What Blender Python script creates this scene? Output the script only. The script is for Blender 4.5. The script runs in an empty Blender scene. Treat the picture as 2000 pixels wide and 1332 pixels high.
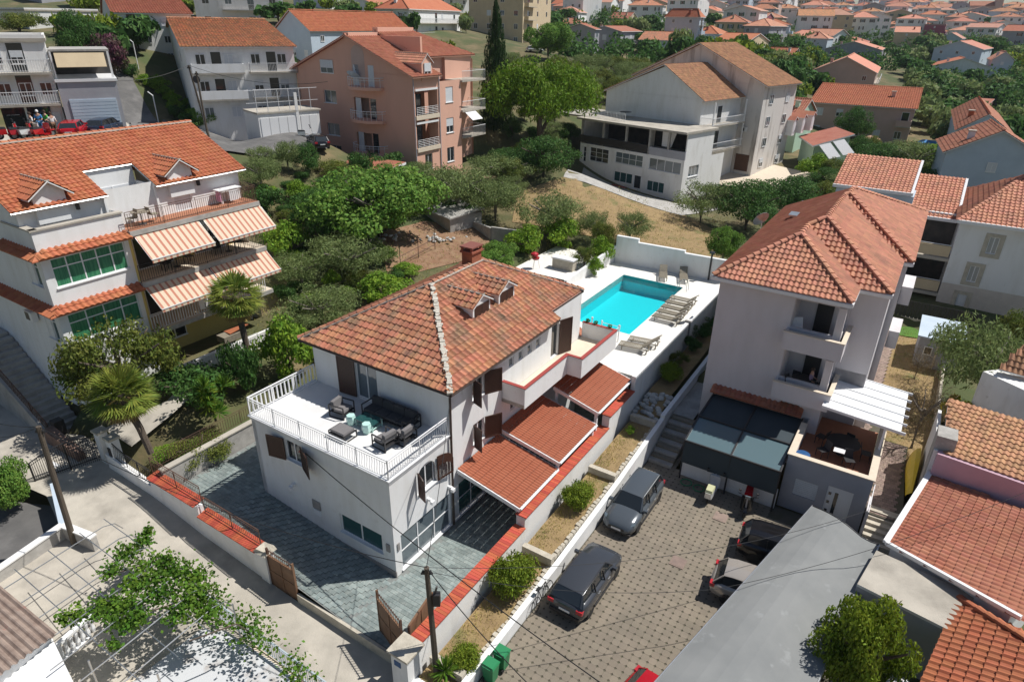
import bpy, math, random, re
import numpy as np
from mathutils import Vector, Matrix, noise
R = math.radians
random.seed(7); np.random.seed(7)
SC = bpy.context.scene
COL = SC.collection
# ---------------------------------------------------------------- camera, world, sun, exposure
CAMH = 21.5; FPX = 1270.0; PITCH = R(26.15); ROLL = R(0.91)
FW = Vector((0, math.cos(PITCH), -math.sin(PITCH)))
_rt = Vector((1, 0, 0)); _up = _rt.cross(FW)
RT = _rt*math.cos(ROLL) + _up*math.sin(ROLL); UP = -_rt*math.sin(ROLL) + _up*math.cos(ROLL)
cam = bpy.data.cameras.new('camera'); cam_o = bpy.data.objects.new('camera', cam); COL.objects.link(cam_o)
cam.sensor_width = 36.0; cam.sensor_fit = 'HORIZONTAL'; cam.lens = 36.0*FPX/2000.0
cam.clip_start = 0.3; cam.clip_end = 9000
M3 = Matrix((RT, UP, -FW)).transposed()
cam_o.matrix_world = Matrix.Translation((0, 0, CAMH)) @ M3.to_4x4()
SC.camera = cam_o
SUN_EL = R(57.6); SUN_AZ = R(77.4)          # azimuth clockwise from +Y
sun_dir = Vector((math.sin(SUN_AZ)*math.cos(SUN_EL), math.cos(SUN_AZ)*math.cos(SUN_EL), math.sin(SUN_EL)))
world = bpy.data.worlds.new('World'); SC.world = world; world.use_nodes = True
wn = world.node_tree; bg = wn.nodes['Background']
sky = wn.nodes.new('ShaderNodeTexSky'); sky.sky_type = 'NISHITA'; sky.sun_disc = False
sky.sun_elevation = SUN_EL; sky.sun_rotation = SUN_AZ; sky.air_density = 1.0; sky.dust_density = 0.6; sky.ozone_density = 1.0
wn.links.new(sky.outputs[0], bg.inputs[0]); bg.inputs[1].default_value = 0.066
sl = bpy.data.lights.new('sun', 'SUN'); sl.energy = 4.9; sl.angle = R(0.55); sl.color = (1.0, 0.97, 0.92)
so = bpy.data.objects.new('sun', sl); COL.objects.link(so); so.rotation_euler = (-sun_dir).to_track_quat('-Z', 'Y').to_euler()
SC.view_settings.view_transform = 'Standard'; SC.view_settings.look = 'None'
SC.view_settings.exposure = 0.06; SC.view_settings.gamma = 1.0; SC.view_settings.use_curve_mapping = False
SC.cycles.max_bounces = 6; SC.cycles.diffuse_bounces = 3; SC.cycles.transparent_max_bounces = 12
SC.cycles.glossy_bounces = 2; SC.cycles.transmission_bounces = 3; SC.cycles.volume_bounces = 0
SC.cycles.sample_clamp_indirect = 6

# ---------------------------------------------------------------- photograph pixel (2000 x 1332) -> world
def ray(x, y):
    return (FW*FPX + RT*(x-1000.0) - UP*(y-666.0)).normalized()
def at(x, y, z=0.0):
    d = ray(x, y); t = (z-CAMH)/d.z; return Vector((0, 0, CAMH)) + d*t
def at_dist(x, y, D):
    d = ray(x, y); h = math.hypot(d.x, d.y); return Vector((d.x*D/h, d.y*D/h, CAMH + d.z*D/h))
class Fr:                                    # a along, b outward, c up
    def __init__(s, o, deg):
        s.o = Vector(o); s.deg = deg; a = R(deg)
        s.u = Vector((math.cos(a), math.sin(a), 0)); s.n = Vector((math.sin(a), -math.cos(a), 0))
    def p(s, a, b=0.0, c=0.0):
        return s.o + s.u*a + s.n*b + Vector((0, 0, c))
    def sub(s, a, b, c, ddeg=0): return Fr(s.p(a, b, c), s.deg+ddeg)
    def inv(s, w):
        d = Vector(w)-s.o; return d.dot(s.u), d.dot(s.n)
SITE = Fr((-4.79, 20.59, 0), 57.5)           # a = up the plot, b = towards the car park
V_DEG = -32.5
def W(s, t, z=0.0): return SITE.p(s, t, z)

# ---------------------------------------------------------------- materials
MATS = {}
def lin(c):
    return tuple(c)+(1.0,) if len(c) == 3 else c
def mk(name, col, col2=None, scale=3.0, rough=0.85, bump=0.0, bscale=20.0, metal=0.0, rnd=0.0, lo=0.35, hi=0.7, col3=None, scale3=0.5,
       lo3=0.5, hi3=0.75, trans=0.0, spec=0.5, streak=None, det=5.0):
    if name in MATS: return MATS[name]
    m = bpy.data.materials.new(name); m.use_nodes = True; nt = m.node_tree; n = nt.nodes; L = nt.links
    b = n['Principled BSDF']; b.inputs['Roughness'].default_value = rough; b.inputs['Metallic'].default_value = metal
    b.inputs['Specular IOR Level'].default_value = spec
    g = n.new('ShaderNodeNewGeometry'); pos = g.outputs['Position']
    if streak:
        mp = n.new('ShaderNodeMapping'); mp.inputs['Scale'].default_value = streak; L.new(pos, mp.inputs[0]); spos = mp.outputs[0]
    else: spos = pos
    cur = None
    rgb = n.new('ShaderNodeRGB'); rgb.outputs[0].default_value = lin(col); cur = rgb.outputs[0]
    def layer(cur, c, sc, l, h, p):
        nz = n.new('ShaderNodeTexNoise'); nz.inputs['Scale'].default_value = sc; nz.inputs['Detail'].default_value = det
        nz.inputs['Roughness'].default_value = 0.6; L.new(p, nz.inputs['Vector'])
        mr = n.new('ShaderNodeMapRange'); mr.inputs[1].default_value = l; mr.inputs[2].default_value = h; L.new(nz.outputs[0], mr.inputs[0])
        mx = n.new('ShaderNodeMix'); mx.data_type = 'RGBA'; L.new(mr.outputs[0], mx.inputs[0]); L.new(cur, mx.inputs[6])
        mx.inputs[7].default_value = lin(c); return mx.outputs[2]
    if col2: cur = layer(cur, col2, scale, lo, hi, spos)
    if col3: cur = layer(cur, col3, scale3, lo3, hi3, pos)
    if rnd:
        oi = n.new('ShaderNodeObjectInfo'); ad = n.new('ShaderNodeMath'); ad.operation = 'ADD'
        L.new(oi.outputs['Random'], ad.inputs[0]); L.new(g.outputs['Random Per Island'], ad.inputs[1])
        fr = n.new('ShaderNodeMath'); fr.operation = 'FRACT'; L.new(ad.outputs[0], fr.inputs[0])
        mr = n.new('ShaderNodeMapRange'); mr.inputs[3].default_value = 1-rnd; mr.inputs[4].default_value = 1+rnd; L.new(fr.outputs[0], mr.inputs[0])
        hs = n.new('ShaderNodeHueSaturation'); L.new(mr.outputs[0], hs.inputs['Value']); L.new(cur, hs.inputs['Color'])
        mh = n.new('ShaderNodeMapRange'); mh.inputs[3].default_value = 0.5-rnd*0.05; mh.inputs[4].default_value = 0.5+rnd*0.05
        f2 = n.new('ShaderNodeMath'); f2.operation = 'MULTIPLY'; f2.inputs[1].default_value = 7.31; L.new(fr.outputs[0], f2.inputs[0])
        f3 = n.new('ShaderNodeMath'); f3.operation = 'FRACT'; L.new(f2.outputs[0], f3.inputs[0]); L.new(f3.outputs[0], mh.inputs[0])
        L.new(mh.outputs[0], hs.inputs['Hue']); cur = hs.outputs[0]
    L.new(cur, b.inputs['Base Color'])
    if bump:
        nz = n.new('ShaderNodeTexNoise'); nz.inputs['Scale'].default_value = bscale; nz.inputs['Detail'].default_value = 4; L.new(pos, nz.inputs['Vector'])
        bp = n.new('ShaderNodeBump'); bp.inputs['Strength'].default_value = bump; bp.inputs['Distance'].default_value = 0.05
        L.new(nz.outputs[0], bp.inputs['Height']); L.new(bp.outputs[0], b.inputs['Normal'])
    if trans:
        tr = n.new('ShaderNodeBsdfTranslucent'); L.new(cur, tr.inputs[0]); ms = n.new('ShaderNodeMixShader'); ms.inputs[0].default_value = trans
        L.new(b.outputs[0], ms.inputs[1]); L.new(tr.outputs[0], ms.inputs[2]); L.new(ms.outputs[0], n['Material Output'].inputs[0])
    MATS[name] = m; return m

plaster = mk('white_plaster', (.80, .80, .79), (.70, .69, .66), scale=1.1, rough=.9, bump=.12, bscale=45, lo=.45, hi=.8, col3=(.60, .58, .53), scale3=2.2, lo3=.6, hi3=.9, streak=(1.3, 1.3, .3))
plaster_old = mk('weathered_plaster', (.80, .79, .77), (.64, .62, .58), scale=1.1, rough=.95, bump=.2, lo=.5, hi=.78, streak=(1, 1, .35), col3=(.42, .39, .33), scale3=2.3, lo3=.66, hi3=.85)
plaster_stain = mk('stained_plaster', (.70, .66, .62), (.36, .32, .29), scale=.9, rough=.95, lo=.5, hi=.72, streak=(1.4, 1.4, .22))
coral = mk('coral_plaster', (.74, .43, .32), (.68, .39, .29), scale=.7, rough=.92, bump=.15, lo=.4, hi=.8, streak=(1.2, 1.2, .3))
lilac = mk('pale_grey_plaster', (.64, .61, .62), (.56, .53, .53), scale=.8, rough=.92, bump=.12, lo=.4, hi=.8, streak=(1.3, 1.3, .4))
yellowp = mk('yellow_plaster', (.66, .52, .18), (.58, .45, .15), scale=.8, rough=.92)
pinkp = mk('pink_plaster', (.55, .36, .42), (.48, .32, .38), scale=1.0, rough=.92)
greyp = mk('grey_plaster', (.40, .40, .43), (.34, .34, .37), scale=.8, rough=.92)
bluep = mk('blue_grey_plaster', (.50, .58, .66), (.44, .52, .6), scale=.8, rough=.92)
beigep = mk('beige_plaster', (.62, .50, .33), (.55, .44, .29), scale=.8, rough=.92)
rosep = mk('rose_beige_plaster', (.58, .42, .36), (.52, .38, .32), scale=.8, rough=.92)
greenp = mk('pale_green_plaster', (.45, .62, .48), (.40, .56, .43), scale=.8, rough=.92)
maroonp = mk('maroon_plaster', (.30, .08, .12), None, rough=.9)
concrete = mk('concrete', (.44, .42, .39), (.30, .285, .26), scale=1.4, rough=.95, bump=.25, bscale=30, col3=(.52, .50, .46), scale3=5, lo3=.55, hi3=.8)
concrete_lt = mk('pale_concrete', (.50, .455, .385), (.36, .33, .28), scale=.9, rough=.95, bump=.3, bscale=25, lo=.35, hi=.75, col3=(.25, .225, .19), scale3=.5, lo3=.5, hi3=.8)
plinth = mk('grey_plinth', (.33, .31, .29), (.27, .25, .24), scale=2, rough=.9)
asphalt = mk('asphalt', (.135, .13, .125), (.10, .097, .095), scale=1.2, rough=.95, bump=.2, bscale=60, col3=(.22, .21, .2), scale3=.4)
soil = mk('red_soil', (.24, .13, .075), (.30, .20, .12), scale=1.2, rough=1, bump=.6, bscale=8, col3=(.16, .085, .05), scale3=3)
drygrass = mk('dry_grass', (.34, .24, .115), (.25, .17, .085), scale=1.6, rough=1, bump=.8, bscale=14, lo=.3, hi=.7, col3=(.13, .14, .045), scale3=.55, lo3=.55, hi3=.72)
terrain_m = mk('scrubby_ground', (.19, .145, .075), (.09, .09, .035), scale=.35, rough=1, bump=.6, bscale=6, lo=.35, hi=.6, col3=(.07, .09, .03), scale3=.12, lo3=.45, hi3=.62)
lawn = mk('lawn', (.10, .21, .03), (.07, .15, .025), scale=3, rough=1, bump=.5, bscale=30)
deckm = mk('white_stone_deck', (.80, .775, .72), (.74, .71, .65), scale=2, rough=.7)
terr_w = mk('white_terrace_floor', (.72, .715, .70), (.66, .65, .64), scale=1.5, rough=.75)
terra_f = mk('terracotta_floor', (.42, .19, .10), (.36, .16, .085), scale=4, rough=.8, rnd=.15)
beige_f = mk('beige_floor', (.70, .60, .47), (.64, .54, .42), scale=4, rough=.8)
tile_main = mk('weathered_terracotta', (.40, .165, .09), (.52, .28, .18), scale=1.1, rough=.85, rnd=.22, lo=.48, hi=.75, col3=(.16, .10, .06), scale3=1.1, lo3=.5, hi3=.72, bump=.2, bscale=40)
tile_org = mk('orange_terracotta', (.40, .125, .055), (.46, .16, .075), scale=1.5, rough=.8, rnd=.10, col3=(.38, .10, .04), scale3=.8)
tile_red = mk('red_terracotta', (.36, .125, .07), (.42, .17, .105), scale=1.3, rough=.8, rnd=.12, col3=(.33, .10, .055), scale3=.6)
tile_sal = mk('salmon_terracotta', (.56, .25, .155), (.48, .20, .12), scale=1.3, rough=.8, rnd=.14, col3=(.36, .17, .11), scale3=.9)
tile_old = mk('old_mottled_tile', (.50, .21, .10), (.30, .165, .09), scale=1.3, rough=.9, rnd=.2, lo=.42, hi=.62, col3=(.62, .34, .19), scale3=3, lo3=.55, hi3=.7)
tile_brn = mk('brown_tile', (.47, .25, .135), (.34, .185, .105), scale=1.6, rough=.9, rnd=.16, lo=.42, hi=.68)
sheet_red = mk('red_ribbed_sheet', (.36, .105, .05), (.40, .13, .065), scale=.8, rough=.7, lo=.4, hi=.8)
sheet_dk = mk('maroon_sheet', (.22, .075, .055), None, rough=.7)
brickm = mk('red_brick', (.36, .105, .06), (.28, .08, .05), scale=6, rough=.9, rnd=.2, bump=.3)
copingm = mk('red_coping_tile', (.50, .10, .05), (.42, .08, .04), scale=3, rough=.8, rnd=.2)
coping_ln = mk('red_edge_paint', (.34, .055, .045), None, rough=.8)
mortar = mk('lime_mortar', (.62, .58, .50), (.45, .41, .35), scale=9, rough=1, bump=.6, bscale=15)
white_m = mk('white_painted_metal', (.78, .78, .78), None, rough=.45)
white_pvc = mk('white_window_frame', (.80, .80, .80), None, rough=.4)
roller = mk('white_roller_blind', (.66, .68, .70), (.6, .62, .64), scale=4, rough=.6)
dark_m = mk('dark_metal', (.035, .034, .036), None, rough=.45, metal=.2)
rust_m = mk('rusty_iron', (.13, .065, .04), (.07, .04, .03), scale=12, rough=.8)
brown_gate = mk('brown_gate_sheet', (.20, .105, .055), (.15, .08, .045), scale=3, rough=.7, col3=(.26, .15, .09), scale3=1.2)
shutter_m = mk('dark_brown_shutter', (.048, .021, .014), (.06, .027, .018), scale=6, rough=.5)
gutter_m = mk('brown_gutter', (.06, .04, .03), None, rough=.5)
steel = mk('galvanised_steel', (.50, .51, .52), (.42, .43, .44), scale=3, rough=.35, metal=.8)
cushion = mk('grey_cushion', (.19, .18, .18), (.17, .16, .16), scale=8, rough=.95)
cushion_dk = mk('charcoal_cushion', (.055, .055, .058), None, rough=.95)
teak = mk('weathered_teak', (.27, .235, .18), (.20, .175, .13), scale=6, rough=.9, rnd=.1)
wood_pole = mk('tarred_wood', (.115, .09, .065), (.075, .06, .045), scale=8, rough=.95, streak=(1, 1, .1), bump=.4)
bark = mk('bark', (.13, .10, .075), (.085, .065, .05), scale=8, rough=1, bump=.5)
graybark = mk('grey_bark', (.21, .185, .155), (.14, .12, .10), scale=8, rough=1)
mint = mk('mint_lacquer', (.50, .74, .68), None, rough=.3)
cloth_w = mk('white_cloth', (.78, .77, .76), (.7, .69, .7), scale=6, rough=.95)
cloth_b = mk('blue_cloth', (.09, .30, .62), None, rough=.9)
cloth_p = mk('pink_cloth', (.62, .30, .45), None, rough=.9)
yel_m = mk('yellow_hull', (.72, .52, .02), (.62, .44, .02), scale=2, rough=.4)
green_pl = mk('green_plastic', (.025, .22, .085), None, rough=.45)
blue_pl = mk('blue_plastic', (.02, .09, .24), None, rough=.4)
red_pl = mk('red_enamel', (.42, .02, .03), None, rough=.3)
rubber = mk('black_rubber', (.02, .02, .02), None, rough=.8)
canvas = mk('grey_shade_canvas', (.245, .25, .245), (.20, .207, .205), scale=.6, rough=.95, lo=.35, hi=.7, col3=(.37, .38, .38), scale3=1.3, lo3=.6, hi3=.8)
net_dk = mk('dark_shade_net', (.035, .05, .06), (.045, .06, .07), scale=1, rough=.9)
stonepile = mk('pale_stone', (.50, .49, .46), (.36, .35, .33), scale=2, rough=.95, rnd=.25, bump=.3)
pumice = mk('limestone_kerb', (.55, .50, .41), (.40, .36, .29), scale=3, rough=.95, bump=.5, bscale=18)
paver_g = mk('green_grey_slab', (.25, .29, .275), (.17, .21, .205), scale=2.2, rough=.55, rnd=.20, lo=.35, hi=.7, col3=(.33, .355, .33), scale3=7)
paver_c = mk('car_park_paver', (.245, .205, .155), (.19, .162, .125), scale=.7, rough=.9, rnd=.08, bump=.3, bscale=50)
joint_d = mk('dark_joint_soil', (.11, .095, .075), (.085, .085, .05), scale=2, rough=1)
cobble_m = mk('porphyry_cobble', (.30, .22, .18), (.22, .165, .14), scale=3, rough=.9, rnd=.2)
pool_m = mk('turquoise_pool_tile', (.01, .58, .64), (.02, .62, .68), scale=6, rough=.5)
curtain_g = mk('green_curtain', (.10, .33, .16), (.07, .26, .13), scale=10, rough=.8, streak=(6, 6, .2))
curtain_w = mk('net_curtain', (.45, .45, .43), (.36, .36, .34), scale=6, rough=.9, streak=(6, 6, .3))
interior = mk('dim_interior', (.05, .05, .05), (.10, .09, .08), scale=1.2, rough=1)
cable_m = mk('black_cable', (.02, .02, .02), None, rough=.6)
corr_m = mk('fibre_cement_sheet', (.33, .255, .21), (.22, .16, .13), scale=2.5, rough=.95, lo=.4, hi=.65, col3=(.38, .09, .07), scale3=1.4, lo3=.66, hi3=.8)
orange_sign = mk('orange_sign', (.75, .17, .04), None, rough=.5)
skin = mk('skin', (.50, .29, .20), None, rough=.6)
def glassm(name, col, rough=.05):
    if name in MATS: return MATS[name]
    m = mk(name, col, None, rough=rough, spec=.9); return m
glass = glassm('dark_window_glass', (.025, .03, .034)); glass_t = glassm('teal_window_glass', (.02, .075, .075)); glass_l = glassm('pale_window_glass', (.11, .14, .16))
glass_g = mk('green_curtain_behind_glass', (.07, .27, .13), (.03, .15, .08), scale=3, rough=.12, spec=.8, streak=(5, 5, .3), lo=.4, hi=.6)
def carpaint(name, col): return mk(name, col, None, rough=.14, spec=.9, metal=.3)
def waterm():
    m = bpy.data.materials.new('pool_water'); m.use_nodes = True; n = m.node_tree.nodes; L = m.node_tree.links
    n.remove(n['Principled BSDF']); t = n.new('ShaderNodeBsdfTransparent'); t.inputs[0].default_value = (.72, .985, .99, 1)
    g = n.new('ShaderNodeBsdfGlossy'); g.inputs['Roughness'].default_value = .03; f = n.new('ShaderNodeFresnel'); f.inputs[0].default_value = 1.33
    nz = n.new('ShaderNodeTexNoise'); nz.inputs['Scale'].default_value = 2.5; geo = n.new('ShaderNodeNewGeometry'); L.new(geo.outputs['Position'], nz.inputs['Vector'])
    bp = n.new('ShaderNodeBump'); bp.inputs['Strength'].default_value = .12; bp.inputs['Distance'].default_value = .05; L.new(nz.outputs[0], bp.inputs['Height'])
    L.new(bp.outputs[0], g.inputs['Normal']); L.new(bp.outputs[0], f.inputs['Normal'])
    mx = n.new('ShaderNodeMixShader'); L.new(f.outputs[0], mx.inputs[0]); L.new(t.outputs[0], mx.inputs[1]); L.new(g.outputs[0], mx.inputs[2])
    L.new(mx.outputs[0], n['Material Output'].inputs[0]); return m
water_m = waterm()
def awningm():
    m = bpy.data.materials.new('red_striped_awning_cloth'); m.use_nodes = True; n = m.node_tree.nodes; L = m.node_tree.links; b = n['Principled BSDF']
    b.inputs['Roughness'].default_value = .9
    tc = n.new('ShaderNodeNewGeometry'); mp = n.new('ShaderNodeVectorMath'); mp.operation = 'DOT_PRODUCT'; mp.inputs[1].default_value = tuple(SITE.u)
    L.new(tc.outputs['Position'], mp.inputs[0]); w = n.new('ShaderNodeMath'); w.operation = 'MULTIPLY'; w.inputs[1].default_value = 1/.36; L.new(mp.outputs['Value'], w.inputs[0])
    f = n.new('ShaderNodeMath'); f.operation = 'FRACT'; L.new(w.outputs[0], f.inputs[0])
    cr = n.new('ShaderNodeValToRGB'); cr.color_ramp.interpolation = 'CONSTANT'; e = cr.color_ramp.elements; e[0].position = 0; e[0].color = (.80, .66, .50, 1)
    e[1].position = .38; e[1].color = (.60, .25, .17, 1)
    for p, c in ((.75, (.80, .66, .50, 1)),):
        q = e.new(p); q.color = c
    L.new(f.outputs[0], cr.inputs[0]); L.new(cr.outputs[0], b.inputs['Base Color'])
    tr = n.new('ShaderNodeBsdfTranslucent'); L.new(cr.outputs[0], tr.inputs[0]); ms = n.new('ShaderNodeMixShader'); ms.inputs[0].default_value = .25
    L.new(b.outputs[0], ms.inputs[1]); L.new(tr.outputs[0], ms.inputs[2]); L.new(ms.outputs[0], n['Material Output'].inputs[0]); return m
awning_m = awningm()

# ---------------------------------------------------------------- object helpers
def empty(name, loc, label=None, cat=None, group=None, rz=0.0):
    o = bpy.data.objects.new(name, None); o.empty_display_size = .3; COL.objects.link(o); o.location = loc; o.rotation_euler = (0, 0, rz)
    tag(o, label, cat, group); return o
def tag(o, label=None, cat=None, group=None, kind=None):
    if label: o['label'] = label
    if cat: o['category'] = cat
    if group: o['group'] = group
    if kind: o['kind'] = kind
    return o
def root_loc(o):
    v = Vector((0, 0, 0))
    while o is not None: v += o.location; o = o.parent
    return v
class MB:
    def __init__(s): s.v = []; s.f = []; s.m = []; s.mats = []
    def mi(s, mat):
        if mat not in s.mats: s.mats.append(mat)
        return s.mats.index(mat)
    def add(s, vs, fs, mat):
        k = len(s.v); s.v.extend([tuple(v) for v in vs]); i = s.mi(mat)
        for f in fs: s.f.append([k+j for j in f]); s.m.append(i)
    def hexa(s, b, t, mat):                 # bottom loop (ccw from above), top loop
        n = len(b); fs = [list(range(n-1, -1, -1)), [n+i for i in range(n)]]
        for i in range(n): fs.append([i, (i+1) % n, n+(i+1) % n, n+i])
        s.add(list(b)+list(t), fs, mat)
    def box(s, a0, a1, b0, b1, c0, c1, mat, fr=None):
        P = (fr.p if fr else (lambda a, b, c: Vector((a, b, c))))
        if fr: q = [(a0, b1), (a1, b1), (a1, b0), (a0, b0)]
        else: q = [(a0, b0), (a1, b0), (a1, b1), (a0, b1)]
        s.hexa([P(a, b, c0) for a, b in q], [P(a, b, c1) for a, b in q], mat)
    def beam(s, p, q, w, h, mat, up=Vector((0, 0, 1))):
        p = Vector(p); q = Vector(q); d = (q-p)
        if d.length < 1e-5: return
        d.normalize(); x = d.cross(up)
        if x.length < 1e-3: x = d.cross(Vector((0, 1, 0)))
        x.normalize(); y = x.cross(d).normalized()
        o = [(-w/2, -h/2), (w/2, -h/2), (w/2, h/2), (-w/2, h/2)]
        a = [p + x*i + y*j for i, j in o]; b = [q + x*i + y*j for i, j in o]
        s.add(a+b, [[0, 1, 2, 3], [7, 6, 5, 4], [0, 4, 5, 1], [1, 5, 6, 2], [2, 6, 7, 3], [3, 7, 4, 0]], mat)
    def tube(s, pts, r, mat, n=6, r1=None, cap=True):
        pts = [Vector(p) for p in pts]; rings = []
        for i, p in enumerate(pts):
            d = (pts[min(i+1, len(pts)-1)]-pts[max(i-1, 0)]).normalized()
            x = d.cross(Vector((0, 0, 1)));
            if x.length < 1e-2: x = d.cross(Vector((0, 1, 0)))
            x.normalize(); y = x.cross(d); rr = r if r1 is None else r+(r1-r)*i/(len(pts)-1)
            rings.append([p + x*(rr*math.cos(2*math.pi*k/n)) + y*(rr*math.sin(2*math.pi*k/n)) for k in range(n)])
        vs = [v for g in rings for v in g]; fs = []
        for i in range(len(pts)-1):
            for k in range(n): fs.append([i*n+k, i*n+(k+1) % n, (i+1)*n+(k+1) % n, (i+1)*n+k])
        if cap: fs.append(list(range(n-1, -1, -1))); fs.append([(len(pts)-1)*n+k for k in range(n)])
        s.add(vs, fs, mat)
    def lathe(s, c, prof, mat, n=12, ax=None):  # prof [(r,z)]
        c = Vector(c); vs = []; fs = []
        for r, z in prof:
            for k in range(n): vs.append(c + Vector((r*math.cos(2*math.pi*k/n), r*math.sin(2*math.pi*k/n), z)))
        for i in range(len(prof)-1):
            for k in range(n): fs.append([i*n+k, i*n+(k+1) % n, (i+1)*n+(k+1) % n, (i+1)*n+k])
        fs.append(list(range(n-1, -1, -1))); fs.append([(len(prof)-1)*n+k for k in range(n)])
        s.add(vs, fs, mat)
    def slab(s, pts, th, mat, mat_side=None): # planar polygon (any tilt), thickness downwards
        n = len(pts); t = [Vector(p) for p in pts]; b = [p-Vector((0, 0, th)) for p in t]
        s.add(t+b, [list(range(n)), [n+i for i in range(n-1, -1, -1)]], mat)
        s.add(t+b, [[i, n+i, n+(i+1) % n, (i+1) % n] for i in range(n)], mat_side or mat)
    def build(s, name, parent=None, label=None, cat=None, group=None, kind=None, smooth=False, local=False):
        me = bpy.data.meshes.new(name); org = Vector((0, 0, 0))
        if parent is not None and not local: org = root_loc(parent)
        v = s.v; keep = None
        if parent is None and not local and v:
            a = np.array(v); org = Vector((float((a[:, 0].min()+a[:, 0].max())/2), float((a[:, 1].min()+a[:, 1].max())/2), float(a[:, 2].min())))
        me.from_pydata([(x-org.x, y-org.y, z-org.z) for x, y, z in v], [], s.f)
        for m in s.mats: me.materials.append(m)
        if len(s.mats) > 1: me.polygons.foreach_set('material_index', s.m)
        if smooth: me.polygons.foreach_set('use_smooth', [True]*len(me.polygons))
        me.update(); o = bpy.data.objects.new(name, me); COL.objects.link(o)
        if parent is not None: o.parent = parent
        elif not local: o.location = org
        return tag(o, label, cat, group, kind)
def boxobj(name, parent, fr, a0, a1, b0, b1, c0, c1, mat, **k):
    m = MB(); m.box(a0, a1, b0, b1, c0, c1, mat, fr); return m.build(name, parent, **k)
def copy_tree(o, loc=None, rz=None, label=None, group=None, scale=None, parent=None):
    c = o.copy(); COL.objects.link(c)
    if parent is not None: c.parent = parent
    if loc is not None: c.location = loc
    if rz is not None: c.rotation_euler = (0, 0, rz)
    if scale is not None: c.scale = (scale,)*3 if not hasattr(scale, '__len__') else scale
    if label: c['label'] = label
    if group: c['group'] = group
    for ch in list(o.children): copy_tree(ch, parent=c)
    return c
def link_copy(src, name, parent, mtx):
    o = bpy.data.objects.new(name, src); COL.objects.link(o)
    if parent is not None: o.parent = parent
    o.matrix_basis = mtx; return o
CAMP = Vector((0, 0, CAMH))

# ---------------------------------------------------------------- walls with openings, windows, roofs
def facade(mb, fr, L, z0, z1, holes, mat, depth=.14, top=None):
    """outer face with real openings; top(a) optionally gives the wall's height at a (gable)."""
    xs = sorted({0.0, L, *[h[0] for h in holes], *[h[1] for h in holes]}); zs = sorted({z0, z1, *[h[2] for h in holes], *[h[3] for h in holes]})
    for i in range(len(xs)-1):
        for j in range(len(zs)-1):
            xm = (xs[i]+xs[i+1])/2; zm = (zs[j]+zs[j+1])/2
            if any(h[0] < xm < h[1] and h[2] < zm < h[3] for h in holes): continue
            mb.add([fr.p(xs[i], 0, zs[j]), fr.p(xs[i+1], 0, zs[j]), fr.p(xs[i+1], 0, zs[j+1]), fr.p(xs[i], 0, zs[j+1])], [[0, 1, 2, 3]], mat)
    for a0, a1, c0, c1 in holes:
        d = -depth
        o = [(a0, c0), (a1, c0), (a1, c1), (a0, c1)]
        vs = [fr.p(a, 0, c) for a, c in o]+[fr.p(a, d, c) for a, c in o]
        mb.add(vs, [[i, (i+1) % 4, 4+(i+1) % 4, 4+i] for i in range(4)], mat)
    if top:
        pts = [fr.p(a, 0, c) for a, c in top]; mb.add(pts, [list(range(len(pts)))], mat)
def window(parent, fr, a0, a1, c0, c1, n=2, depth=.12, g=None, blind=0.0, sill=True, shut=None, transom=0.0, fm=None, name='window', curtain=None, bars=0, sillm=None):
    g = g or glass; fm = fm or white_pvc; f = .055; d = -depth; w = a1-a0
    m = MB()
    m.box(a0, a1, d, d+.05, c0, c0+f, fm, fr); m.box(a0, a1, d, d+.05, c1-f, c1, fm, fr)
    m.box(a0, a0+f, d, d+.049, c0+f, c1-f, fm, fr); m.box(a1-f, a1, d, d+.049, c0+f, c1-f, fm, fr)
    for i in range(1, n): x = a0+w*i/n; m.box(x-f*.55, x+f*.55, d, d+.048, c0+f, c1-f, fm, fr)
    if transom: m.box(a0+f, a1-f, d, d+.047, transom-f/2, transom+f/2, fm, fr)
    for i in range(bars):
        z = c0+(c1-c0)*(i+1)/(bars+1); m.box(a0+f, a1-f, d, d+.046, z-.02, z+.02, fm, fr)
    wo = m.build(name, parent)
    for i in range(n):
        p = MB(); p.box(a0+w*i/n+f*.4, a0+w*(i+1)/n-f*.4, d-.005, d+.02, c0+f*.5, c1-f*.5, g, fr); p.build('pane', wo)
    if blind:
        p = MB(); p.box(a0+f*.5, a1-f*.5, d+.055, d+.075, c1-(c1-c0)*blind, c1, roller, fr); p.build('roller_blind', wo)
    if sill:
        p = MB(); p.box(a0-.06, a1+.06, -depth+.05, .07, c0-.05, c0+.004, sillm or white_m, fr); p.build('window_sill', wo)
    return wo
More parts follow.
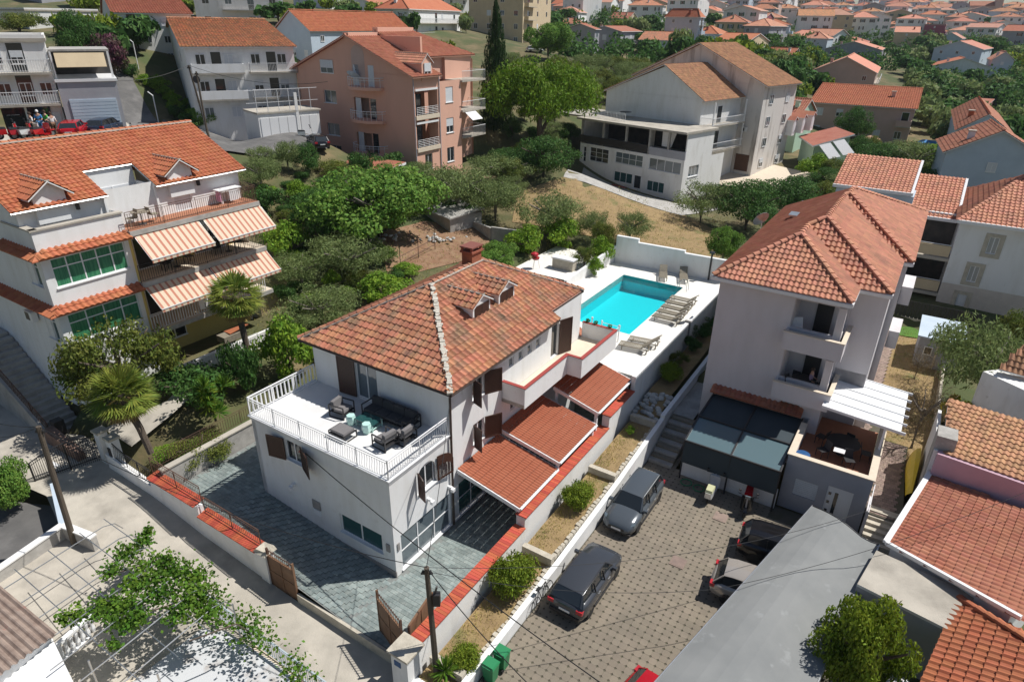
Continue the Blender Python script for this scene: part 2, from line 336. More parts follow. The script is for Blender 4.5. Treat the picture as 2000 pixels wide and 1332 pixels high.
def shutter(parent, fr, hinge_a, w, c0, c1, ang, side, arched=False, mat=None, off=.05):
    """a louvred leaf, opened by ang degrees from the wall; side -1 = leaf lies left of its hinge, +1 right."""
    mat = mat or shutter_m; a = R(ang); m = MB()
    loc = fr.sub(hinge_a, off, 0)
    def P(x, y, z):       # x along leaf, y thickness
        ax = side*x*math.cos(a) - y*math.sin(a)*side*0; return loc.p(side*x*math.cos(a)-side*y*math.sin(a), x*math.sin(a)+y*math.cos(a), z)
    def bx(x0, x1, z0, z1, y0, y1):
        q = [(x0, y0), (x1, y0), (x1, y1), (x0, y1)]; m.hexa([P(x, y, z0) for x, y in q], [P(x, y, z1) for x, y in q], mat)
    bx(0, .07, c0, c1, 0, .04); bx(w-.07, w, c0, c1-(w*.55 if arched else 0), 0, .04); bx(.07, w-.07, c0, c0+.08, 0, .039); bx(.07, w-.07, c1-.08-(.3*w if arched else 0), c1-(.3*w if arched else 0), 0, .039)
    if arched:
        n = 6
        pr = [(w*i/n, c1-(w*.55)*(1-math.sqrt(max(0, 1-(i/n)**2)))) for i in range(n+1)]
        for i in range(n):
            m.hexa([P(pr[i][0], 0, pr[i][1]-.5), P(pr[i+1][0], 0, pr[i][1]-.5), P(pr[i+1][0], .035, pr[i][1]-.5), P(pr[i][0], .035, pr[i][1]-.5)],
                   [P(pr[i][0], 0, pr[i][1]), P(pr[i+1][0], 0, pr[i+1][1]), P(pr[i+1][0], .035, pr[i+1][1]), P(pr[i][0], .035, pr[i][1])], mat)
    if not arched: bx(.07, w-.07, c0+.08, c1-.08, .012, .022)
    so_ = m.build('shutter', parent)
    k = max(3, int((c1-c0-.2)/.07)); m2 = MB()
    for i in range(k):
        z = c0+.1+(c1-c0-.2-(.3*w if arched else 0))*i/k
        q = [P(.07, .002, z), P(w-.07, .002, z), P(w-.07, .03, z+.045), P(.07, .03, z+.045)]; q2 = [v+Vector((0, 0, .012)) for v in q]
        m2.hexa(q, q2, mat)
    for i in range(1): m2.build('slats', so_, kind='stuff')
    return so_
_tileproto = {}
def tile_mesh(tw, tl, mat, kind='wave'):
    key = (round(tw, 3), round(tl, 3), mat.name, kind)
    if key in _tileproto: return _tileproto[key]
    if kind == 'wave': xs = [0, .3, .5, .78, 1.0]; zs = [.02, .0, .01, .075, .02]
    elif kind == 'barrel': xs = [0, .12, .35, .5, .68, .92, 1.0]; zs = [.0, .0, .055, .075, .055, .0, .0]
    else: xs = [0, .5, 1.0]; zs = [0.0, .05, 0.0]
    v = []; f = []; n = len(xs); lift = .045
    for j, (y, dz) in enumerate(((-.03, lift), (tl*1.02, .0))):
        for x, z in zip(xs, zs): v.append((x*tw-tw/2, y, z*(tw/.3)+dz))
    for x, z in zip(xs, zs): v.append((x*tw-tw/2, -.03, -.01))
    for i in range(n-1): f.append((i, i+1, n+i+1, n+i)); f.append((2*n+i, 2*n+i+1, i+1, i))
    me = bpy.data.meshes.new('roof_tile'); me.from_pydata(v, [], f); me.materials.append(mat); _tileproto[key] = (me, v, f); return _tileproto[key]
def inpoly(x, y, P):
    c = False; j = len(P)-1
    for i in range(len(P)):
        if (P[i][1] > y) != (P[j][1] > y) and x < (P[j][0]-P[i][0])*(y-P[i][1])/(P[j][1]-P[i][1])+P[i][0]: c = not c
        j = i
    return c
def tile_plane(pts, tw, tl, mat, kind='wave', lift=.02, jit=.008):
    """tiles for one roof plane; pts[0]->pts[1] is the eave. Returns list of (matrix)."""
    P = [Vector(p) for p in pts]; e = (P[1]-P[0]).normalized(); nrm = None
    for i in range(2, len(P)):
        c = e.cross(P[i]-P[0])
        if c.length > 1e-3: nrm = c.normalized()
    if nrm.z < 0: nrm = -nrm
    up = nrm.cross(e).normalized()
    if up.z < 0: up = -up
    e2 = up.cross(nrm).normalized()
    q = [((p-P[0]).dot(e2), (p-P[0]).dot(up)) for p in P]
    x0 = min(a for a, b in q); x1 = max(a for a, b in q); y0 = min(b for a, b in q); y1 = max(b for a, b in q)
    nx = max(1, round((x1-x0)/tw)); tw2 = (x1-x0)/nx; ny = max(1, int((y1-y0)/tl+.999)); out = []
    for j in range(ny):
        for i in range(nx):
            x = x0+(i+.5)*tw2; y = y0+j*tl
            if not inpoly(x, y+tl*.5, q): continue
            o = P[0]+e2*x+up*y+nrm*(lift+random.uniform(-jit, jit)*.5)
            a = random.uniform(-.012, .012)
            ex = (e2*math.cos(a)+up*math.sin(a)); uy = nrm.cross(ex)
            m = Matrix((ex*(tw2/tw), uy, nrm)).transposed().to_4x4(); m.translation = o; out.append(m)
    return out
def lay_tiles(parent, mats_, tw, tl, mat, kind='wave', n_ind=300, name='roof_tile'):
    """the n_ind tiles nearest to the camera one by one, the rest joined into one part."""
    me, v, f = tile_mesh(tw, tl, mat, kind); org = root_loc(parent)
    mats_ = sorted(mats_, key=lambda m: (m.translation-CAMP).length)
    for m in mats_[:n_ind]:
        q = m.copy(); q.translation = m.translation-org; link_copy(me, name, parent, q)
    rest = mats_[n_ind:]
    if rest:
        b = MB(); i = b.mi(mat); va = np.array([(x, y, z, 1) for x, y, z in v])
        for m in rest:
            w = va @ np.array(m).T; k = len(b.v); b.v.extend(map(tuple, w[:, :3])); b.f.extend([[k+j for j in ff] for ff in f]); b.m.extend([0]*len(f))
        b.build(name+'s', parent, kind='stuff')
def roof(parent, planes, tw, tl, mat, kind='wave', th=.10, n_ind=300, soffit=None, name='roof'):
    """planes: list of polygons (each pts[0]->pts[1] the eave)"""
    m = MB()
    for p in planes: m.slab(p, th, mat, soffit or mat)
    ro = m.build(name, parent); al = []
    for p in planes: al += tile_plane(p, tw, tl, mat, kind)
    lay_tiles(ro, al, tw, tl, mat, kind, n_ind); return ro
def ridge(parent, p, q, mat, r=.13, step=.38, name='ridge_tiles', mort=None):
    p = Vector(p); q = Vector(q); n = max(1, int((q-p).length/step)); m = MB(); d = (q-p).normalized(); x = d.cross(Vector((0, 0, 1))).normalized(); z = x.cross(d)
    if z.z < 0: z = -z
    for i in range(n):
        a = p+(q-p)*(i/n); b = p+(q-p)*((i+1.08)/n); vs = []
        for c, rr, h in ((a, r*1.12, .03), (b, r*.92, .0)):
            for k in range(5):
                t = math.pi*k/4; vs.append(c + x*(math.cos(t)*rr*1.1) + z*(math.sin(t)*rr*.75+h-.01))
        m.add(vs, [[k, k+1, 6+k, 5+k] for k in range(4)]+[[4, 3, 2, 1, 0]], mat)
    if mort: m.beam(p, q, r*2.6, .07, mort)
    return m.build(name, parent, kind='stuff')
def railing(name, parent, pts, h, mat, sp=.12, post=1.6, r=.012, hr=.022, kind=None, label=None, cat=None, group=None, base=.08, curve=0.0):
    """posts, top and bottom rails, balusters along a polyline; parts: rail, post..., baluster pieces."""
    rt = MB(); bal = MB(); P = [Vector(p) for p in pts]
    o = empty(name, P[0], label, cat, group) if parent is None else None
    if parent is not None:
        o = bpy.data.objects.new(name, None); COL.objects.link(o); o.parent = parent; o.location = P[0]-root_loc(parent)
    k = 0
    for a, b in zip(P[:-1], P[1:]):
        L = (b-a).length; up = Vector((0, 0, 1)); d = (b-a).normalized(); n = Vector((d.y, -d.x, 0))
        rt.beam(a+up*h, b+up*h, hr*2, hr*1.6, mat); rt.beam(a+up*base, b+up*base, hr*1.4, hr*1.4, mat)
        if h > .7: rt.beam(a+up*(h-.12), b+up*(h-.12), hr, hr, mat)
        np_ = max(1, round(L/post))
        for i in range(np_+1):
            q = a+(b-a)*(i/np_)
            pm = MB(); pm.beam(q, q+up*h, hr*1.7, hr*1.7, mat, up=n); pm.build('post', o)
        nb = max(2, int(L/sp))
        for i in range(1, nb):
            q = a+(b-a)*(i/nb)
            if curve: bal.tube([q+up*base, q+up*(base+.12)+n*curve, q+up*(base+.3)+n*curve*.8, q+up*(h*.62), q+up*(h-.12)], r, mat, n=4, cap=False)
            else: bal.beam(q+up*base, q+up*(h-.1 if h > .7 else h), r*2, r*2, mat, up=n)
    rt.build('rail', o); bal.build('balusters', o, kind='stuff'); return o
# ================================================================ terrain
CP = []
def cs(s, t, z): p = W(s, t, z); CP.append((p.x, p.y, z))
for a in [(0, 0, -.1), (-3, -4, -.3), (-6, -10, -.3), (-3, -15, .4), (-5, -25, .8), (-2, -33, 1.6), (-12, -14, -.6), (-12, -2, -.8), (-10, 8, -.6), (2, 10, -.2), (12, 10, -.2),
          (12, 20, .2), (0, 20, -.2), (8, -10, .7), (8, -16, 2.0), (3, -19, 2.9), (12, -24, 3.8), (20, -18, 3.4), (20, -8, 2.4), (30, -10, 2.9), (30, -22, 4.2), (38, -32, 5.9), (38, -46, 6.3),
          (50, -30, 5.6), (42, -8, 2.9), (40, 2, 2.7), (50, -2, 2.3), (50, 8, 2.2), (64, -11, 1.6), (60, -25, 3.2), (60, 5, 2.4), (18, 17, .9), (30, 17, .9), (40, 16, 1.1), (42, 25, .6), (25, 25, .9),
          (15, 30, .3), (20, 6, 1.5), (30, 6, 1.7), (-20, -40, 2.0), (-25, 0, -1.5), (-20, 25, -1), (10, 45, -1), (35, -58, 7.4), (50, -62, 7.6), (22, -62, 8.2)]: cs(*a)
def cd(x, y, D): p = at_dist(x, y, D); CP.append(tuple(p))
for a in [(100, 272, 68), (300, 246, 72), (210, 150, 98), (430, 285, 74), (590, 262, 76), (380, 245, 86), (600, 215, 92), (60, 95, 130), (200, 95, 128), (0, 28, 180), (250, 60, 125), (420, 30, 175), (600, 60, 135), (700, 30, 165),
          (860, 150, 110), (980, 250, 92), (900, 100, 150), (1000, 88, 160), (1000, 40, 260), (1200, 135, 185), (1150, 195, 118), (1100, 330, 74), (1300, 108, 210), (1420, 132, 165), (1500, 215, 130), (1560, 185, 150), (1700, 300, 120), (1650, 200, 160),
          (1850, 230, 170), (1900, 170, 230), (1950, 330, 105), (1800, 330, 100), (1980, 130, 280), (1850, 110, 320), (1700, 120, 280), (1500, 100, 240), (1300, 60, 290), (1450, 60, 330), (1600, 70, 360), (1760, 75, 400), (1920, 75, 420),
          (1250, 25, 380), (1400, 28, 450), (1550, 38, 470), (1700, 42, 520), (1850, 48, 540), (1990, 52, 560), (1350, 3, 620), (1480, 10, 650), (1620, 15, 690), (1760, 20, 720), (1880, 26, 740), (1990, 31, 760),
          (1990, 600, 62), (1900, 480, 75), (1100, 15, 420), (800, 10, 260), (2100, 300, 130), (2200, 60, 560), (2150, 150, 260), (-150, 60, 200), (-150, 250, 90)]: cd(*a)
for a in [(-60, -60, -6), (60, -60, -10), (0, -80, -10), (300, 1300, 45), (-500, 700, 90), (600, 500, 25), (-250, 300, 55), (900, 900, 30), (0, 1600, 70), (200, 20, -4)]: CP.append(a)
CPA = np.array(CP); _n = len(CPA)
def _k(r2): return 0.5*r2*np.log(np.maximum(r2, 1e-9))
_sc = 100.0; _X = CPA[:, :2]/_sc
_D2 = ((_X[:, None, :]-_X[None, :, :])**2).sum(-1); _A = np.zeros((_n+3, _n+3)); _A[:_n, :_n] = _k(_D2)+np.eye(_n)*2e-4
_A[:_n, _n] = 1; _A[:_n, _n+1:] = _X; _A[_n, :_n] = 1; _A[_n+1:, :_n] = _X.T
_w = np.linalg.solve(_A, np.concatenate([CPA[:, 2], [0, 0, 0]]))
def tps(x, y):
    q = np.stack([np.atleast_1d(x), np.atleast_1d(y)], -1)/_sc
    d2 = ((q[..., None, :]-_X)**2).sum(-1); return (_k(d2)@_w[:_n]) + _w[_n] + q@_w[_n+1:]
FLATS = []                                   # (polygon in world xy, z function or number): terrain is kept below these
def flat(poly, z): FLATS.append(([(p[0], p[1]) for p in poly], z))
def st(poly): return [W(s, t) for s, t in poly]
def courty_z(t): return 0.0 if t > 0 else min(.85, -.1*t)
def lane_z(t): return float(np.interp(t, [-45, -35, -25, -17, -13, -9, -4, 4, 12], [2.6, 2.0, 1.1, .5, .4, -.1, -.4, -.5, -.7]))
flat(st([(-12, -46), (-2.4, -46), (-2.4, 4.4), (-20, 4.4)]), -1.6)
flat(st([(-3, -12.5), (20, -12.5), (20, 6), (-3, 6)]), -.6)
flat(st([(-20, 4), (19, 4), (19, 18), (-20, 18)]), -1.4)
flat(st([(16, -7), (36, -7), (36, 5.5), (16, 5.5)]), 1.0)
flat(st([(28, -12.5), (36, -12.5), (36, -6.5), (28, -6.5)]), 2.2)
flat(st([(-2.4, -28), (11, -28), (11, -19), (-2.4, -19)]), 2.6)
flat(st([(18, 6.5), (40, 6.5), (40, 18.6), (18, 18.6)]), .35)
def terr(x, y, raw=False):
    z = float(tps(x, y)[0])
    if not raw:
        for P, fz in FLATS:
            if inpoly(x, y, P): z = min(z, fz)
    return z
def hit(px, py):
    """where the line of sight through a photograph pixel meets the ground"""
    d = ray(px, py); h = math.hypot(d.x, d.y); Ds = np.concatenate([np.arange(15, 150, 1.0), np.arange(150, 1300, 4.0)])/h
    X = d.x*Ds; Y = d.y*Ds; Z = CAMH+d.z*Ds; T = tps(X, Y); below = np.where(Z < T)[0]
    i = below[0] if len(below) else len(Ds)-1
    return Vector((X[i], Y[i], T[i]))
def build_terrain():
    xs = np.concatenate([np.arange(-1200, -120, 40), np.arange(-120, -60, 6), np.arange(-60, 60, 1.5), np.arange(60, 200, 5), np.arange(200, 1300, 30)])
    ys = np.concatenate([np.arange(-120, 0, 15), np.arange(0, 110, 1.5), np.arange(110, 300, 5), np.arange(300, 2000, 30)])
    XX, YY = np.meshgrid(xs, ys); Z = np.zeros_like(XX)
    for j in range(len(ys)): Z[j] = tps(XX[j], YY[j])
    far = np.hypot(XX, YY); Z = np.where(far > 900, Z-(far-900)*.12, Z)
    Z = np.maximum(Z, -60)
    for P, fz in FLATS:
        x0 = min(p[0] for p in P); x1 = max(p[0] for p in P); y0 = min(p[1] for p in P); y1 = max(p[1] for p in P)
        for j in np.where((ys >= y0) & (ys <= y1))[0]:
            for i in np.where((xs >= x0) & (xs <= x1))[0]:
                if inpoly(xs[i], ys[j], P): Z[j, i] = min(Z[j, i], fz)
    ny, nx = Z.shape; v = np.stack([XX.ravel(), YY.ravel(), Z.ravel()], -1)
    idx = np.arange(ny*nx).reshape(ny, nx); f = np.stack([idx[:-1, :-1].ravel(), idx[:-1, 1:].ravel(), idx[1:, 1:].ravel(), idx[1:, :-1].ravel()], -1)
    me = bpy.data.meshes.new('ground'); me.from_pydata(v.tolist(), [], f.tolist()); me.materials.append(terrain_m); me.polygons.foreach_set('use_smooth', [True]*len(f))
    o = bpy.data.objects.new('ground', me); COL.objects.link(o); tag(o, 'dry scrubby ground of the hillside under the houses', None, None, 'structure')
build_terrain()
def sheet(name, poly, zf, mat, label, res=1.0, thick=0.0, space='site', kind='structure'):
    """a sheet over a polygon given in plot coordinates, following zf(s,t)"""
    s0 = min(p[0] for p in poly); s1 = max(p[0] for p in poly); t0 = min(p[1] for p in poly); t1 = max(p[1] for p in poly)
    me = bpy.data.meshes.new(name); import bmesh
    bm = bmesh.new(); bm.faces.new([bm.verts.new((a, b, 0)) for a, b in poly])
    for ax, lo, hi in ((0, s0, s1), (1, t0, t1)):
        k = int((hi-lo)/res)
        for i in range(1, k+1):
            co = [0, 0, 0]; co[ax] = lo+i*(hi-lo)/(k+1); no = [0, 0, 0]; no[ax] = 1
            bmesh.ops.bisect_plane(bm, geom=bm.verts[:]+bm.edges[:]+bm.faces[:], plane_co=co, plane_no=no)
    for v in bm.verts:
        s, t = v.co.x, v.co.y
        w = W(s, t) if space == 'site' else Vector((s, t, 0)); v.co = (w.x, w.y, zf(s, t) if callable(zf) else zf)
    bm.normal_update()
    for f in bm.faces:
        if f.normal.z < 0: f.normal_flip()
    bm.to_mesh(me); bm.free(); me.materials.append(mat); o = bpy.data.objects.new(name, me); COL.objects.link(o)
    if label: tag(o, label, None, None, kind)
    else: o['kind'] = kind
    return o
# lane: concrete, in front of the villa and up to the left
sheet('lane', [(-3.0, 4.4), (-3.0, -16.2), (-2.4, -17), (-2.4, -22), (-1.0, -28), (0, -42), (-9, -42), (-7.5, -26), (-5.9, -17.2), (-6.8, -13.6), (-14, -12.9), (-22, -12.9), (-16, 4.4)],
      lambda s, t: lane_z(t)+max(0, (-s-6))*-.03 + noise.noise(Vector((s*.6, t*.6, 0)))*.03, concrete_lt, 'pale patched concrete lane in front of the white villa')
# courtyard bed + slabs
sheet('courtyard', [(-2.9, 3.6), (-2.9, -12.3), (20, -12.3), (20, 3.6)], lambda s, t: courty_z(t)-.02, mk('slab_joint', (.20, .21, .20)), 'courtyard floor of grey green stone slabs round the villa')
cy = bpy.data.objects['courtyard']
def pavers(parent, rects, lw, lh, mat, zf, gap=.004, th=.022, n_ind=300, name='paving_slab', octo=0.0, stag=True, limit=None):
    key = (name, lw, lh)
    if octo:
        c = octo; pl = [(-lw/2+c, -lh/2), (lw/2-c, -lh/2), (lw/2, -lh/2+c), (lw/2, lh/2-c), (lw/2-c, lh/2), (-lw/2+c, lh/2), (-lw/2, lh/2-c), (-lw/2, -lh/2+c)]
    else: pl = [(-lw/2+gap, -lh/2+gap), (lw/2-gap, -lh/2+gap), (lw/2-gap, lh/2-gap), (-lw/2+gap, lh/2-gap)]
    n = len(pl); v = [(a, b, 0) for a, b in pl]+[(a*.985, b*.985, th) for a, b in pl]; f = [tuple(n+i for i in range(n))]+[(i, (i+1) % n, n+(i+1) % n, n+i) for i in range(n)]
    me = bpy.data.meshes.new(name); me.from_pydata(v, [], f); me.materials.append(mat); pos = []
    for (s0, s1, t0, t1) in rects:
        ns = int((s1-s0)/lw+.5); ntt = int((t1-t0)/lh+.5)
        for i in range(ns):
            off = (i % 3)*lh/3 if stag else 0
            for j in range(ntt):
                s = s0+(i+.5)*lw; t = t0+(j+.5)*lh+off
                if t > t1 or (limit and not limit(s, t)): continue
                pos.append(W(s, t, zf(s, t)+random.uniform(-.003, .003)))
    pos.sort(key=lambda p: (p-CAMP).length); rot = Matrix.Rotation(R(57.5), 4, 'Z')
    for p in pos[:n_ind]: link_copy(me, name, parent, Matrix.Translation(p-root_loc(parent))@rot)
    b = MB(); b.mi(mat); va = np.array([(x, y, z, 1) for x, y, z in v]); ra = np.array(rot)
    base = va@ra.T
    for p in pos[n_ind:]:
        k = len(b.v); w = base[:, :3]+np.array(p); b.v.extend(map(tuple, w)); b.f.extend([[k+j for j in ff] for ff in f]); b.m.extend([0]*len(f))
    if len(pos) > n_ind: b.build(name+'s', parent, kind='stuff')
for o_ in [cy]: o_.location = (0, 0, 0)
pavers(cy, [(-2.85, 0, -12.2, 3.5), (0, 8, 0.05, 3.5), (8, 19, 0.05, 3.4), (0, 18, -12.2, -8.5)], .19, .36, paver_g, lambda s, t: courty_z(t)-.02)
# car park with octagonal pavers
sheet('car_park', [(-16, 5.75), (16.5, 5.75), (16.5, 7.3), (14.0, 7.3), (14.0, 17), (-16, 17)], -.05, joint_d, 'car park of perforated concrete pavers beside the villa')
cp = bpy.data.objects['car_park']
pavers(cp, [(-9, 14.0, 5.8, 15.6), (14.0, 16.3, 5.8, 7.2)], .30, .30, paver_c, lambda s, t: -.05, octo=.06, stag=False, name='octagonal_paver', limit=lambda s, t: not (12.9 < s and t > 12.4))
# planting strip between the red coped wall and the car park wall
def strip_z(s, t):
    b = float(np.interp(s, [-4, 3.7, 3.9, 10.1, 10.3, 15.2, 15.5, 18, 36], [.25, .45, .75, .85, 1.05, 1.2, 1.2, 1.9, 2.2])); return b
sheet('planting_strip', [(-3.6, 4.0), (-3.6, 5.5), (35, 5.2), (35, 4.0)], lambda s, t: strip_z(s, t)+noise.noise(Vector((s, t, 0)))*.05, drygrass, 'dry planting strip between red coped wall and car park wall', res=.4)
# pool deck ring round the basin
PZ = 3.3; P0, P1, Q0, Q1 = 21.6, 31.8, -4.0, 1.0
dk = MB()
for a in [(14.0, P0, .8, 3.55), (17.1, P0, -6.3, .8), (P1, 34.8, -6.3, 3.55), (P0, P1, Q1, 3.55), (P0, P1, -6.3, Q0)]:
    if a[0] == 14.0: a = (16.6, P0, .8, 3.55)
    dk.box(a[0], a[1], a[2], a[3], PZ-.5, PZ, deckm, SITE)
dk.build('pool_deck', label='white stone deck around the swimming pool', kind='structure')
pl = empty('swimming_pool', W((P0+P1)/2, (Q0+Q1)/2, PZ-1.3), 'rectangular turquoise swimming pool set in the white deck', 'swimming pool')
m = MB(); zb = PZ-1.25
for q in [((P0, Q0), (P1, Q0)), ((P1, Q0), (P1, Q1)), ((P1, Q1), (P0, Q1)), ((P0, Q1), (P0, Q0))]:
    (a, b), (c, d) = q; m.add([W(a, b, zb), W(c, d, zb), W(c, d, PZ-.03), W(a, b, PZ-.03)], [[3, 2, 1, 0]], pool_m)
m.add([W(P0, Q0, zb), W(P1, Q0, zb), W(P1, Q1, zb), W(P0, Q1, zb)], [[0, 1, 2, 3]], pool_m); m.build('basin', pl)
m = MB(); k = .12
for a in [(P0-k, P1+k, Q0-k, Q0+.02), (P0-k, P1+k, Q1-.02, Q1+k), (P0-k, P0+.02, Q0+.02, Q1-.02), (P1-.02, P1+k, Q0+.02, Q1-.02)]: m.box(a[0], a[1], a[2], a[3], PZ-.03, PZ+.012, deckm, SITE)
m.build('coping', pl)
m = MB(); m.add([W(P0+.01, Q0+.01, PZ-.12), W(P1-.01, Q0+.01, PZ-.12), W(P1-.01, Q1-.01, PZ-.12), W(P0+.01, Q1-.01, PZ-.12)], [[3, 2, 1, 0]], water_m); m.build('water', pl)
m = MB()
for t in (1.0,):
    for s in (31.1, 31.55):
        m.tube([W(s, .75, PZ-.7), W(s, .75, PZ+.45), W(s, .95, PZ+.75), W(s, 1.35, PZ+.7), W(s, 1.5, PZ)], .022, steel)
for z in (-.5, -.25): m.beam(W(31.1, .75, PZ+z), W(31.55, .75, PZ+z), .05, .03, steel)
tag(m.build('pool_ladder'), 'steel ladder with curved handrails at the far corner of the pool', 'ladder')
# barbecue patio behind the villa
sheet('patio', [(28.3, -12.3), (35.5, -12.3), (35.5, -6.6), (28.3, -6.6)], 3.15, deckm, 'pale patio with barbecue behind the villa')
# street behind, asphalt
def world_sheet(name, pxs, mat, label, dz=.06, zfix=None, res=2.5):
    pts = [hit(x, y) for x, y in pxs]; return sheet(name, [(p.x, p.y) for p in pts], (lambda x, y: terr(x, y, True)+dz) if zfix is None else zfix, mat, label, res=res, space='world')
world_sheet('street', [(250, 262), (380, 300), (450, 305), (530, 318), (640, 300), (640, 245), (590, 242), (520, 256), (400, 262), (320, 240)], asphalt, 'grey asphalt street behind the orange roofed house', dz=.22, res=1.5)
world_sheet('side_street', [(262, 262), (322, 250), (262, 165), (262, 146), (212, 138), (195, 152), (232, 205)], asphalt, 'narrow asphalt lane climbing beside the shop', dz=.24, res=1.5)
world_sheet('shop_forecourt', [(-60, 300), (250, 300), (262, 262), (205, 240), (-60, 262)], concrete_lt, 'pale concrete forecourt in front of the shop', dz=.2, res=1.5)
world_sheet('field', [(1010, 385), (1100, 352), (1180, 370), (1330, 420), (1440, 470), (1400, 510), (1180, 470), (1000, 440)], drygrass, 'dry grass field behind the swimming pool', dz=.05)
world_sheet('garden_soil', [(740, 460), (830, 440), (950, 450), (960, 500), (760, 560)], soil, 'dug reddish garden plot with dry grass', dz=.05)
world_sheet('paved_apron', [(1100, 355), (1140, 330), (1320, 400), (1420, 405), (1330, 425)], concrete, 'shaded concrete apron below the white building', dz=.08)
world_sheet('sunny_terrace', [(1370, 360), (1490, 320), (1600, 345), (1560, 378), (1450, 372)], beige_f, 'sunlit cream paved terrace beside the white building', dz=.15)
world_sheet('garden_path', [(212, 868), (262, 888), (345, 850), (430, 760), (400, 745), (330, 800)], concrete_lt, 'sandy concrete path under the palm tree', dz=.5)
sheet('side_garden', [(18.5, 15.6), (41, 15.6), (41, 18.7), (18.5, 18.7)], lambda s, t: .75+noise.noise(Vector((s, t, 3)))*.05, drygrass, 'narrow dry garden beside the lilac house')
sheet('lawn', [(37.9, 14.6), (41, 14.6), (41, 18.7), (38.6, 18.7)], .80, lawn, 'small bright green lawn at the end of the dry garden')
sheet('paved_strip', [(14.8, 16.3), (14.8, 17.9), (20, 17.6), (22, 17.6), (22, 16.2), (29, 15.62), (39, 15.6), (39, 14.6), (20, 14.6)], .82, joint_d, 'narrow cobbled path along the lilac house')
pavers(bpy.data.objects['paved_strip'], [(14.9, 22, 16.3, 17.5), (20.5, 39, 14.7, 15.6)], .2, .2, cobble_m, lambda s, t: .82, name='cobble', n_ind=200)
sheet('back_path', [(17.3, 5.75), (17.3, 7.0), (40, 7.0), (40, 5.5)], lambda s, t: 1.25+max(0, s-20)*.02, concrete, 'shaded path between low wall and lilac house')
# sky beyond is the world; nothing else is needed
# ================================================================ the white villa
TZ = 5.13; EZ = 7.52
vil = empty('villa', W(4, -4, 0), 'white villa with weathered terracotta hip roof, brown shutters and big front terrace', 'house')
T0, T1, S0, S1 = -8.44, 0.0, 3.95, 16.2
fl = Fr(W(0, T0), V_DEG)            # left front face (in shade), a = t-T0
fr_ = Fr(W(0, 0), 57.5)             # sunlit long face, a = s
fu = Fr(W(S0, T0), V_DEG)           # upper wall behind the terrace
m = MB()
ZB = -.4
facade(m, fl, 8.44, ZB, TZ, [(2.2, 3.3, 3.68, 4.75), (5.25, 7.75, .98, 2.0)], plaster)
archh = (1.62, 2.92, 3.3, 4.62)
facade(m, fr_, 3.95, ZB, TZ, [archh, (.42, 3.78, .12, 2.0)], plaster)
facade(m, fr_.sub(S0, 0, 0), S1-S0, ZB, 7.75, [(1.7, 2.6, 5.98, 7.1), (1.72, 2.6, 3.55, 4.65), (4.72, 5.15, 6.3, 6.8), (5.6, 6.03, 6.3, 6.8), (6.45, 6.88, 6.3, 6.8), (7.3, 7.73, 6.3, 6.8), (8.9, 9.7, 4.98, 7.05), (.5, 3.6, .15, 2.05), (3.85, 7.3, .15, 2.05), (4.9, 5.3, 3.75, 4.25)], plaster)
facade(m, fu, 8.44, TZ-.1, 7.75, [(2.85, 4.2, TZ+.05, 7.25)], plaster)
# rear and garden side walls
m.box(S1-.25, S1, T0, -.25, ZB, 7.75, plaster, SITE); m.box(0, S1-.25, T0+.01, T0+.25, ZB, TZ-.2, plaster, SITE); m.box(S0+.1, S1-.25, T0+.01, T0+.25, TZ-.2, 7.75, plaster, SITE)
m.build('wall', vil)
m = MB(); m.box(-.03, 8.47, -.02, .03, ZB, .32, plinth, fl); m.build('plinth', vil)
# floor of the terrace and its white edge
m = MB(); m.box(-.04, S0+.1, T0-.05, T1+.05, TZ-.14, TZ, terr_w, SITE); m.build('terrace_floor', vil)
m = MB(); m.box(-.10, .1, T0-.1, T1+.1, TZ+.002, TZ+.06, white_m, SITE); m.box(.1, S0-.02, T1-.1, T1+.1, TZ+.002, TZ+.06, white_m, SITE); m.box(.1, S0-.02, T0-.1, T0+.1, TZ+.002, TZ+.06, white_m, SITE); m.build('terrace_kerb', vil)
for pts in ([W(0, T0, TZ+.06), W(0, T1, TZ+.06)], [W(0, T1, TZ+.06), W(S0-.1, T1, TZ+.06)]):
    railing('railing', vil, pts, .92, white_m, sp=.135, post=1.65, curve=.05, r=.014, hr=.025)
railing('railing', vil, [W(0, T0, TZ+.06), W(S0-.1, T0, TZ+.06)], .92, white_m, sp=.22, post=1.3, r=.03, hr=.03)
# openings
window(vil, fl, 2.2, 3.3, 3.68, 4.75, n=2)
shutter(vil, fl, 2.2, .95, 3.62, 4.78, 12, -1); shutter(vil, fl, 3.3, .95, 3.62, 4.78, 24, 1)
window(vil, fl, 5.25, 7.75, .98, 2.0, n=2, g=glass_t)
# arched window: lintel pieces fill the corners of the opening
m = MB(); a0, a1, c0, c1 = archh; mid = (a0+a1)/2; rr = (a1-a0)/2; zc = c1-rr
for sgn in (-1, 1):
    n = 7
    for i in range(n):
        x0 = mid+sgn*rr*math.sin(math.pi/2*i/n); x1 = mid+sgn*rr*math.sin(math.pi/2*(i+1)/n); z0 = zc+rr*math.cos(math.pi/2*i/n); z1 = zc+rr*math.cos(math.pi/2*(i+1)/n)
        xa, xb, za, zb_ = (x0, x1, z0, z1) if x0 < x1 else (x1, x0, z1, z0)
        v = [fr_.p(xa, 0, za), fr_.p(xb, 0, zb_), fr_.p(xb, 0, c1), fr_.p(xa, 0, c1)]; w = [p-fr_.n*.14 for p in v]
        m.add(v+w, [[0, 1, 2, 3], [4, 5, 1, 0]], plaster)
m.build('arch', vil)
window(vil, fr_, a0+.1, a1-.1, c0, c1-.12, n=2, depth=.13)
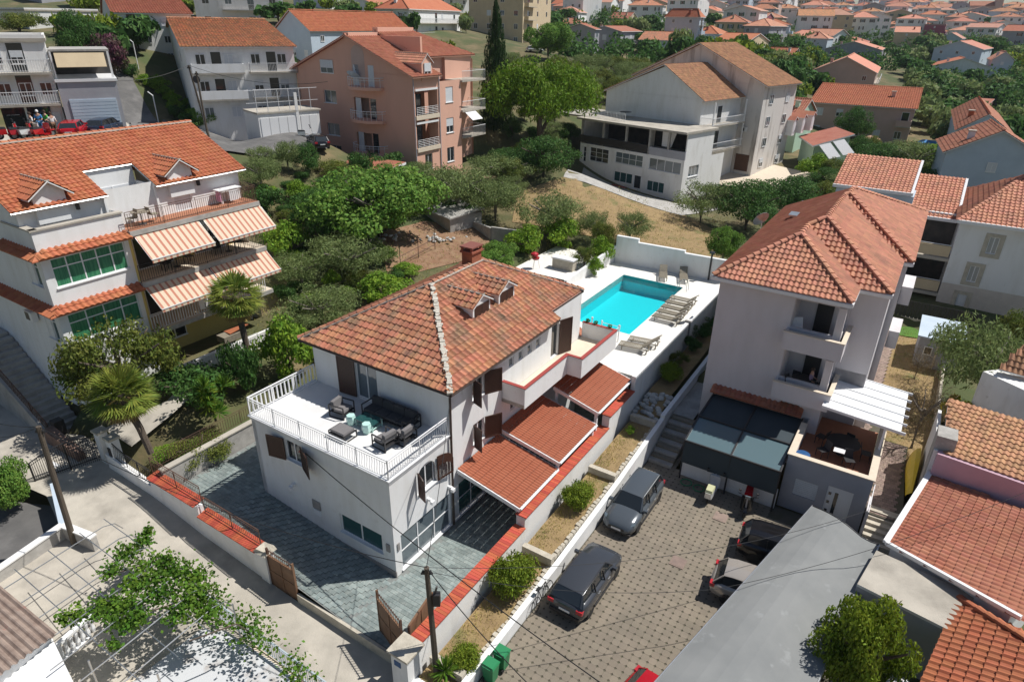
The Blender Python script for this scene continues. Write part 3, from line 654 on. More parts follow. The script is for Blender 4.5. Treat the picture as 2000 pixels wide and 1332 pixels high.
shutter(vil, fr_, a0, .55, c0, c1-.1, 70, -1, arched=True); shutter(vil, fr_, a1, .95, c0-.02, c1-.05, 8, 1, arched=True)
window(vil, fr_, .42, 3.78, .12, 2.0, n=3, bars=1, g=glass_l, name='glazed_front', depth=.1)
fm_ = fr_.sub(S0, 0, 0)
window(vil, fm_, 1.7, 2.6, 5.98, 7.1); shutter(vil, fm_, 1.7, .6, 5.9, 7.12, 72, -1); shutter(vil, fm_, 2.6, .9, 5.9, 7.12, 28, 1)
window(vil, fm_, 1.72, 2.6, 3.55, 4.65); shutter(vil, fm_, 1.72, .6, 3.45, 4.68, 70, -1); shutter(vil, fm_, 2.6, .9, 3.45, 4.68, 30, 1)
for a in (4.72, 5.6, 6.45, 7.3): window(vil, fm_, a, a+.43, 6.3, 6.8, n=1, sill=False, g=glass_l, depth=.1)
window(vil, fm_, 4.9, 5.3, 3.75, 4.25, n=1, sill=False, g=glass_l, depth=.1)
window(vil, fm_, 8.9, 9.7, 4.98, 7.05, n=1, sill=False, name='balcony_door'); shutter(vil, fm_, 9.7, .9, 4.98, 7.05, 20, 1)
for a0_, a1_ in ((.5, 3.6), (3.85, 7.3)): window(vil, fm_, a0_, a1_, .15, 2.05, n=3, bars=1, g=glass_t, name='glazed_front', depth=.1)
window(vil, fu, 2.85, 4.2, TZ+.05, 7.25, n=2, sill=False, g=glass_l, name='terrace_door'); shutter(vil, fu, 2.85, 1.05, TZ+.05, 7.3, 6, -1)
# roof
EX = S0-.42; e = EZ; TR0, TR1 = T0-.43, T1+.45; TM = (TR0+TR1)/2; hw = (TR1-TR0)/2; RZ = e+2.46; A1 = W(EX+4.63, TM, RZ); A2 = W(EX+8.8, TM, RZ); EE = EX+13.0; k = .55
zi = e+k*2.46/hw
c00 = W(EX, TR0, e); c10 = W(EX, TR1, e); cE1 = W(EE, TR1-k, zi); cE0 = W(EE, TR0, e)
rt_ = [c10, W(EX+9.3, TR1, e), W(EX+9.3, TR1-k, zi), cE1, A2, A1]
ro = roof(vil, [[c00, c10, A1], rt_, [cE0, c00, A1, A2], [W(EE, TR1-k, zi), cE0+Vector((0, 0, 0)), A2]], .335, .345, tile_main, 'wave', n_ind=300, soffit=plaster)
for p, q in ((c00, A1), (A2, cE1), (A1, A2), (A2, cE0)): ridge(ro, p+Vector((0, 0, .06)), q+Vector((0, 0, .06)), tile_main, mort=mortar)
m = MB()                           # broad mortared hip facing the camera
n = 60
for i in range(n):
    p = c10+(A1-c10)*(i/n); q = c10+(A1-c10)*((i+1.02)/n); j = Vector((random.uniform(-.03, .03), random.uniform(-.03, .03), 0.05+random.uniform(-.02, .03)))
    m.beam(p+j, q+j, .23+random.uniform(-.09, .07), .13+random.uniform(-.04, .04), mortar)
m.build('mortared_hip', ro, kind='stuff')
# gutters and downpipe
m = MB()
for p, q in ((c00, c10), (c10, W(EX+9.3, TR1, e)), (W(EX+9.3, TR1-k, zi), cE1)):
    m.tube([p+Vector((0, 0, -.07)), q+Vector((0, 0, -.07))], .07, gutter_m, n=6)
m.build('gutter', vil)
m = MB(); m.tube([W(EX, TR1-.02, e-.1), W(S0-.06, .1, e-.45), W(S0-.05, .1, .1)], .055, gutter_m, n=8); m.build('downpipe', vil)
# chimney
ch = W(EX+8.2, TM-.2, 0); m = MB(); cf = Fr(ch, 57.5)
bl = MB(); m.box(-.42, .42, -.33, .33, RZ-.5, RZ+.62, brickm, cf); m.box(-.5, .5, -.41, .41, RZ+.62, RZ+.72, brickm, cf)
for a, b in ((-.4, -.3), (.4, -.3), (-.4, .3), (.4, .3)): m.box(a-.06, a+.06, b-.06, b+.06, RZ+.72, RZ+.9, brickm, cf)
m.box(-.5, .5, -.41, .41, RZ+.9, RZ+.97, sheet_dk, cf); m.build('chimney', vil)
# two dormers on the sunlit slope
def dormer(parent, fd, w, d, h, rise, mat, tmat, win=True, tw=.335, tl=.345, nind=60, wood=shutter_m, overh=.12):
    """fd: frame at lower left of the dormer's front, b outwards; body runs back d."""
    dm = bpy.data.objects.new('dormer', None); COL.objects.link(dm); dm.parent = parent; dm.location = fd.o-root_loc(parent)
    m = MB(); m.box(0, w, -d, 0, -.5, h, mat, fd)
    p = [fd.p(0, 0, h), fd.p(w, 0, h), fd.p(w/2, 0, h+rise)]; q = [v-fd.n*d for v in p]; m.add(p+q, [[0, 1, 2], [5, 4, 3], [0, 3, 4, 1], [1, 4, 5, 2], [2, 5, 3, 0]], mat); m.build('dormer_wall', dm)
    o = overh; zl = h-o*rise/(w/2)
    L0 = fd.p(-o, o, zl+.03); L1 = fd.p(-o, -d, zl+.03); R0 = fd.p(w+o, o, zl+.03); R1 = fd.p(w+o, -d, zl+.03); T0_ = fd.p(w/2, o, h+rise+.03); T1_ = fd.p(w/2, -d, h+rise+.03)
    r = roof(dm, [[L1, L0, T0_, T1_], [R0, R1, T1_, T0_]], tw, tl, tmat, n_ind=nind, th=.07, soffit=plaster, name='dormer_roof')
    ridge(r, T0_+Vector((0, 0, .03)), T1_+Vector((0, 0, .03)), tmat, r=.09, mort=mortar)
    if win:
        wo = MB(); wo.box(.14, w-.14, -.02, .03, .08, h-.05, wood, fd); wo.box(w/2-.012, w/2+.012, .03, .04, .08, h-.05, dark_m, fd); wo.build('dormer_shutter', dm)
    return dm
sl_ = 2.46/hw
for a in (4.55, 6.75):
    ins = 2.15; zf = e+ins*sl_-.05
    dormer(ro, Fr(W(EX+a, TR1-ins, zf), 57.5), 1.45, 2.3, .72, .42, plaster, tile_main)
# wall lamps, boxes
for f_, a, z in ((fl, 2.45, 2.3), (fr_, 3.7, 2.35), (fr_, 2.25, 2.65)):
    m = MB(); m.box(a-.06, a+.06, 0, .22, z, z+.12, white_m, f_); m.box(a-.09, a+.09, .2, .34, z-.1, z+.06, white_m, f_); m.build('wall_lamp', vil)
m = MB(); m.box(3.55, 4.05, 0, .05, 1.55, 2.0, plinth, fl); m.box(3.58, 4.02, 0, .06, 1.2, 1.5, white_pvc, fl); m.build('meter_box', vil)
m = MB(); m.box(.16, .3, 0, .04, 1.35, 1.75, plinth, fr_); m.box(8.0, 8.2, 0, .05, 1.3, 1.7, plinth, fl); m.build('letter_slot', vil)
for a in (1.5, 5.4): m = MB(); m.box(a, a+.1, 0, .04, 5.0+2.1, 7.2, white_m, fu); m.build('bracket', vil)
# balcony along the sunlit face
bal = MB(); BZ = 4.95
def bwall(s0, s1, t0, t1): bal.box(s0, s1, t0, t1, BZ-.2, BZ+.92, plaster, SITE)
b0, b1, b2 = 8.05, 12.3, 16.6
bal.box(b0, b1, .02, 1.3, BZ-.2, BZ, beige_f, SITE); bal.box(b1, b2, .02, 2.15, BZ-.2, BZ, beige_f, SITE)
bwall(b0, b0+.12, .02, 1.32); bwall(b0+.12, b1+.1, 1.2, 1.32); bwall(b1-.02, b1+.1, 1.32, 2.05); bwall(b1-.02, b2, 2.05, 2.17); bwall(b2-.12, b2, .02, 2.05)
bal.build('balcony', vil)
m = MB(); zt = BZ+.92
for a in ((b0-.04, b0+.16, 0.02, 1.36), (b0+.16, b1-.04, 1.16, 1.36), (b1-.04, b1+.14, 1.16, 2.05), (b1-.04, b2+.04, 2.01, 2.21), (b2-.16, b2+.04, .02, 2.01)): m.box(a[0], a[1], a[2], a[3], zt, zt+.035, coping_ln, SITE)
m.build('balcony_coping', vil)
# ---- canopies
def canopy(name, s0, s1, t0, t1, z0, z1, label, posts, ridge_at=None, ribs=None):
    c = empty(name, W((s0+s1)/2, (t0+t1)/2, 0), label, 'canopy')
    m = MB(); n = ribs or int((s1-s0)/.17)
    prof = []
    for i in range(n*4+1):
        x = s0+(s1-s0)*i/(n*4); ph = i % 4; prof.append((x, (.0, .035, .05, .035)[ph]))
    nt_ = 9
    L = []
    for j in range(nt_+1):
        t = t0+(t1-t0)*j/nt_; z = z0+(z1-z0)*j/nt_; L.append([W(x, t, z+h+(.012 if j % 1 == 0 else 0)) for x, h in prof])
    for j in range(nt_):
        for step in range(1):
            a = L[j]; b = L[j+1]
            a2 = [p-Vector((0, 0, .018)) if j else p for p in a]
            m.add(a2+b, [[i, len(a)+i, len(a)+i+1, i+1] for i in range(len(a)-1)], sheet_red)
    m.build('ribbed_sheet', c)
    m = MB()
    m.beam(W(s0-.02, t0, z0-.10), W(s0-.02, t1, z1-.10), .06, .2, white_m); m.beam(W(s1+.02, t0, z0-.1), W(s1+.02, t1, z1-.1), .06, .2, white_m)
    m.beam(W(s0, t1-.03, z1-.12), W(s1, t1-.03, z1-.12), .07, .16, white_m)
    for i in range(1, 5): s = s0+(s1-s0)*i/5; m.beam(W(s, t0, z0-.12), W(s, t1, z1-.12), .06, .1, white_m)
    m.build('frame', c)
    m = MB(); m.tube([W(s0, t1+.05, z1-.05), W(s1, t1+.05, z1-.05)], .05, white_m); m.build('gutter', c)
    for s, t, zb_ in posts:
        m = MB(); m.box(s-.07, s+.07, t-.07, t+.07, zb_, z0+(z1-z0)*(t-t0)/(t1-t0)-.15, white_m, SITE); m.build('post', c)
    return c
canopy('canopy', 4.35, 7.75, .05, 3.45, 3.0, 2.32, 'nearest and lowest red ribbed canopy against the villa wall', [(4.5, 3.3, 0), (7.6, 3.3, 0)])
canopy('canopy', 7.8, 11.75, .05, 3.5, 3.35, 2.68, 'middle red ribbed canopy under the villa balcony', [(7.9, 3.35, 0), (11.6, 3.35, 0)])
canopy('canopy', 12.0, 16.2, .75, 3.45, 3.95, 3.25, 'highest red ribbed canopy next to the pool deck', [(12.1, 3.3, .4), (16.1, 3.3, .4), (12.1, .9, .4)])
m = MB(); m.slab([W(12.0, -.1, 3.75), W(12.0, .75, 3.95), W(16.2, .75, 3.95), W(16.2, -.1, 3.75)], .04, sheet_red); tag(m.build('canopy_back_slope'), 'short back slope of the red canopy beside the pool deck', 'canopy')
# small terracotta roof strip near the pool corner of the balcony
m = MB(); m.slab([W(17.0, -1.6, 4.75), W(17.0, 1.0, 4.75), W(18.2, 1.0, 4.5), W(18.2, -1.6, 4.5)], .08, tile_red)
sr = empty('garden_room', W(17.5, -.3, 3.3), 'small low room with terracotta roof between balcony and pool', 'outbuilding'); m.build('roof', sr)
m = MB(); m.box(16.65, 18.0, -1.5, .9, PZ, 4.45, plaster, SITE); m.build('wall', sr)
lay_tiles(sr.children[0], tile_plane([W(18.2, 1.0, 4.5), W(18.2, -1.6, 4.5), W(17.0, -1.6, 4.75), W(17.0, 1.0, 4.75)], .3, .33, tile_red), .3, .33, tile_red)
# ---- furniture on the terrace
def sofa(name, L, label, cush, cat, loc, rz, D=.85, back=True, arms=True):
    e_ = empty(name, loc, label, cat, 'lounge furniture on the villa terrace', rz)
    m = MB(); h = .62
    for x in ((-L/2, L/2) if arms else (-L/2, L/2)):
        hh = h if arms else .34
        m.beam((x, -D/2, .02), (x, D/2, .02), .045, .045, dark_m); m.beam((x, -D/2, hh), (x, D/2, hh), .06, .035, dark_m)
        m.beam((x, -D/2, .02), (x, -D/2, hh), .045, .045, dark_m, up=Vector((1, 0, 0))); m.beam((x, D/2, .02), (x, D/2, hh), .045, .045, dark_m, up=Vector((1, 0, 0)))
    m.beam((-L/2, -D/2, .24), (L/2, -D/2, .24), .04, .05, dark_m); m.beam((-L/2, D/2, .24), (L/2, D/2, .24), .04, .05, dark_m)
    m.box(-L/2+.03, L/2-.03, -D/2, D/2, .25, .27, dark_m)
    if back: m.beam((-L/2, D/2, h), (L/2, D/2, h), .04, .04, dark_m)
    m.build('frame', e_, local=True)
    k = max(1, round(L/.75)) if L > 1 else 1
    def pad(nm, x0, x1, y0, y1, z0, z1):
        m = MB(); r = .05
        m.hexa([(x0+r, y0+r, z0), (x1-r, y0+r, z0), (x1-r, y1-r, z0), (x0+r, y1-r, z0)], [(x0, y0, z0+r), (x1, y0, z0+r), (x1, y1, z0+r), (x0, y1, z0+r)], cush)
        m.hexa([(x0, y0, z0+r), (x1, y0, z0+r), (x1, y1, z0+r), (x0, y1, z0+r)], [(x0+.02, y0+.02, z1), (x1-.02, y0+.02, z1), (x1-.02, y1-.02, z1), (x0+.02, y1-.02, z1)], cush); m.build(nm, e_, local=True)
    for i in range(k): pad('seat_cushion', -L/2+.05+(L-.1)*i/k, -L/2+.04+(L-.1)*(i+1)/k, -D/2+.02, D/2-(.22 if back else .02), .27, .42)
    if back:
        for i in range(k): pad('back_cushion', -L/2+.05+(L-.1)*i/k, -L/2+.04+(L-.1)*(i+1)/k, D/2-.26, D/2-.04, .38, .78)
    return e_
a0_ = R(57.5)
sofa('outdoor_sofa', 2.75, 'long charcoal sofa against the villa wall on the white terrace', cushion_dk, 'sofa', W(3.3, -2.85, TZ), R(V_DEG))
sofa('outdoor_armchair', .78, 'grey armchair beside the terrace door, farther from the railing corner', cushion, 'armchair', W(2.45, -5.1, TZ), R(V_DEG+90+8), D=.8)
sofa('outdoor_armchair', .78, 'grey armchair with its back to the short railing', cushion, 'armchair', W(1.75, -1.75, TZ), R(V_DEG-90-5), D=.8)
sofa('outdoor_armchair', .78, 'grey armchair tucked in beside the right end of the charcoal sofa', cushion, 'armchair', W(2.45, -1.35, TZ), R(V_DEG-90), D=.8)
sofa('footstool', .95, 'low grey footstool near the long railing of the terrace', cushion, 'footstool', W(1.2, -3.75, TZ), R(V_DEG), D=.7, back=False, arms=False)
for (s, t), lb in (((2.1, -4.15), 'mint green faceted side table beside the door armchair'), ((2.0, -3.1), 'mint green faceted side table nearer the railing corner')):
    e_ = empty('side_table', W(s, t, TZ), lb, 'side table', 'mint side tables on the terrace')
    m = MB(); m.lathe((0, 0, 0), [(.15, 0), (.23, .14), (.23, .34), (.19, .46)], mint, n=6); m.build('body', e_, local=True); m = MB(); m.lathe((0, 0, .46), [(.2, 0), (.2, .02)], mint, n=6); m.build('top', e_, local=True)
e_ = empty('coffee_table', W(2.45, -3.4, TZ), 'low glass coffee table in front of the charcoal sofa', 'coffee table', rz=R(V_DEG))
m = MB(); m.box(-.55, .55, -.35, .35, .36, .38, glass_t); m.build('table_top', e_, local=True); m = MB()
for x in (-.5, .5):
    for y in (-.3, .3): m.box(x-.02, x+.02, y-.02, y+.02, 0, .36, mint)
m.box(-.5, .5, -.3, .3, .1, .12, mint); m.build('legs', e_, local=True)
# ================================================================ walls of the plot
def coped_wall(name, segs, label, inner=3.30, outer=3.85):
    """segs: (s0,s1,zbottom,ztop) with red coping bricks laid across"""
    wl = empty(name, W((segs[0][0]+segs[-1][1])/2, (inner+outer)/2, 0), label, 'garden wall'); m = MB()
    for s0, s1, zb_, zt in segs: m.box(s0, s1, inner+.08, outer-.06, zb_, zt-.07, plaster_old, SITE)
    m.build('wall', wl); n = 0; me = None
    for s0, s1, zb_, zt in segs:
        k = int((s1-s0)/.145)
        for i in range(k):
            a = s0+(s1-s0)*i/k; b = a+(s1-s0)/k-.012
            if me is None:
                mm = MB(); mm.hexa([(0, 0, 0), (b-a, 0, 0), (b-a, outer-inner, 0), (0, outer-inner, 0)], [(0, 0, .06), (b-a, 0, .06), (b-a, outer-inner, .06), (0, outer-inner, .06)], copingm)
                me_o = mm.build('coping_tile', wl, local=True); me = me_o.data; rot = Matrix((SITE.u, SITE.n, Vector((0, 0, 1)))).transposed().to_4x4()
                rot_ = rot; bpy.data.objects.remove(me_o)
            q = rot.copy(); q.translation = W(a, inner, zt-.07+random.uniform(0, .006))-root_loc(wl); link_copy(me, 'coping_tile', wl, q); n += 1
    return wl
coped_wall('garden_wall', [(-2.9, 4.25, -.6, 1.5), (4.25, 12.75, -.4, 2.05), (12.75, 16.0, 0, 2.75)], 'long stepped white wall with red tile coping between villa and planting strip')
m = MB(); m.box(16.0, 35.0, 3.56, 3.8, .3, 3.62, plaster, SITE); m.box(24.9, 25.05, 3.5, 3.88, 2.2, 3.75, plinth, SITE)
tag(m.build('deck_wall'), 'tall white retaining wall of the pool deck above the bushes', 'retaining wall')
# wall on the lane: red coping with iron railing
lw = empty('lane_wall', W(-2.8, -9, 0), 'white lane wall with sloping red tile coping and iron railing', 'garden wall'); m = MB()
for t0, t1, zt in ((-13.0, -9.15, 1.6), (-9.15, -5.1, 1.12)): m.box(-3.0, -2.72, t0, t1, -.8, zt-.02, plaster_old, SITE)
m.build('wall', lw)
mm = MB(); mm.hexa([(0, 0, 0), (.6, 0, .12), (.6, .14, .12), (0, .14, 0)], [(0, 0, .05), (.6, 0, .17), (.6, .14, .17), (0, .14, .05)], copingm); to = mm.build('coping_tile', lw, local=True); me = to.data; bpy.data.objects.remove(to)
for t0, t1, zt in ((-13.0, -9.15, 1.6), (-9.15, -5.1, 1.12)):
    for i in range(int((t1-t0)/.155)):
        q = rot_.copy() if 'rot_' in globals() else Matrix((SITE.u, SITE.n, Vector((0, 0, 1)))).transposed().to_4x4(); q.translation = W(-3.12, t0+i*.155, zt-.02)-root_loc(lw); link_copy(me, 'coping_tile', lw, q)
for t0, t1, zt in ((-13.0, -9.1, 1.72), (-9.0, -5.1, 1.24)): railing('iron_railing', lw, [W(-2.75, t0, zt), W(-2.75, t1, zt)], .9, rust_m, sp=.13, post=1.9, r=.011, hr=.018, curve=-.05)
p_ = empty('gate_pillar', W(-2.8, -4.75, 0), 'white pillar with broken stone cap beside the small brown gate', 'pillar')
m = MB(); m.box(-3.05, -2.6, -5.05, -4.5, -.8, 1.25, plaster_old, SITE); m.build('shaft', p_); m = MB(); m.hexa([W(-3.15, -5.15, 1.25), W(-2.5, -5.15, 1.25), W(-2.5, -4.4, 1.25), W(-3.15, -4.4, 1.25)][::-1], [W(-3.1, -5.0, 1.42), W(-2.6, -5.1, 1.36), W(-2.55, -4.5, 1.45), W(-3.0, -4.45, 1.38)][::-1], pumice); m.build('cap', p_)
def gate(name, p, deg, w, h, label, panels, mat=brown_gate, comb=.35, zb=0.0):
    g = empty(name, p, label, 'gate'); f = Fr(p, deg); m = MB()
    m.box(0, w, -.02, .02, zb+.05, h, mat, f); m.build('sheet_panel', g); m = MB()
    for a in np.linspace(0, w, panels+1): m.box(a-.03, a+.03, -.045, .045, zb, h+(comb if comb and (a < .01 or a > w-.01) else 0), mat if a else rust_m, f)
    for c in (zb+.05, (zb+h)/2, h): m.box(0, w, -.04, .04, c-.03, c+.03, mat, f)
    m.build('frame', g)
    if comb:
        m = MB(); m.box(0, w, -.015, .015, h+comb-.12, h+comb-.09, rust_m, f); k = int(w/.12)
        for i in range(k+1): m.box(w*i/k-.008, w*i/k+.008, -.008, .008, h, h+comb, rust_m, f)
        m.build('spikes', g, kind='stuff')
    return g
gate('pedestrian_gate', W(-2.95, -4.45, 0), V_DEG, 1.6, 1.25, 'small closed brown sheet gate with iron comb beside the lane wall', 2, zb=-.4, comb=.4)
gate('driveway_gate', W(-2.95, 3.0, 0), V_DEG+180-18, 1.75, 1.75, 'big brown driveway gate leaf standing ajar across the entrance', 2, zb=.05, comb=.45)
gate('driveway_gate', W(-2.7, 3.15, 0), 57.5+10, 1.7, 1.75, 'brown driveway gate leaf folded back along the red coped wall', 2, zb=.05, comb=.0)
p_ = empty('gate_pillar', W(-3.3, 3.6, 0), 'thick white pillar with weathered stone cap at the driveway gate', 'pillar')
m = MB(); m.box(-3.75, -3.0, 3.2, 3.95, -1.2, 1.55, plaster_old, SITE); m.build('shaft', p_); m = MB(); m.box(-3.85, -2.9, 3.1, 4.05, 1.55, 1.65, pumice, SITE); m.build('cap', p_)
m = MB(); m.box(-3.77, -3.755, 3.35, 3.65, 1.0, 1.25, blue_pl, SITE); m.build('number_plate', p_)
m = MB(); m.box(-3.02, -2.9, -2.8, 3.0, -.8, .02, pumice, SITE); tag(m.build('threshold'), 'stone threshold kerb between lane and courtyard at the driveway', 'kerb')
# car park wall and cross walls of the planting strip
m = MB()
for s0, s1, z0, z1 in ((-3.4, 3.9, .5, .62), (3.9, 10.2, .62, .95), (10.2, 16.0, .95, 1.55), (16.0, 36.0, 1.75, 2.3)):
    q = [W(s0, 5.5), W(s1, 5.5), W(s1, 5.74), W(s0, 5.74)]; q = q[::-1]
    hz = {0: z0, 1: z1, 2: z1, 3: z0}
    m.hexa([Vector((p.x, p.y, -.5)) for p in q], [Vector((p.x, p.y, hz[3-i])) for i, p in enumerate(q)], plaster)
tag(m.build('car_park_wall'), 'low white wall rising beside the car park and the shaded path', 'garden wall')
for s, z in ((-2.5, .65), (3.85, .95), (10.2, 1.25), (15.4, 1.6)):
    m = MB(); m.box(s-.14, s+.14, 4.0, 5.48, -.3, z, pumice, SITE); tag(m.build('cross_wall'), {-2.5: 'low rough stone cross wall of the planting strip beside the bins', 3.85: 'limestone cross wall of the planting strip beside the largest bush', 10.2: 'limestone cross wall of the planting strip near the parked estate car', 15.4: 'rough cross wall of the planting strip below the boulders'}[s], 'low wall')
m = MB(); m.box(-3.6, -3.3, 3.9, 6.2, -1.2, .3, plaster_old, SITE); tag(m.build('end_wall'), 'low white end wall of the planting strip by the utility pole', 'low wall')
kb = []
for i in range(70):
    s = -2.2+i*.25; mmm = MB(); h = random.uniform(.05, .12); w = random.uniform(.1, .2); z = strip_z(s, 5)
    mmm.hexa([W(s, 5.45-w, z-.1), W(s, 5.47, z-.1), W(s+.22, 5.47, z-.1), W(s+.22, 5.45-w, z-.1)], [W(s+.02, 5.45-w, z+h), W(s, 5.46, z+h*.8), W(s+.2, 5.46, z+h), W(s+.2, 5.46-w, z+h*.9)], pumice)
    if i % 18 == 0: kk = empty('stone_edging', W(s, 5.4, z), ['rough limestone edging by the lowest bush', 'rough limestone edging along the middle of the planting strip', 'rough limestone edging beside the estate car', 'rough limestone edging under the climbing plants'][i//18], 'edging')
    mmm.build('stone', kk)
# boulder slope at the deck corner
rk = empty('rock_pile', W(16.7, 4.7, 1.3), 'grey boulder pile in the planting strip below the deck corner', 'rocks')
for i in range(70):
    s = random.uniform(15.5, 18.0); t = random.uniform(3.95, 5.4); r = random.uniform(.10, .22); c = W(s, t, 1.25+(s-15.5)*.25); m = MB()
    m.lathe(c, [(r*.5, -r*.5), (r, 0), (r*.8, r*.5), (r*.2, r*.7)], stonepile, n=6); m.build('boulder', rk)
# pool enclosure walls
for nm, segs, lb in (('pool_wall', [(-5.9, -4.0, 5.6), (-4.0, -.1, 5.3), (-.1, 3.6, 5.1)], 'white stepped back wall of the pool deck'),):
    pw = empty(nm, W(34.8, -1.5, PZ), lb, 'garden wall')
    for t0, t1, zt in segs: m = MB(); m.hexa([W(34.2+.2*(t0+6)/4, t0, 2.5), W(34.2+.2*(t1+6)/4, t1, 2.5), W(34.5+.2*(t1+6)/4, t1, 2.5), W(34.5+.2*(t0+6)/4, t0, 2.5)], [W(34.2+.2*(t0+6)/4, t0, zt), W(34.2+.2*(t1+6)/4, t1, zt), W(34.5+.2*(t1+6)/4, t1, zt), W(34.5+.2*(t0+6)/4, t0, zt)], plaster); m.build('wall_section', pw)
m = MB(); m.hexa([W(26.5, -6.6, 2.8), W(34.3, -6.1, 2.8), W(34.3, -5.9, 2.8), W(26.5, -6.35, 2.8)], [W(26.5, -6.6, 3.9), W(34.3, -6.1, 4.7), W(34.3, -5.9, 4.7), W(26.5, -6.35, 3.9)], plaster); tag(m.build('side_wall'), 'low white wall between the barbecue patio and the pool deck', 'garden wall')
m = MB(); m.box(34.5, 34.62, 2.0, 2.12, PZ, 5.6, dark_m, SITE); m.box(34.4, 34.7, 1.9, 2.25, 5.5, 5.62, dark_m, SITE); tag(m.build('shower_post'), 'dark outdoor shower post at the back of the pool deck', 'shower')
# retaining wall of the courtyard and fence of the palm garden
m = MB(); m.box(-2.6, 8.5, -12.6, -12.35, -.2, 1.95, concrete, SITE); m.box(-2.65, 8.5, -12.65, -12.3, 1.95, 2.02, concrete_lt, SITE); tag(m.build('courtyard_retaining_wall'), 'plain grey retaining wall at the back of the courtyard', 'retaining wall')
railing('garden_fence', None, [W(-2.5, -12.85, 1.95), W(4.5, -12.85, 1.95)], .8, rust_m, sp=.14, post=2.3, r=.008, hr=.012, label='thin rusty iron fence on top of the courtyard retaining wall', cat='fence')
m = MB(); m.hexa([W(-3.0, -17, -.2), W(-2.75, -17, -.2), W(-2.75, -13, -.2), W(-3.0, -13, -.2)][::-1], [W(-3.0, -17, 1.35), W(-2.75, -17, 1.35), W(-2.75, -13, 1.05), W(-3.0, -13, 1.05)][::-1], plaster_old)
lo = empty('lane_fence_wall', W(-2.9, -15, 0), 'low white wall with dark iron scrollwork between gate pillars and red coping', 'garden wall'); m.build('wall', lo)
railing('iron_railing', lo, [W(-2.88, -16.3, 1.3), W(-2.88, -15.2, 1.05), W(-2.88, -13.05, 1.0)], .95, dark_m, sp=.16, post=1.1, r=.012, hr=.02, curve=.07)
for t, lb in ((-17.55, 'cream gate pillar where the double iron gate hangs'), (-16.45, 'white gate pillar with a letter box beside the iron scrollwork')):
    p_ = empty('gate_pillar', W(-2.7, t, .3), lb, 'pillar'); m = MB(); m.box(-2.95, -2.5, t-.24, t+.24, -.1, 2.35, plaster_old, SITE); m.build('shaft', p_)
    m = MB(); m.box(-3.02, -2.43, t-.3, t+.3, 2.35, 2.47, pumice, SITE); m.build('cap', p_)
    if t > -17: m = MB(); m.box(-3.0, -2.95, t-.12, t+.12, 1.4, 1.9, dark_m, SITE); m.build('letter_box', p_)
# double iron gate, arched top, closed across the side lane
ig = empty('iron_gate', W(-4.2, -18.3, .4), 'wide dark iron gate with arched top rail across the side lane', 'gate')
g0 = W(-2.75, -17.8, .45); g1 = W(-5.7, -18.7, .35); n = 34; m = MB(); mb2 = MB()
def gz(u): return 1.25+.55*math.sin(math.pi*min(1, max(0, 1-abs(u-.45)*1.6))/2)
top = [g0+(g1-g0)*(i/12)+Vector((0, 0, gz(i/12))) for i in range(13)]
m.tube(top, .03, dark_m, n=5); m.tube([p-Vector((0, 0, .16)) for p in top], .018, dark_m, n=4)
for z in (.08, .35): m.beam(g0+Vector((0, 0, z)), g1+Vector((0, 0, z)), .05, .04, dark_m)
for u in (0, .5, 1): q = g0+(g1-g0)*u; m.beam(q, q+Vector((0, 0, gz(u))), .06, .06, dark_m, up=Vector((1, 0, 0)))
m.build('frame', ig)
for i in range(1, n): u = i/n; q = g0+(g1-g0)*u; mb2.beam(q+Vector((0, 0, .08)), q+Vector((0, 0, gz(u))), .018, .018, dark_m, up=Vector((1, 0, 0)))
mb2.build('iron_bars', ig, kind='stuff')
# ================================================================ generic building shell
def shell(parent, fr, Lx, Ly, z0, z1, mat, holes=(), rholes=(), lholes=(), bholes=(), name='wall', depth=.14):
    """box building: fr at its front left corner, b outwards; openings on each side"""
    m = MB(); facade(m, fr, Lx, z0, z1, list(holes), mat, depth); fr_r = fr.sub(Lx, 0, 0, 90); facade(m, fr_r, Ly, z0, z1, list(rholes), mat, depth)
    fb = fr.sub(Lx, -Ly, 0, 180); facade(m, fb, Lx, z0, z1, list(bholes), mat, depth); fl_ = fr.sub(0, -Ly, 0, -90); facade(m, fl_, Ly, z0, z1, list(lholes), mat, depth)
    m.build(name, parent); return fr_r, fb, fl_
def gable_end(parent, fr, a0, a1, z, apex, mat, am=None, th=.2):
    m = MB(); am = (a0+a1)/2 if am is None else am; p = [fr.p(a0, 0, z), fr.p(a1, 0, z), fr.p(am, 0, apex)]; q = [v-fr.n*th for v in p]
    m.add(p+q, [[0, 1, 2], [5, 4, 3], [1, 4, 5, 2], [2, 5, 3, 0]], mat); m.build('gable', parent)
def gutter_line(parent, p, q, mat=None, r=.06):
    m = MB(); m.tube([p, q], r, mat or gutter_m, n=5); m.build('gutter', parent)
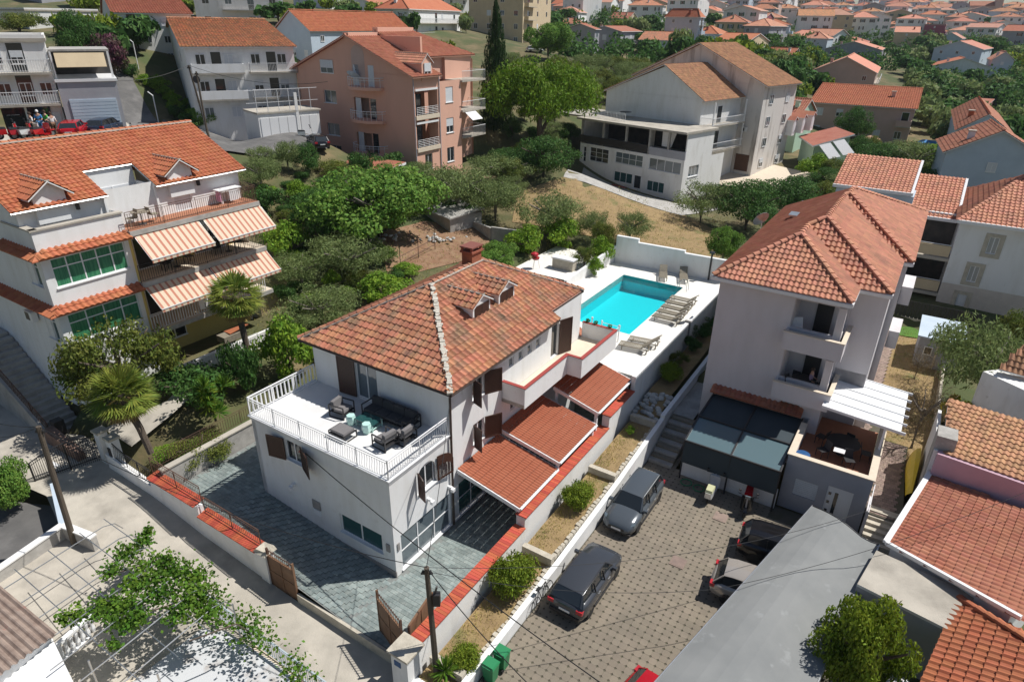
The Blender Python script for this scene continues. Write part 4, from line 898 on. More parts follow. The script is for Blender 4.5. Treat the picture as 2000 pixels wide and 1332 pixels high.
def satellite_dish(loc, r, deg, tilt, label, mat=None, pole=.6):
    o = empty('satellite_dish', loc, label, 'satellite dish', rz=R(deg)); m = MB(); n = 14; t = R(tilt)
    def P(x, y, z): return Vector((x, y*math.cos(t)-z*math.sin(t), pole+y*math.sin(t)+z*math.cos(t)))
    vs = []; fs = []
    for i, (rr, d) in enumerate(((.02, .0), (r*.5, .05*r*2), (r, .16*r*2), (r*.99, .18*r*2), (r*.5, .1*r*2), (.02, .03))):
        for k in range(n): vs.append(P(rr*math.cos(2*math.pi*k/n), rr*math.sin(2*math.pi*k/n), d))
    for i in range(5):
        for k in range(n): fs.append([i*n+k, i*n+(k+1) % n, (i+1)*n+(k+1) % n, (i+1)*n+k])
    m.add(vs, fs, mat or steel); m.build('dish', o, local=True); m = MB(); m.tube([(0, 0, 0), (0, 0, pole)], .03, steel); m.build('pole', o, local=True)
    m = MB(); m.tube([P(0, -r, .3*r), P(0, -r*.2, r*1.1)], .015, steel, n=4); m.lathe(P(0, -r*.1, r*1.1), [(.04, 0), (.04, .08)], dark_m, n=6); m.build('receiver_arm', o, local=True); return o
def ac_unit(parent, fr, a, c, w=.8):
    m = MB(); m.box(a, a+w, .08, .36, c, c+.55, white_m, fr); m.lathe(fr.p(a+w*.4, .22, c), [(0.01, 0)]*2, dark_m, n=3); m.box(a+.08, a+.52, .36, .37, c+.06, c+.5, dark_m, fr); m.box(a+.05, a+.1, 0, .1, c-.05, c, steel, fr); m.build('air_conditioner', parent)
# ================================================================ left: white house with orange roof, awnings, palms
lh = empty('apartment_house', W(4, -26, 3), 'white house with long orange tiled roof, two dormers and striped awnings', 'house')
TF = -20.6; LE = -1.85
ff = Fr(W(LE, TF), 57.5)                       # glazed bay face, a = s - LE
fe = Fr(W(LE, -28.6), V_DEG)                   # shaded end face, a = t + 28.6
zg, z1_, z2_, z3_ = 2.4, 5.25, 8.2, 11.15
m = MB()
BW = 4.35
facade(m, ff, BW, zg, 12.1, [(.42, 4.1, 6.05, 7.6), (.42, 4.1, 9.1, 10.6)], plaster)
facade(m, fe, 8.0, zg, 12.1, [(6.35, 7.5, 6.1, 7.5), (6.35, 7.5, 9.05, 10.45), (.2, 2.6, 4.9, 7.3)], plaster, depth=.2)
fb2 = Fr(W(LE+BW, TF-.02), 57.5+90); facade(m, fb2, 1.7, zg, 12.1, [], plaster)
m.build('wall', lh)
m = MB(); m.box(.05, BW-.05, -3.8, -.1, 11.0, 11.15, concrete, ff); m.build('bay_floor', lh)
m = MB()
m.box(-.08, BW+.05, -.3, .08, 12.1, 12.18, concrete_lt, ff); m.box(5.0, 8.05, -.3, .06, 12.1, 12.18, concrete_lt, fe); m.build('parapet_coping', lh)
for z0, z1w in ((6.05, 7.6), (9.1, 10.6)):
    w_ = window(lh, ff, .42, 4.1, z0, z1w, n=5 if z0 > 8 else 4, transom=z1w-.5, g=glass_g, depth=.12); window(lh, fe, 6.35, 7.5, z0+.05, z1w-.1, n=2, g=glass_t, transom=z1w-.45)
m = MB(); m.box(.2, 2.6, -1.8, -1.7, 4.6, 7.3, yellowp, fe); m.build('porch_wall', lh)
ac_unit(lh, fe, 5.0, 6.9)
# tile skirts round the bay
for z in (8.15, 11.1):
    a_ = [ff.p(-.5, .48, z-.28), ff.p(BW+.05, .48, z-.28), ff.p(BW+.05, 0, z), ff.p(0, 0, z)]; n0 = 4.4 if z > 9 else .1
    b_ = [fe.p(n0, .48, z-.28), fe.p(8.45, .48, z-.28), fe.p(8.0, 0, z), fe.p(n0, 0, z)]
    roof(lh, [a_, b_], .3, .36, tile_org, 'barrel', n_ind=60, name='tile_skirt', th=.06)
# balcony decks, awnings, yellow recess
D0, D1 = 2.5, 10.75
m = MB()
for z in (z1_, z2_, z3_): m.box(D0, D1, -22.4, -20.2, z-.28, z-.02, concrete, SITE); m.box(D0+.03, D1-.05, -22.4, -20.25, z-.02, z, terra_f if z > 11 else beige_f, SITE)
m.build('balcony_slab', lh)
m = MB(); m.box(D0, D1-.5, -22.6, -22.4, zg, z3_-.3, yellowp, SITE); m.box(D0, D0+.15, -22.4, -20.6, zg, z3_-.3, yellowp, SITE); m.box(D1-.6, D1-.4, -28, -22.4, zg, 12.6, plaster, SITE); m.build('recess_wall', lh)
fy = Fr(W(D0, -22.4), 57.5)
for z in (z1_, z2_):
    for a in (1.0, 4.6): window(lh, fy, a, a+2.2, z+.02, z+2.1, n=2, g=glass, depth=-.04, sill=False, name='balcony_door')
window(lh, fy, 1.5, 3.0, 3.4, 4.6, n=2, depth=-.04)
# attic storey wall behind the top deck
fw2 = Fr(W(LE, -21.75), 57.5); m = MB()
facade(m, fw2, 12.45, 11.1, 13.15, [(1.1, 2.1, 11.2, 12.9), (8.05, 9.05, 11.2, 12.9)], plaster)
m.build('attic_wall', lh)
window(lh, fw2, 1.1, 2.1, 11.2, 12.9, n=1, g=roller, blind=1.0, sill=False, name='shuttered_door'); window(lh, fw2, 8.05, 9.05, 11.2, 12.9, n=1, g=roller, blind=1.0, sill=False, name='shuttered_door')
RTm = -26.3; RZl = 15.35; EZl = 12.95; R0, R1_ = LE-.3, 10.95
def lr(s, t, z): return W(s, t, z)
sl2 = (RZl-EZl)/(abs(RTm)-21.35)
notch_t = -23.4; notch_z = EZl+sl2*(23.4-21.35)
ns0, ns1 = 2.4, 5.1
pl1 = [[lr(R0, -21.35, EZl), lr(ns0, -21.35, EZl), lr(ns0, RTm, RZl), lr(R0, RTm, RZl)],
       [lr(ns0, notch_t, notch_z), lr(ns1, notch_t, notch_z), lr(ns1, RTm, RZl), lr(ns0, RTm, RZl)],
       [lr(ns1, -21.35, EZl), lr(R1_, -21.35, EZl), lr(R1_, RTm, RZl), lr(ns1, RTm, RZl)],
       [lr(R1_, -31.2, EZl), lr(R0, -31.2, EZl), lr(R0, RTm, RZl), lr(R1_, RTm, RZl)]]
rl = roof(lh, pl1, .27, .34, tile_org, 'barrel', n_ind=300, soffit=plaster)
ridge(rl, lr(R0, RTm, RZl+.06), lr(R1_, RTm, RZl+.06), tile_org, mort=mortar)
for p, q in ((lr(R0-.02, -21.35, EZl-.05), lr(ns0, -21.35, EZl-.05)), (lr(ns1, -21.35, EZl-.05), lr(R1_, -21.35, EZl-.05)), (lr(ns0, notch_t, notch_z-.05), lr(ns1, notch_t, notch_z-.05))): gutter_line(lh, p, q, steel)
m = MB(); m.box(ns0, ns1, -23.6, -23.45, 11.1, notch_z-.12, plaster, SITE); m.box(ns0-.12, ns0, -23.5, -21.6, 11.1, 13.0, plaster, SITE); m.box(ns1, ns1+.12, -23.5, -21.6, 11.1, 13.0, plaster, SITE)
for a in (0,): m.box(ns0+.1, ns1-.1, -23.45, -23.4, 11.2, 12.9, roller, SITE); m.box((ns0+ns1)/2-.03, (ns0+ns1)/2+.03, -23.4, -23.37, 11.2, 12.9, white_pvc, SITE)
m.build('recessed_loggia', lh)
fge = Fr(W(LE, -30.9), V_DEG); gable_end(lh, fge, 0, 9.3, 12.9, RZl-.1, plaster, am=4.6); m = MB(); m.box(0, 9.2, -.2, 0, 2, 12.92, plaster, fge.sub(0, -.02, 0)); m.build('end_wall', lh)
fgr = Fr(W(10.6, -21.7), 57.5+90); gable_end(lh, fgr, 0, 9.2, 12.9, RZl-.1, plaster)
m = MB(); facade(m, fgr, 9.2, 2.4, 12.92, [], plaster); m.build('end_wall', lh)
for s in (-1.2, 5.75):
    d_ = dormer(rl, Fr(W(s+.2, -21.55, EZl-.35), 57.5), 1.5, 3.4, 1.0, .55, plaster, tile_org, win=False, tw=.27, tl=.34, nind=30, overh=.3)
for a in (2.75, 9.6):
    m = MB(); m.box(a, a+.14, 0, .16, 12.45, 12.75, dark_m, fw2); m.build('lantern', lh)
railing('railing', lh, [W(D0, -20.3, z3_), W(D1-.1, -20.3, z3_), W(D1-.1, -21.7, z3_)], 1.0, rust_m, sp=.13, post=2.0, r=.008, hr=.016)
railing('railing', lh, [W(D0, -20.3, z2_), W(D1-.1, -20.3, z2_), W(D1-.1, -22.3, z2_)], 1.0, dark_m, sp=.13, post=2.0, r=.008, hr=.016)
railing('railing', lh, [W(D0, -20.3, z1_), W(D1-.5, -20.3, z1_)], 1.0, white_m, sp=.16, post=2.0, r=.018, hr=.02)
for (s0, s1, zt, zo) in ((2.7, 6.5, 10.85, 9.75), (6.8, 10.8, 10.85, 9.75), (2.6, 6.5, 7.95, 6.9), (6.6, 10.7, 7.95, 6.9)):
    lb = {(2.7, 10.85): 'upper striped awning nearer the glazed bay', (6.8, 10.85): 'upper striped awning at the garden end of the house', (2.6, 7.95): 'lower striped awning nearer the glazed bay', (6.6, 7.95): 'lower striped awning at the garden end of the house'}[(s0, zt)]
    aw = empty('awning', W((s0+s1)/2, -20.2, zt), lb, 'awning', 'striped awnings on the white house')
    m = MB(); v = [W(s0, -20.3, zt), W(s1, -20.3, zt), W(s1, -19.0, zo), W(s0, -19.0, zo)]; m.add(v, [[0, 1, 2, 3]], awning_m); v2 = [W(s0, -19.0, zo), W(s1, -19.0, zo), W(s1, -18.99, zo-.2), W(s0, -18.99, zo-.2)]; m.add(v2, [[0, 1, 2, 3]], awning_m); m.build('striped_cloth', aw)
    m = MB(); m.beam(W(s0-.02, -19.0, zo), W(s1+.02, -19.0, zo), .05, .05, white_m); m.beam(W(s0, -20.2, zt-.1), W(s0, -19.05, zo), .03, .03, white_m); m.beam(W(s1, -20.2, zt-.1), W(s1, -19.05, zo), .03, .03, white_m); m.box(s0-.02, s1+.02, -20.4, -20.28, zt-.06, zt+.08, white_m, SITE); m.build('frame', aw)
def patio_table(loc, r, label, mat, chairs=4, group=None, cm=None, tname='patio_table'):
    e_ = empty(tname, loc, label, 'table', group); m = MB(); m.lathe((0, 0, .7), [(r, 0), (r, .03)], mat, n=14); m.build('table_top', e_, local=True)
    m = MB(); m.tube([(0, 0, 0), (0, 0, .7)], .03, dark_m); m.lathe((0, 0, 0), [(.22, 0), (.2, .03)], dark_m, n=8); m.build('leg', e_, local=True); return e_
_chp = {}
def chair(loc, rz, label, mat, group):
    if mat.name in _chp: return copy_tree(_chp[mat.name], loc, rz, label, group)
    e_ = empty('garden_chair', loc, label, 'chair', group, rz); m = MB(); m.box(-.22, .22, -.22, .22, .42, .45, mat); m.build('seat', e_, local=True)
    m = MB(); m.hexa([(-.22, .2, .45), (.22, .2, .45), (.22, .23, .45), (-.22, .23, .45)], [(-.2, .3, .88), (.2, .3, .88), (.2, .33, .88), (-.2, .33, .88)], mat); m.build('backrest', e_, local=True)
    for x in (-.2, .2):
        for y in (-.2, .2): m = MB(); m.box(x-.015, x+.015, y-.015, y+.015, 0, .42, mat); m.build('leg', e_, local=True)
    _chp[mat.name] = e_; return e_
patio_table(W(8.7, -21.2, z2_), .75, 'dark round table under the upper awning at the garden end', dark_m); patio_table(W(5.2, -21.2, z2_), .6, 'glass round table under the upper awning near the bay', glass_t)
patio_table(W(3.7, -21.0, z3_), .5, 'low wooden round table on the terracotta deck', teak)
for i, (s, t, z) in enumerate(((7.9, -21.3, z2_), (9.5, -21.2, z2_), (4.5, -21.1, z2_), (6.0, -21.2, z2_), (3.2, -21.1, z3_), (4.4, -21.0, z3_))):
    chair(W(s, t, z), R(57.5+(90 if i % 2 else -90)), ['dark chair left of the round table under the garden end awning', 'dark chair right of the round table under the garden end awning', 'dark chair left of the glass table under the bay side awning', 'dark chair right of the glass table under the bay side awning', 'wooden chair beside the bay parapet on the terracotta deck', 'wooden chair beyond the low table on the terracotta deck'][i], dark_m if z < 11 else teak, 'balcony chairs of the white house')
sf = empty('covered_sofa', W(2.9, -22.4, z3_), 'white covered lounge sofa in the recessed loggia', 'sofa', rz=R(57.5)); m = MB(); m.box(-1.0, 1.1, -.4, .4, 0, .42, cloth_w); m.build('seat', sf, local=True); m = MB(); m.box(-1.0, 1.1, .2, .42, .42, .85, cloth_w); m.build('backrest', sf, local=True)
m = MB()
for i in range(4): s = 5.4+i*.42; m.slab([W(s, -20.16, z1_+.95), W(s+.34, -20.14, z1_+.95), W(s+.34, -20.1, z1_+.35), W(s, -20.12, z1_+.4)], .02, (cloth_w, cloth_w, cloth_w, cloth_p)[i]); tt = MB()
tag(m.build('laundry'), 'pale towels hung over the lowest balcony railing', 'laundry')
m = MB(); m.box(8.9, 9.0, -21.4, -21.3, z3_, z3_+.9, white_m, SITE); m.box(8.6, 10.2, -21.6, -21.0, z3_+.85, z3_+.9, white_m, SITE); m.box(8.7, 8.75, -21.5, -21.1, z3_+.2, z3_+.85, cloth_p, SITE); m.box(9.3, 9.9, -21.05, -21.03, z3_+.15, z3_+.85, cloth_w, SITE); tag(m.build('clothes_rack'), 'white clothes drying rack with laundry on the top deck', 'drying rack')
m = MB(); m.box(6.0, 7.6, -20.0, -19.2, 3.3, 3.7, teak, SITE); m.slab([W(6.6, -20.1, 3.72), W(8.0, -20.0, 3.72), W(7.8, -19.2, 4.0), W(6.5, -19.3, 3.8)], .05, tile_org); tag(m.build('garden_swing'), 'terracotta coloured tarpaulin over garden furniture under the balcony', 'garden furniture')
mk('rubble_wall', (.30, .19, .14), (.17, .11, .09), scale=4, rough=1, bump=.6)
stt = empty('stairs', W(-3, -25, .6), 'grey concrete stairs climbing along the shaded end wall', 'stairs'); n = 17
for i in range(n):
    t = -21.6-(i)*.36; z = .95+i*.235; m = MB(); m.box(-3.5, -1.9, t-.42, t, .2, z, concrete, SITE); m.build('step', stt)
m = MB(); m.box(-3.5, -1.9, -29.5, -27.9, .2, 4.9, concrete, SITE); m.build('landing', stt)
m = MB(); m.hexa([W(-3.75, -21.4, .2), W(-3.52, -21.4, .2), W(-3.52, -29.5, .5), W(-3.75, -29.5, .5)], [W(-3.75, -21.4, 1.2), W(-3.52, -21.4, 1.2), W(-3.52, -29.5, 5.2), W(-3.75, -29.5, 5.2)], concrete); m.build('side_wall', stt)
railing('railing', stt, [W(-3.6, -21.4, 1.2), W(-3.6, -29, 5.0)], .75, rust_m, sp=.2, post=1.6, r=.01, hr=.015)
m = MB(); m.hexa([W(-3.7, -18.6, .2), W(-3.3, -18.6, .2), W(-3.4, -21.3, .2), W(-3.9, -21.3, .2)], [W(-3.7, -18.6, 1.1), W(-3.3, -18.6, 1.1), W(-3.4, -21.3, 1.7), W(-3.9, -21.3, 1.7)], MATS['rubble_wall']); tag(m.build('rubble_wall'), 'low red brown rubble wall between the stairs and the iron gate', 'low wall')
m = MB(); m.box(-3.4, -2.9, -21.6, -21.1, 1.0, 1.9, dark_m, SITE); tag(m.build('waste_bin'), 'dark bin standing at the foot of the concrete stairs', 'bin')
m = MB(); m.box(2.0, 9.6, -18.4, -18.2, 2.2, 3.6, plaster_old, SITE); tag(m.build('garden_parapet'), 'white garden parapet below the striped awnings', 'low wall')
railing('garden_railing', None, [W(2.0, -18.0, 3.0), W(7.5, -18.0, 3.0)], .8, white_m, sp=.16, post=2.0, r=.015, label='white slatted garden railing under the lowest balcony', cat='railing')
# outbuilding with brick chimney behind
ob = empty('outbuilding', W(27, -42, 6.5), 'low concrete roofed outbuilding with brick chimney behind the orange roof', 'outbuilding')
cc = at(510, 355, 7.5); fo = Fr(cc, V_DEG+3); m = MB(); m.box(-2.6, 4.5, -5, 0, -3, 0.2, concrete, fo); m.build('wall', ob); m = MB(); m.box(-2.8, 4.7, -5.2, .2, .2, .34, concrete_lt, fo); m.build('flat_roof', ob)
m = MB(); m.box(-1.0, 0, -1.0, 0, .34, 1.75, brickm, fo); m.box(-1.15, .15, -1.15, .15, 1.75, 1.9, concrete_lt, fo); m.build('chimney', ob)
rs = empty('lean_to', at(545, 365, 6.6), 'small lean-to with bright orange sheet roof among the bushes', 'shed'); m = MB(); a_ = [at(516, 354, 7.2), at(556, 344, 7.2), at(578, 350, 6.6), at(524, 368, 6.4)]; m.slab(a_, .06, tile_org); m.build('roof', rs)
m = MB(); m.hexa([p-Vector((0, 0, 2.6)) for p in a_], [p-Vector((0, 0, .07)) for p in a_], concrete); m.build('wall', rs)
# ================================================================ right: lilac house
rb = empty('apartment_house', W(28, 11, 0), 'three storey lilac grey house with stepped salmon hip roof and corner balconies', 'house')
FS, TL_, TM_, TR_ = 18.1, 7.05, 13.2, 14.75; EZr = 9.8
f1 = Fr(W(FS, TL_), V_DEG)         # a = t - 7.05
m = MB()
bal_holes = [(3.78, 6.15, 4.95, 7.0), (3.78, 6.15, 7.8, 9.35)]
facade(m, f1, 6.15, -.1, 9.5, bal_holes+[(4.15, 5.15, 2.45, 3.68)], lilac, depth=.18)
fsR = Fr(W(FS, TM_), 57.5); facade(m, fsR, 2.2, -.1, 9.5, [(.01, 1.9, 4.95, 7.0), (.01, 1.9, 7.8, 9.35)], lilac, depth=.1)
f3 = Fr(W(20.3, TM_), V_DEG); facade(m, f3, 1.55, -.1, 9.5, [], lilac)
f4 = Fr(W(20.3, TR_), 57.5); facade(m, f4, 6.0, -.1, 9.5, [], lilac); f5 = Fr(W(26.3, TR_), V_DEG); facade(m, f5, .35, -.1, 9.5, [], lilac)
f6 = Fr(W(26.3, 15.1), 57.5); facade(m, f6, 12.7, -.1, 9.5, [], lilac)
fL = Fr(W(39, TL_), 57.5+180); facade(m, fL, 39-FS, -.1, 9.5, [(3+i*4.5, 4.2+i*4.5, z, z+1.3) for i in range(4) for z in (2.6, 5.4, 8.0)], lilac); fB = Fr(W(39, 15.1), V_DEG+180); facade(m, fB, 8.05, -.1, 9.5, [], lilac)
m.build('wall', rb)
for i in range(4):
    for z in (2.6, 5.4, 8.0): window(rb, fL, 3+i*4.5, 4.2+i*4.5, z, z+1.3)
for z in (4.2, 7.05): # balcony floors, back walls and parapets
    b = MB(); b.box(FS+.05, FS+2.1, 10.75, 13.15, z-.2, z, concrete, SITE); b.box(FS+2.0, FS+2.15, 10.7, 13.15, z, z+2.35, lilac, SITE); b.box(FS+.1, FS+2.0, 10.72, 10.86, z, z+2.35, lilac, SITE); b.build('loggia', rb)
    b = MB(); b.box(FS-.62, FS-.48, 10.72, 13.5, z-.25, z+.72, lilac, SITE); b.box(FS-.48, FS, 10.72, 10.86, z-.25, z+.72, lilac, SITE); b.box(FS-.48, FS+1.9, 13.36, 13.5, z-.25, z+.72, lilac, SITE); b.box(FS-.48, FS+.05, 10.86, 13.36, z-.25, z, concrete, SITE); b.box(FS+.05, FS+1.9, 13.2, 13.36, z-.25, z, concrete, SITE); b.build('balcony_parapet', rb)
    b = MB(); b.box(FS-.66, FS-.44, 10.68, 13.54, z+.72, z+.76, beige_f, SITE); b.box(FS-.44, FS+1.95, 13.32, 13.54, z+.72, z+.76, beige_f, SITE); b.build('parapet_coping', rb)
    b = MB(); b.box(FS-.05, FS+.3, 12.85, 13.2, z, z+2.3, lilac, SITE); b.build('pillar', rb)
    b = MB(); b.box(FS+1.93, FS+2.0, 11.7, 12.5, z, z+2.05, dark_m, SITE); b.build('balcony_door', rb)
window(rb, f1, 4.15, 5.15, 2.45, 3.68, n=2, depth=.14, g=curtain_w, blind=.12)
bb = empty('deck_chair', W(FS+.4, 11.3, 7.05), 'white folding chair on the upper corner balcony', 'chair'); m = MB(); m.slab([(-.3, -.3, .35), (.3, -.3, .35), (.3, .3, .3), (-.3, .3, .3)], .03, cloth_w); m.build('seat', bb, local=True); m = MB(); m.slab([(-.3, .3, .3), (.3, .3, .3), (.3, .6, 1.0), (-.3, .6, 1.0)], .03, cloth_w); m.build('backrest', bb, local=True)
patio_table(W(FS+.6, 11.9, 4.2), .5, 'dark table laid for a meal on the lower corner balcony', dark_m)
for i, (a, b) in enumerate(((.1, 11.5), (1.2, 11.6), (.5, 12.5))): chair(W(FS+a, b, 4.2), R(40+i*100), ['dark chair nearest the parapet on the lower corner balcony', 'dark chair by the back wall of the lower corner balcony', 'dark chair beside the pillar of the lower corner balcony'][i], dark_m, 'chairs on the lower corner balcony')
# roof in stepped planes
zr = lambda dt: EZr+dt*.72
e0 = FS-.4; tl, tm, tr, tr2 = 6.72, 13.35, 14.8, 15.3; s2, s3, sb = 20.1, 26.1, 39.4
pa = W(e0+3.3, 10.03, EZr+2.0); px_ = W(s2+2.74, 10.03, EZr+2.0); pb = W(s2+3.35, 10.78, EZr+2.45); py_ = W(s3+3.35, 10.78, EZr+2.45); pc = W(s3+3.6, 11.0, EZr+2.6); pe = W(31.2, 11.0, EZr+2.6); EL = W(35, tl, EZr)
planes = [[W(e0, tl, EZr), W(e0, tm, EZr), pa], [W(s2, tm, EZr), W(s2, tr, EZr), pb, px_], [W(e0, tm, EZr), W(s2, tm, EZr), px_, pa], [W(s2, tr, EZr), W(s3, tr, EZr), py_, pb], [W(s3, tr, EZr), W(s3, tr2, EZr), pc, py_], [W(s3, tr2, EZr), W(sb, tr2, EZr), pe, pc],
  [EL, W(e0, tl, EZr), pa, px_, pb, py_, pc, pe], [W(sb, tr2, EZr), EL, pe]]
rr_ = MB()
for p in planes: rr_.slab(p, .1, tile_sal, lilac)
rro = rr_.build('roof', rb); al = []
for i, p in enumerate(planes):
    if i != 6: al += tile_plane(p, .26, .33, tile_sal, 'barrel')
lay_tiles(rro, al, .26, .33, tile_sal, 'barrel', 300)
al = tile_plane(planes[6], .28, .36, tile_red, 'wave'); lay_tiles(rro, al, .28, .36, tile_red, 'wave', 0)
for p, q in ((planes[0][0], pa), (W(e0, tm, EZr), pa), (W(s2, tr, EZr), pb), (pa, px_), (px_, pb), (pb, py_), (py_, pc), (pc, pe), (W(s3, tr2, EZr), pc), (W(sb, tr2, EZr), pe)): ridge(rro, p+Vector((0, 0, .07)), q+Vector((0, 0, .07)), tile_sal)
m = MB()
for p, q in ((W(e0, tl, EZr), W(e0, tm, EZr)), (W(e0, tm, EZr), W(s2, tm, EZr)), (W(s2, tm, EZr), W(s2, tr, EZr)), (W(s2, tr, EZr), W(s3, tr, EZr)), (W(s3, tr, EZr), W(s3, tr2, EZr)), (W(s3, tr2, EZr), W(sb, tr2, EZr)), (EL, W(e0, tl, EZr))):
    d = Vector((0, 0, -.13)); m.beam(p+d, q+d, .14, .18, white_m)
m.build('fascia', rb)
m = MB(); q = W(27.5, 8.4, EZr+1.25); m.beam(q, q+SITE.u*.9+Vector((0, 0, .02)), .5, .1, steel); m.build('skylight', rb)
satellite_dish(W(28.5, 6.5, 9.6), .55, 200, 60, 'pale satellite dish on the pool side eave of the lilac house')
# side balconies of the long face
for s, z in ((27.5, 7.05), (27.5, 4.2), (22.0, 1.4)):
    b = MB(); b.box(s, s+2.4, 15.12 if s > 26 else 14.77, 15.7 if s > 26 else 15.3, z-.2, z+.9, lilac, SITE); b.build('side_balcony', rb)
# annex with roof terrace
an = empty('terrace_annex', W(16, 14.4, 0), 'stone clad ground floor annex with roof terrace and pink parapet', 'annex')
fa = Fr(W(14.2, 12.55), V_DEG); Z = 2.15
m = MB(); facade(m, fa, 3.7, -.1, 3.0, [(.55, 1.6, .85, 1.8), (2.0, 3.1, .02, 2.0)], greyp, depth=.15); facade(m, Fr(W(14.2, 16.25), 57.5), 6, -.1, 3.0, [], lilac); m.box(14.2, 14.4, 12.55, 16.25, Z, 2.99, greyp, SITE) if 0 else None
facade(m, Fr(W(18.1, 12.55), 57.5+180), 3.9, -.1, 3.0, [], lilac); m.box(14.5, 20.2, 12.8, 16.0, Z-.2, Z, terra_f, SITE)
m.box(14.38, 14.4, 12.75, 16.05, Z, 3.0, lilac, SITE); m.box(14.4, 20.2, 16.03, 16.05, Z, 3.0, lilac, SITE); m.box(14.4, 18.1, 12.75, 12.77, Z, 3.0, lilac, SITE); m.build('wall', an)
m = MB(); m.box(14.14, 14.44, 12.49, 16.31, 3.0, 3.05, beige_f, SITE); m.box(14.44, 20.2, 15.99, 16.31, 3.0, 3.05, beige_f, SITE); m.box(14.44, 17.45, 12.49, 12.81, 3.0, 3.05, beige_f, SITE); m.build('parapet_coping', an)
m = MB(); m.box(.55, 1.6, -.1, -.06, .85, 1.8, roller, fa)
for i in range(9): m.box(.56, 1.59, -.06, -.045, .87+i*.103, .94+i*.103, roller, fa)
m.build('roller_shutter', an)
m = MB(); m.box(2.0, 3.1, -.1, -.05, .02, 2.0, white_m, fa); m.box(2.35, 2.5, -.05, -.03, .5, 1.7, glass, fa)
for c in (.5, 1.0, 1.5): m.box(2.08, 2.2, -.05, -.03, c, c+.15, glass, fa)
m.build('front_door', an)
railing('railing', an, [W(14.55, 13.9, Z), W(14.55, 15.4, Z)], .6, white_m, sp=.3, post=.5, r=.01)
m = MB(); m.lathe(W(15.0, 13.1, Z), [(.28, 0), (.36, .3), (.33, .6), (.1, .62)], blue_pl, n=12); tag(m.build('water_barrel'), 'dark blue barrel in the near corner of the roof terrace', 'barrel')
patio_table(W(17.0, 14.6, Z), .8, 'dark patio table under the white pergola roof', dark_m)
for i in range(5): a = i*1.2+.3; chair(W(17.0+1.1*math.cos(a), 14.6+1.1*math.sin(a), Z), R(57.5-math.degrees(a)-90+180), ['dark patio chair nearest the lilac wall', 'dark patio chair behind the terrace table', 'dark patio chair facing the annex door', 'dark patio chair near the white railing', 'dark patio chair in the sun by the parapet'][i], dark_m, 'chairs on the roof terrace')
m = MB(); m.slab([W(15.8, 14.3, Z+.78), W(16.2, 14.3, Z+.78), W(16.2, 14.8, Z+.8), W(15.8, 14.8, Z+.8)], .02, cloth_w); tag(m.build('towel'), 'white towel over a chair back on the roof terrace', 'towel')
pg = empty('pergola', W(18.4, 15, Z), 'white slatted pergola roof over the terrace of the lilac house', 'pergola')
for i in range(5):
    s = 17.0+i*.88; m = MB(); m.slab([W(s, 13.25, 4.55), W(s+.80, 13.25, 4.55), W(s+.80, 16.8, 4.3), W(s, 16.8, 4.3)][::-1], .05, white_m); m.build('roof_panel', pg)
m = MB()
for i in range(6): s = 16.95+i*.88; m.beam(W(s, 13.25, 4.52), W(s, 17.0, 4.26), .06, .14, white_m)
m.build('rafters', pg)
for s in (17.0, 21.2): m = MB(); m.box(s-.05, s+.05, 16.1, 16.2, 3.0, 4.3, white_m, SITE); m.build('post', pg)
m = MB(); m.box(20.3, 20.45, 12.9, 14.7, 3, 5.2, plaster, SITE); tag(m.build('privacy_wall'), 'bright white wall panel above the pergola roof', 'wall panel')
# carport with dark shade net
cpv = empty('carport', W(16, 10, 0), 'carport with white walls and dark translucent shade roof', 'carport')
m = MB(); m.box(13.75, 13.9, 7.7, 12.5, -.1, 1.05, plaster, SITE); m.box(13.9, 18.05, 7.65, 7.8, -.1, 1.3, plaster, SITE); m.build('wall', cpv)
m = MB(); m.slab([W(13.45, 7.75, 2.35), W(13.45, 12.45, 2.35), W(15.4, 12.45, 2.75), W(15.4, 7.75, 2.75)], .03, glassm('grey_acrylic', (.10, .16, .18), .25)); m.slab([W(15.4, 7.75, 2.75), W(15.4, 12.45, 2.75), W(18.0, 12.45, 2.9), W(18.0, 7.75, 2.9)], .03, net_dk); m.build('roof_sheet', cpv)
m = MB(); m.slab([W(13.43, 7.75, 2.3), W(13.43, 12.45, 2.3), W(13.40, 12.45, 1.05), W(13.40, 7.75, 1.05)][::-1], .02, net_dk); m.hexa([W(13.36, 7.75, 1.1), W(13.40, 7.75, 1.1), W(13.40, 12.45, 1.1), W(13.36, 12.45, 1.1)], [W(13.40, 7.75, 2.3), W(13.44, 7.75, 2.3), W(13.44, 12.45, 2.3), W(13.40, 12.45, 2.3)], net_dk); m.build('shade_net', cpv)
m = MB()
for t in (7.75, 10.1, 12.45):
    m.beam(W(13.42, t, 0), W(13.42, t, 2.35), .07, .07, dark_m, up=Vector((1, 0, 0))); m.beam(W(13.42, t, 2.37), W(15.4, t, 2.78), .08, .08, dark_m); m.beam(W(15.4, t, 2.78), W(18.0, t, 2.93), .08, .08, dark_m)
m.beam(W(13.42, 7.75, 2.37), W(13.42, 12.45, 2.37), .08, .08, dark_m); m.beam(W(15.4, 7.75, 2.79), W(15.4, 12.45, 2.79), .08, .08, dark_m); m.build('frame', cpv)
roof(cpv, [[W(17.6, 7.6, 3.2), W(17.6, 12.4, 3.2), W(18.08, 12.4, 3.4), W(18.08, 7.6, 3.4)]], .26, .33, tile_red, 'barrel', n_ind=80, name='tile_strip', th=.06)
sp = empty('ramp_steps', W(15.5, 6.3, 0), 'broad shallow timber edged steps rising beside the carport', 'steps')
for i in range(10): m = MB(); m.box(13.9+i*.34, 17.4, 5.8, 7.1, -.1+i*.01, .12*(i+1), teak if i % 2 else concrete, SITE); m.build('step', sp)
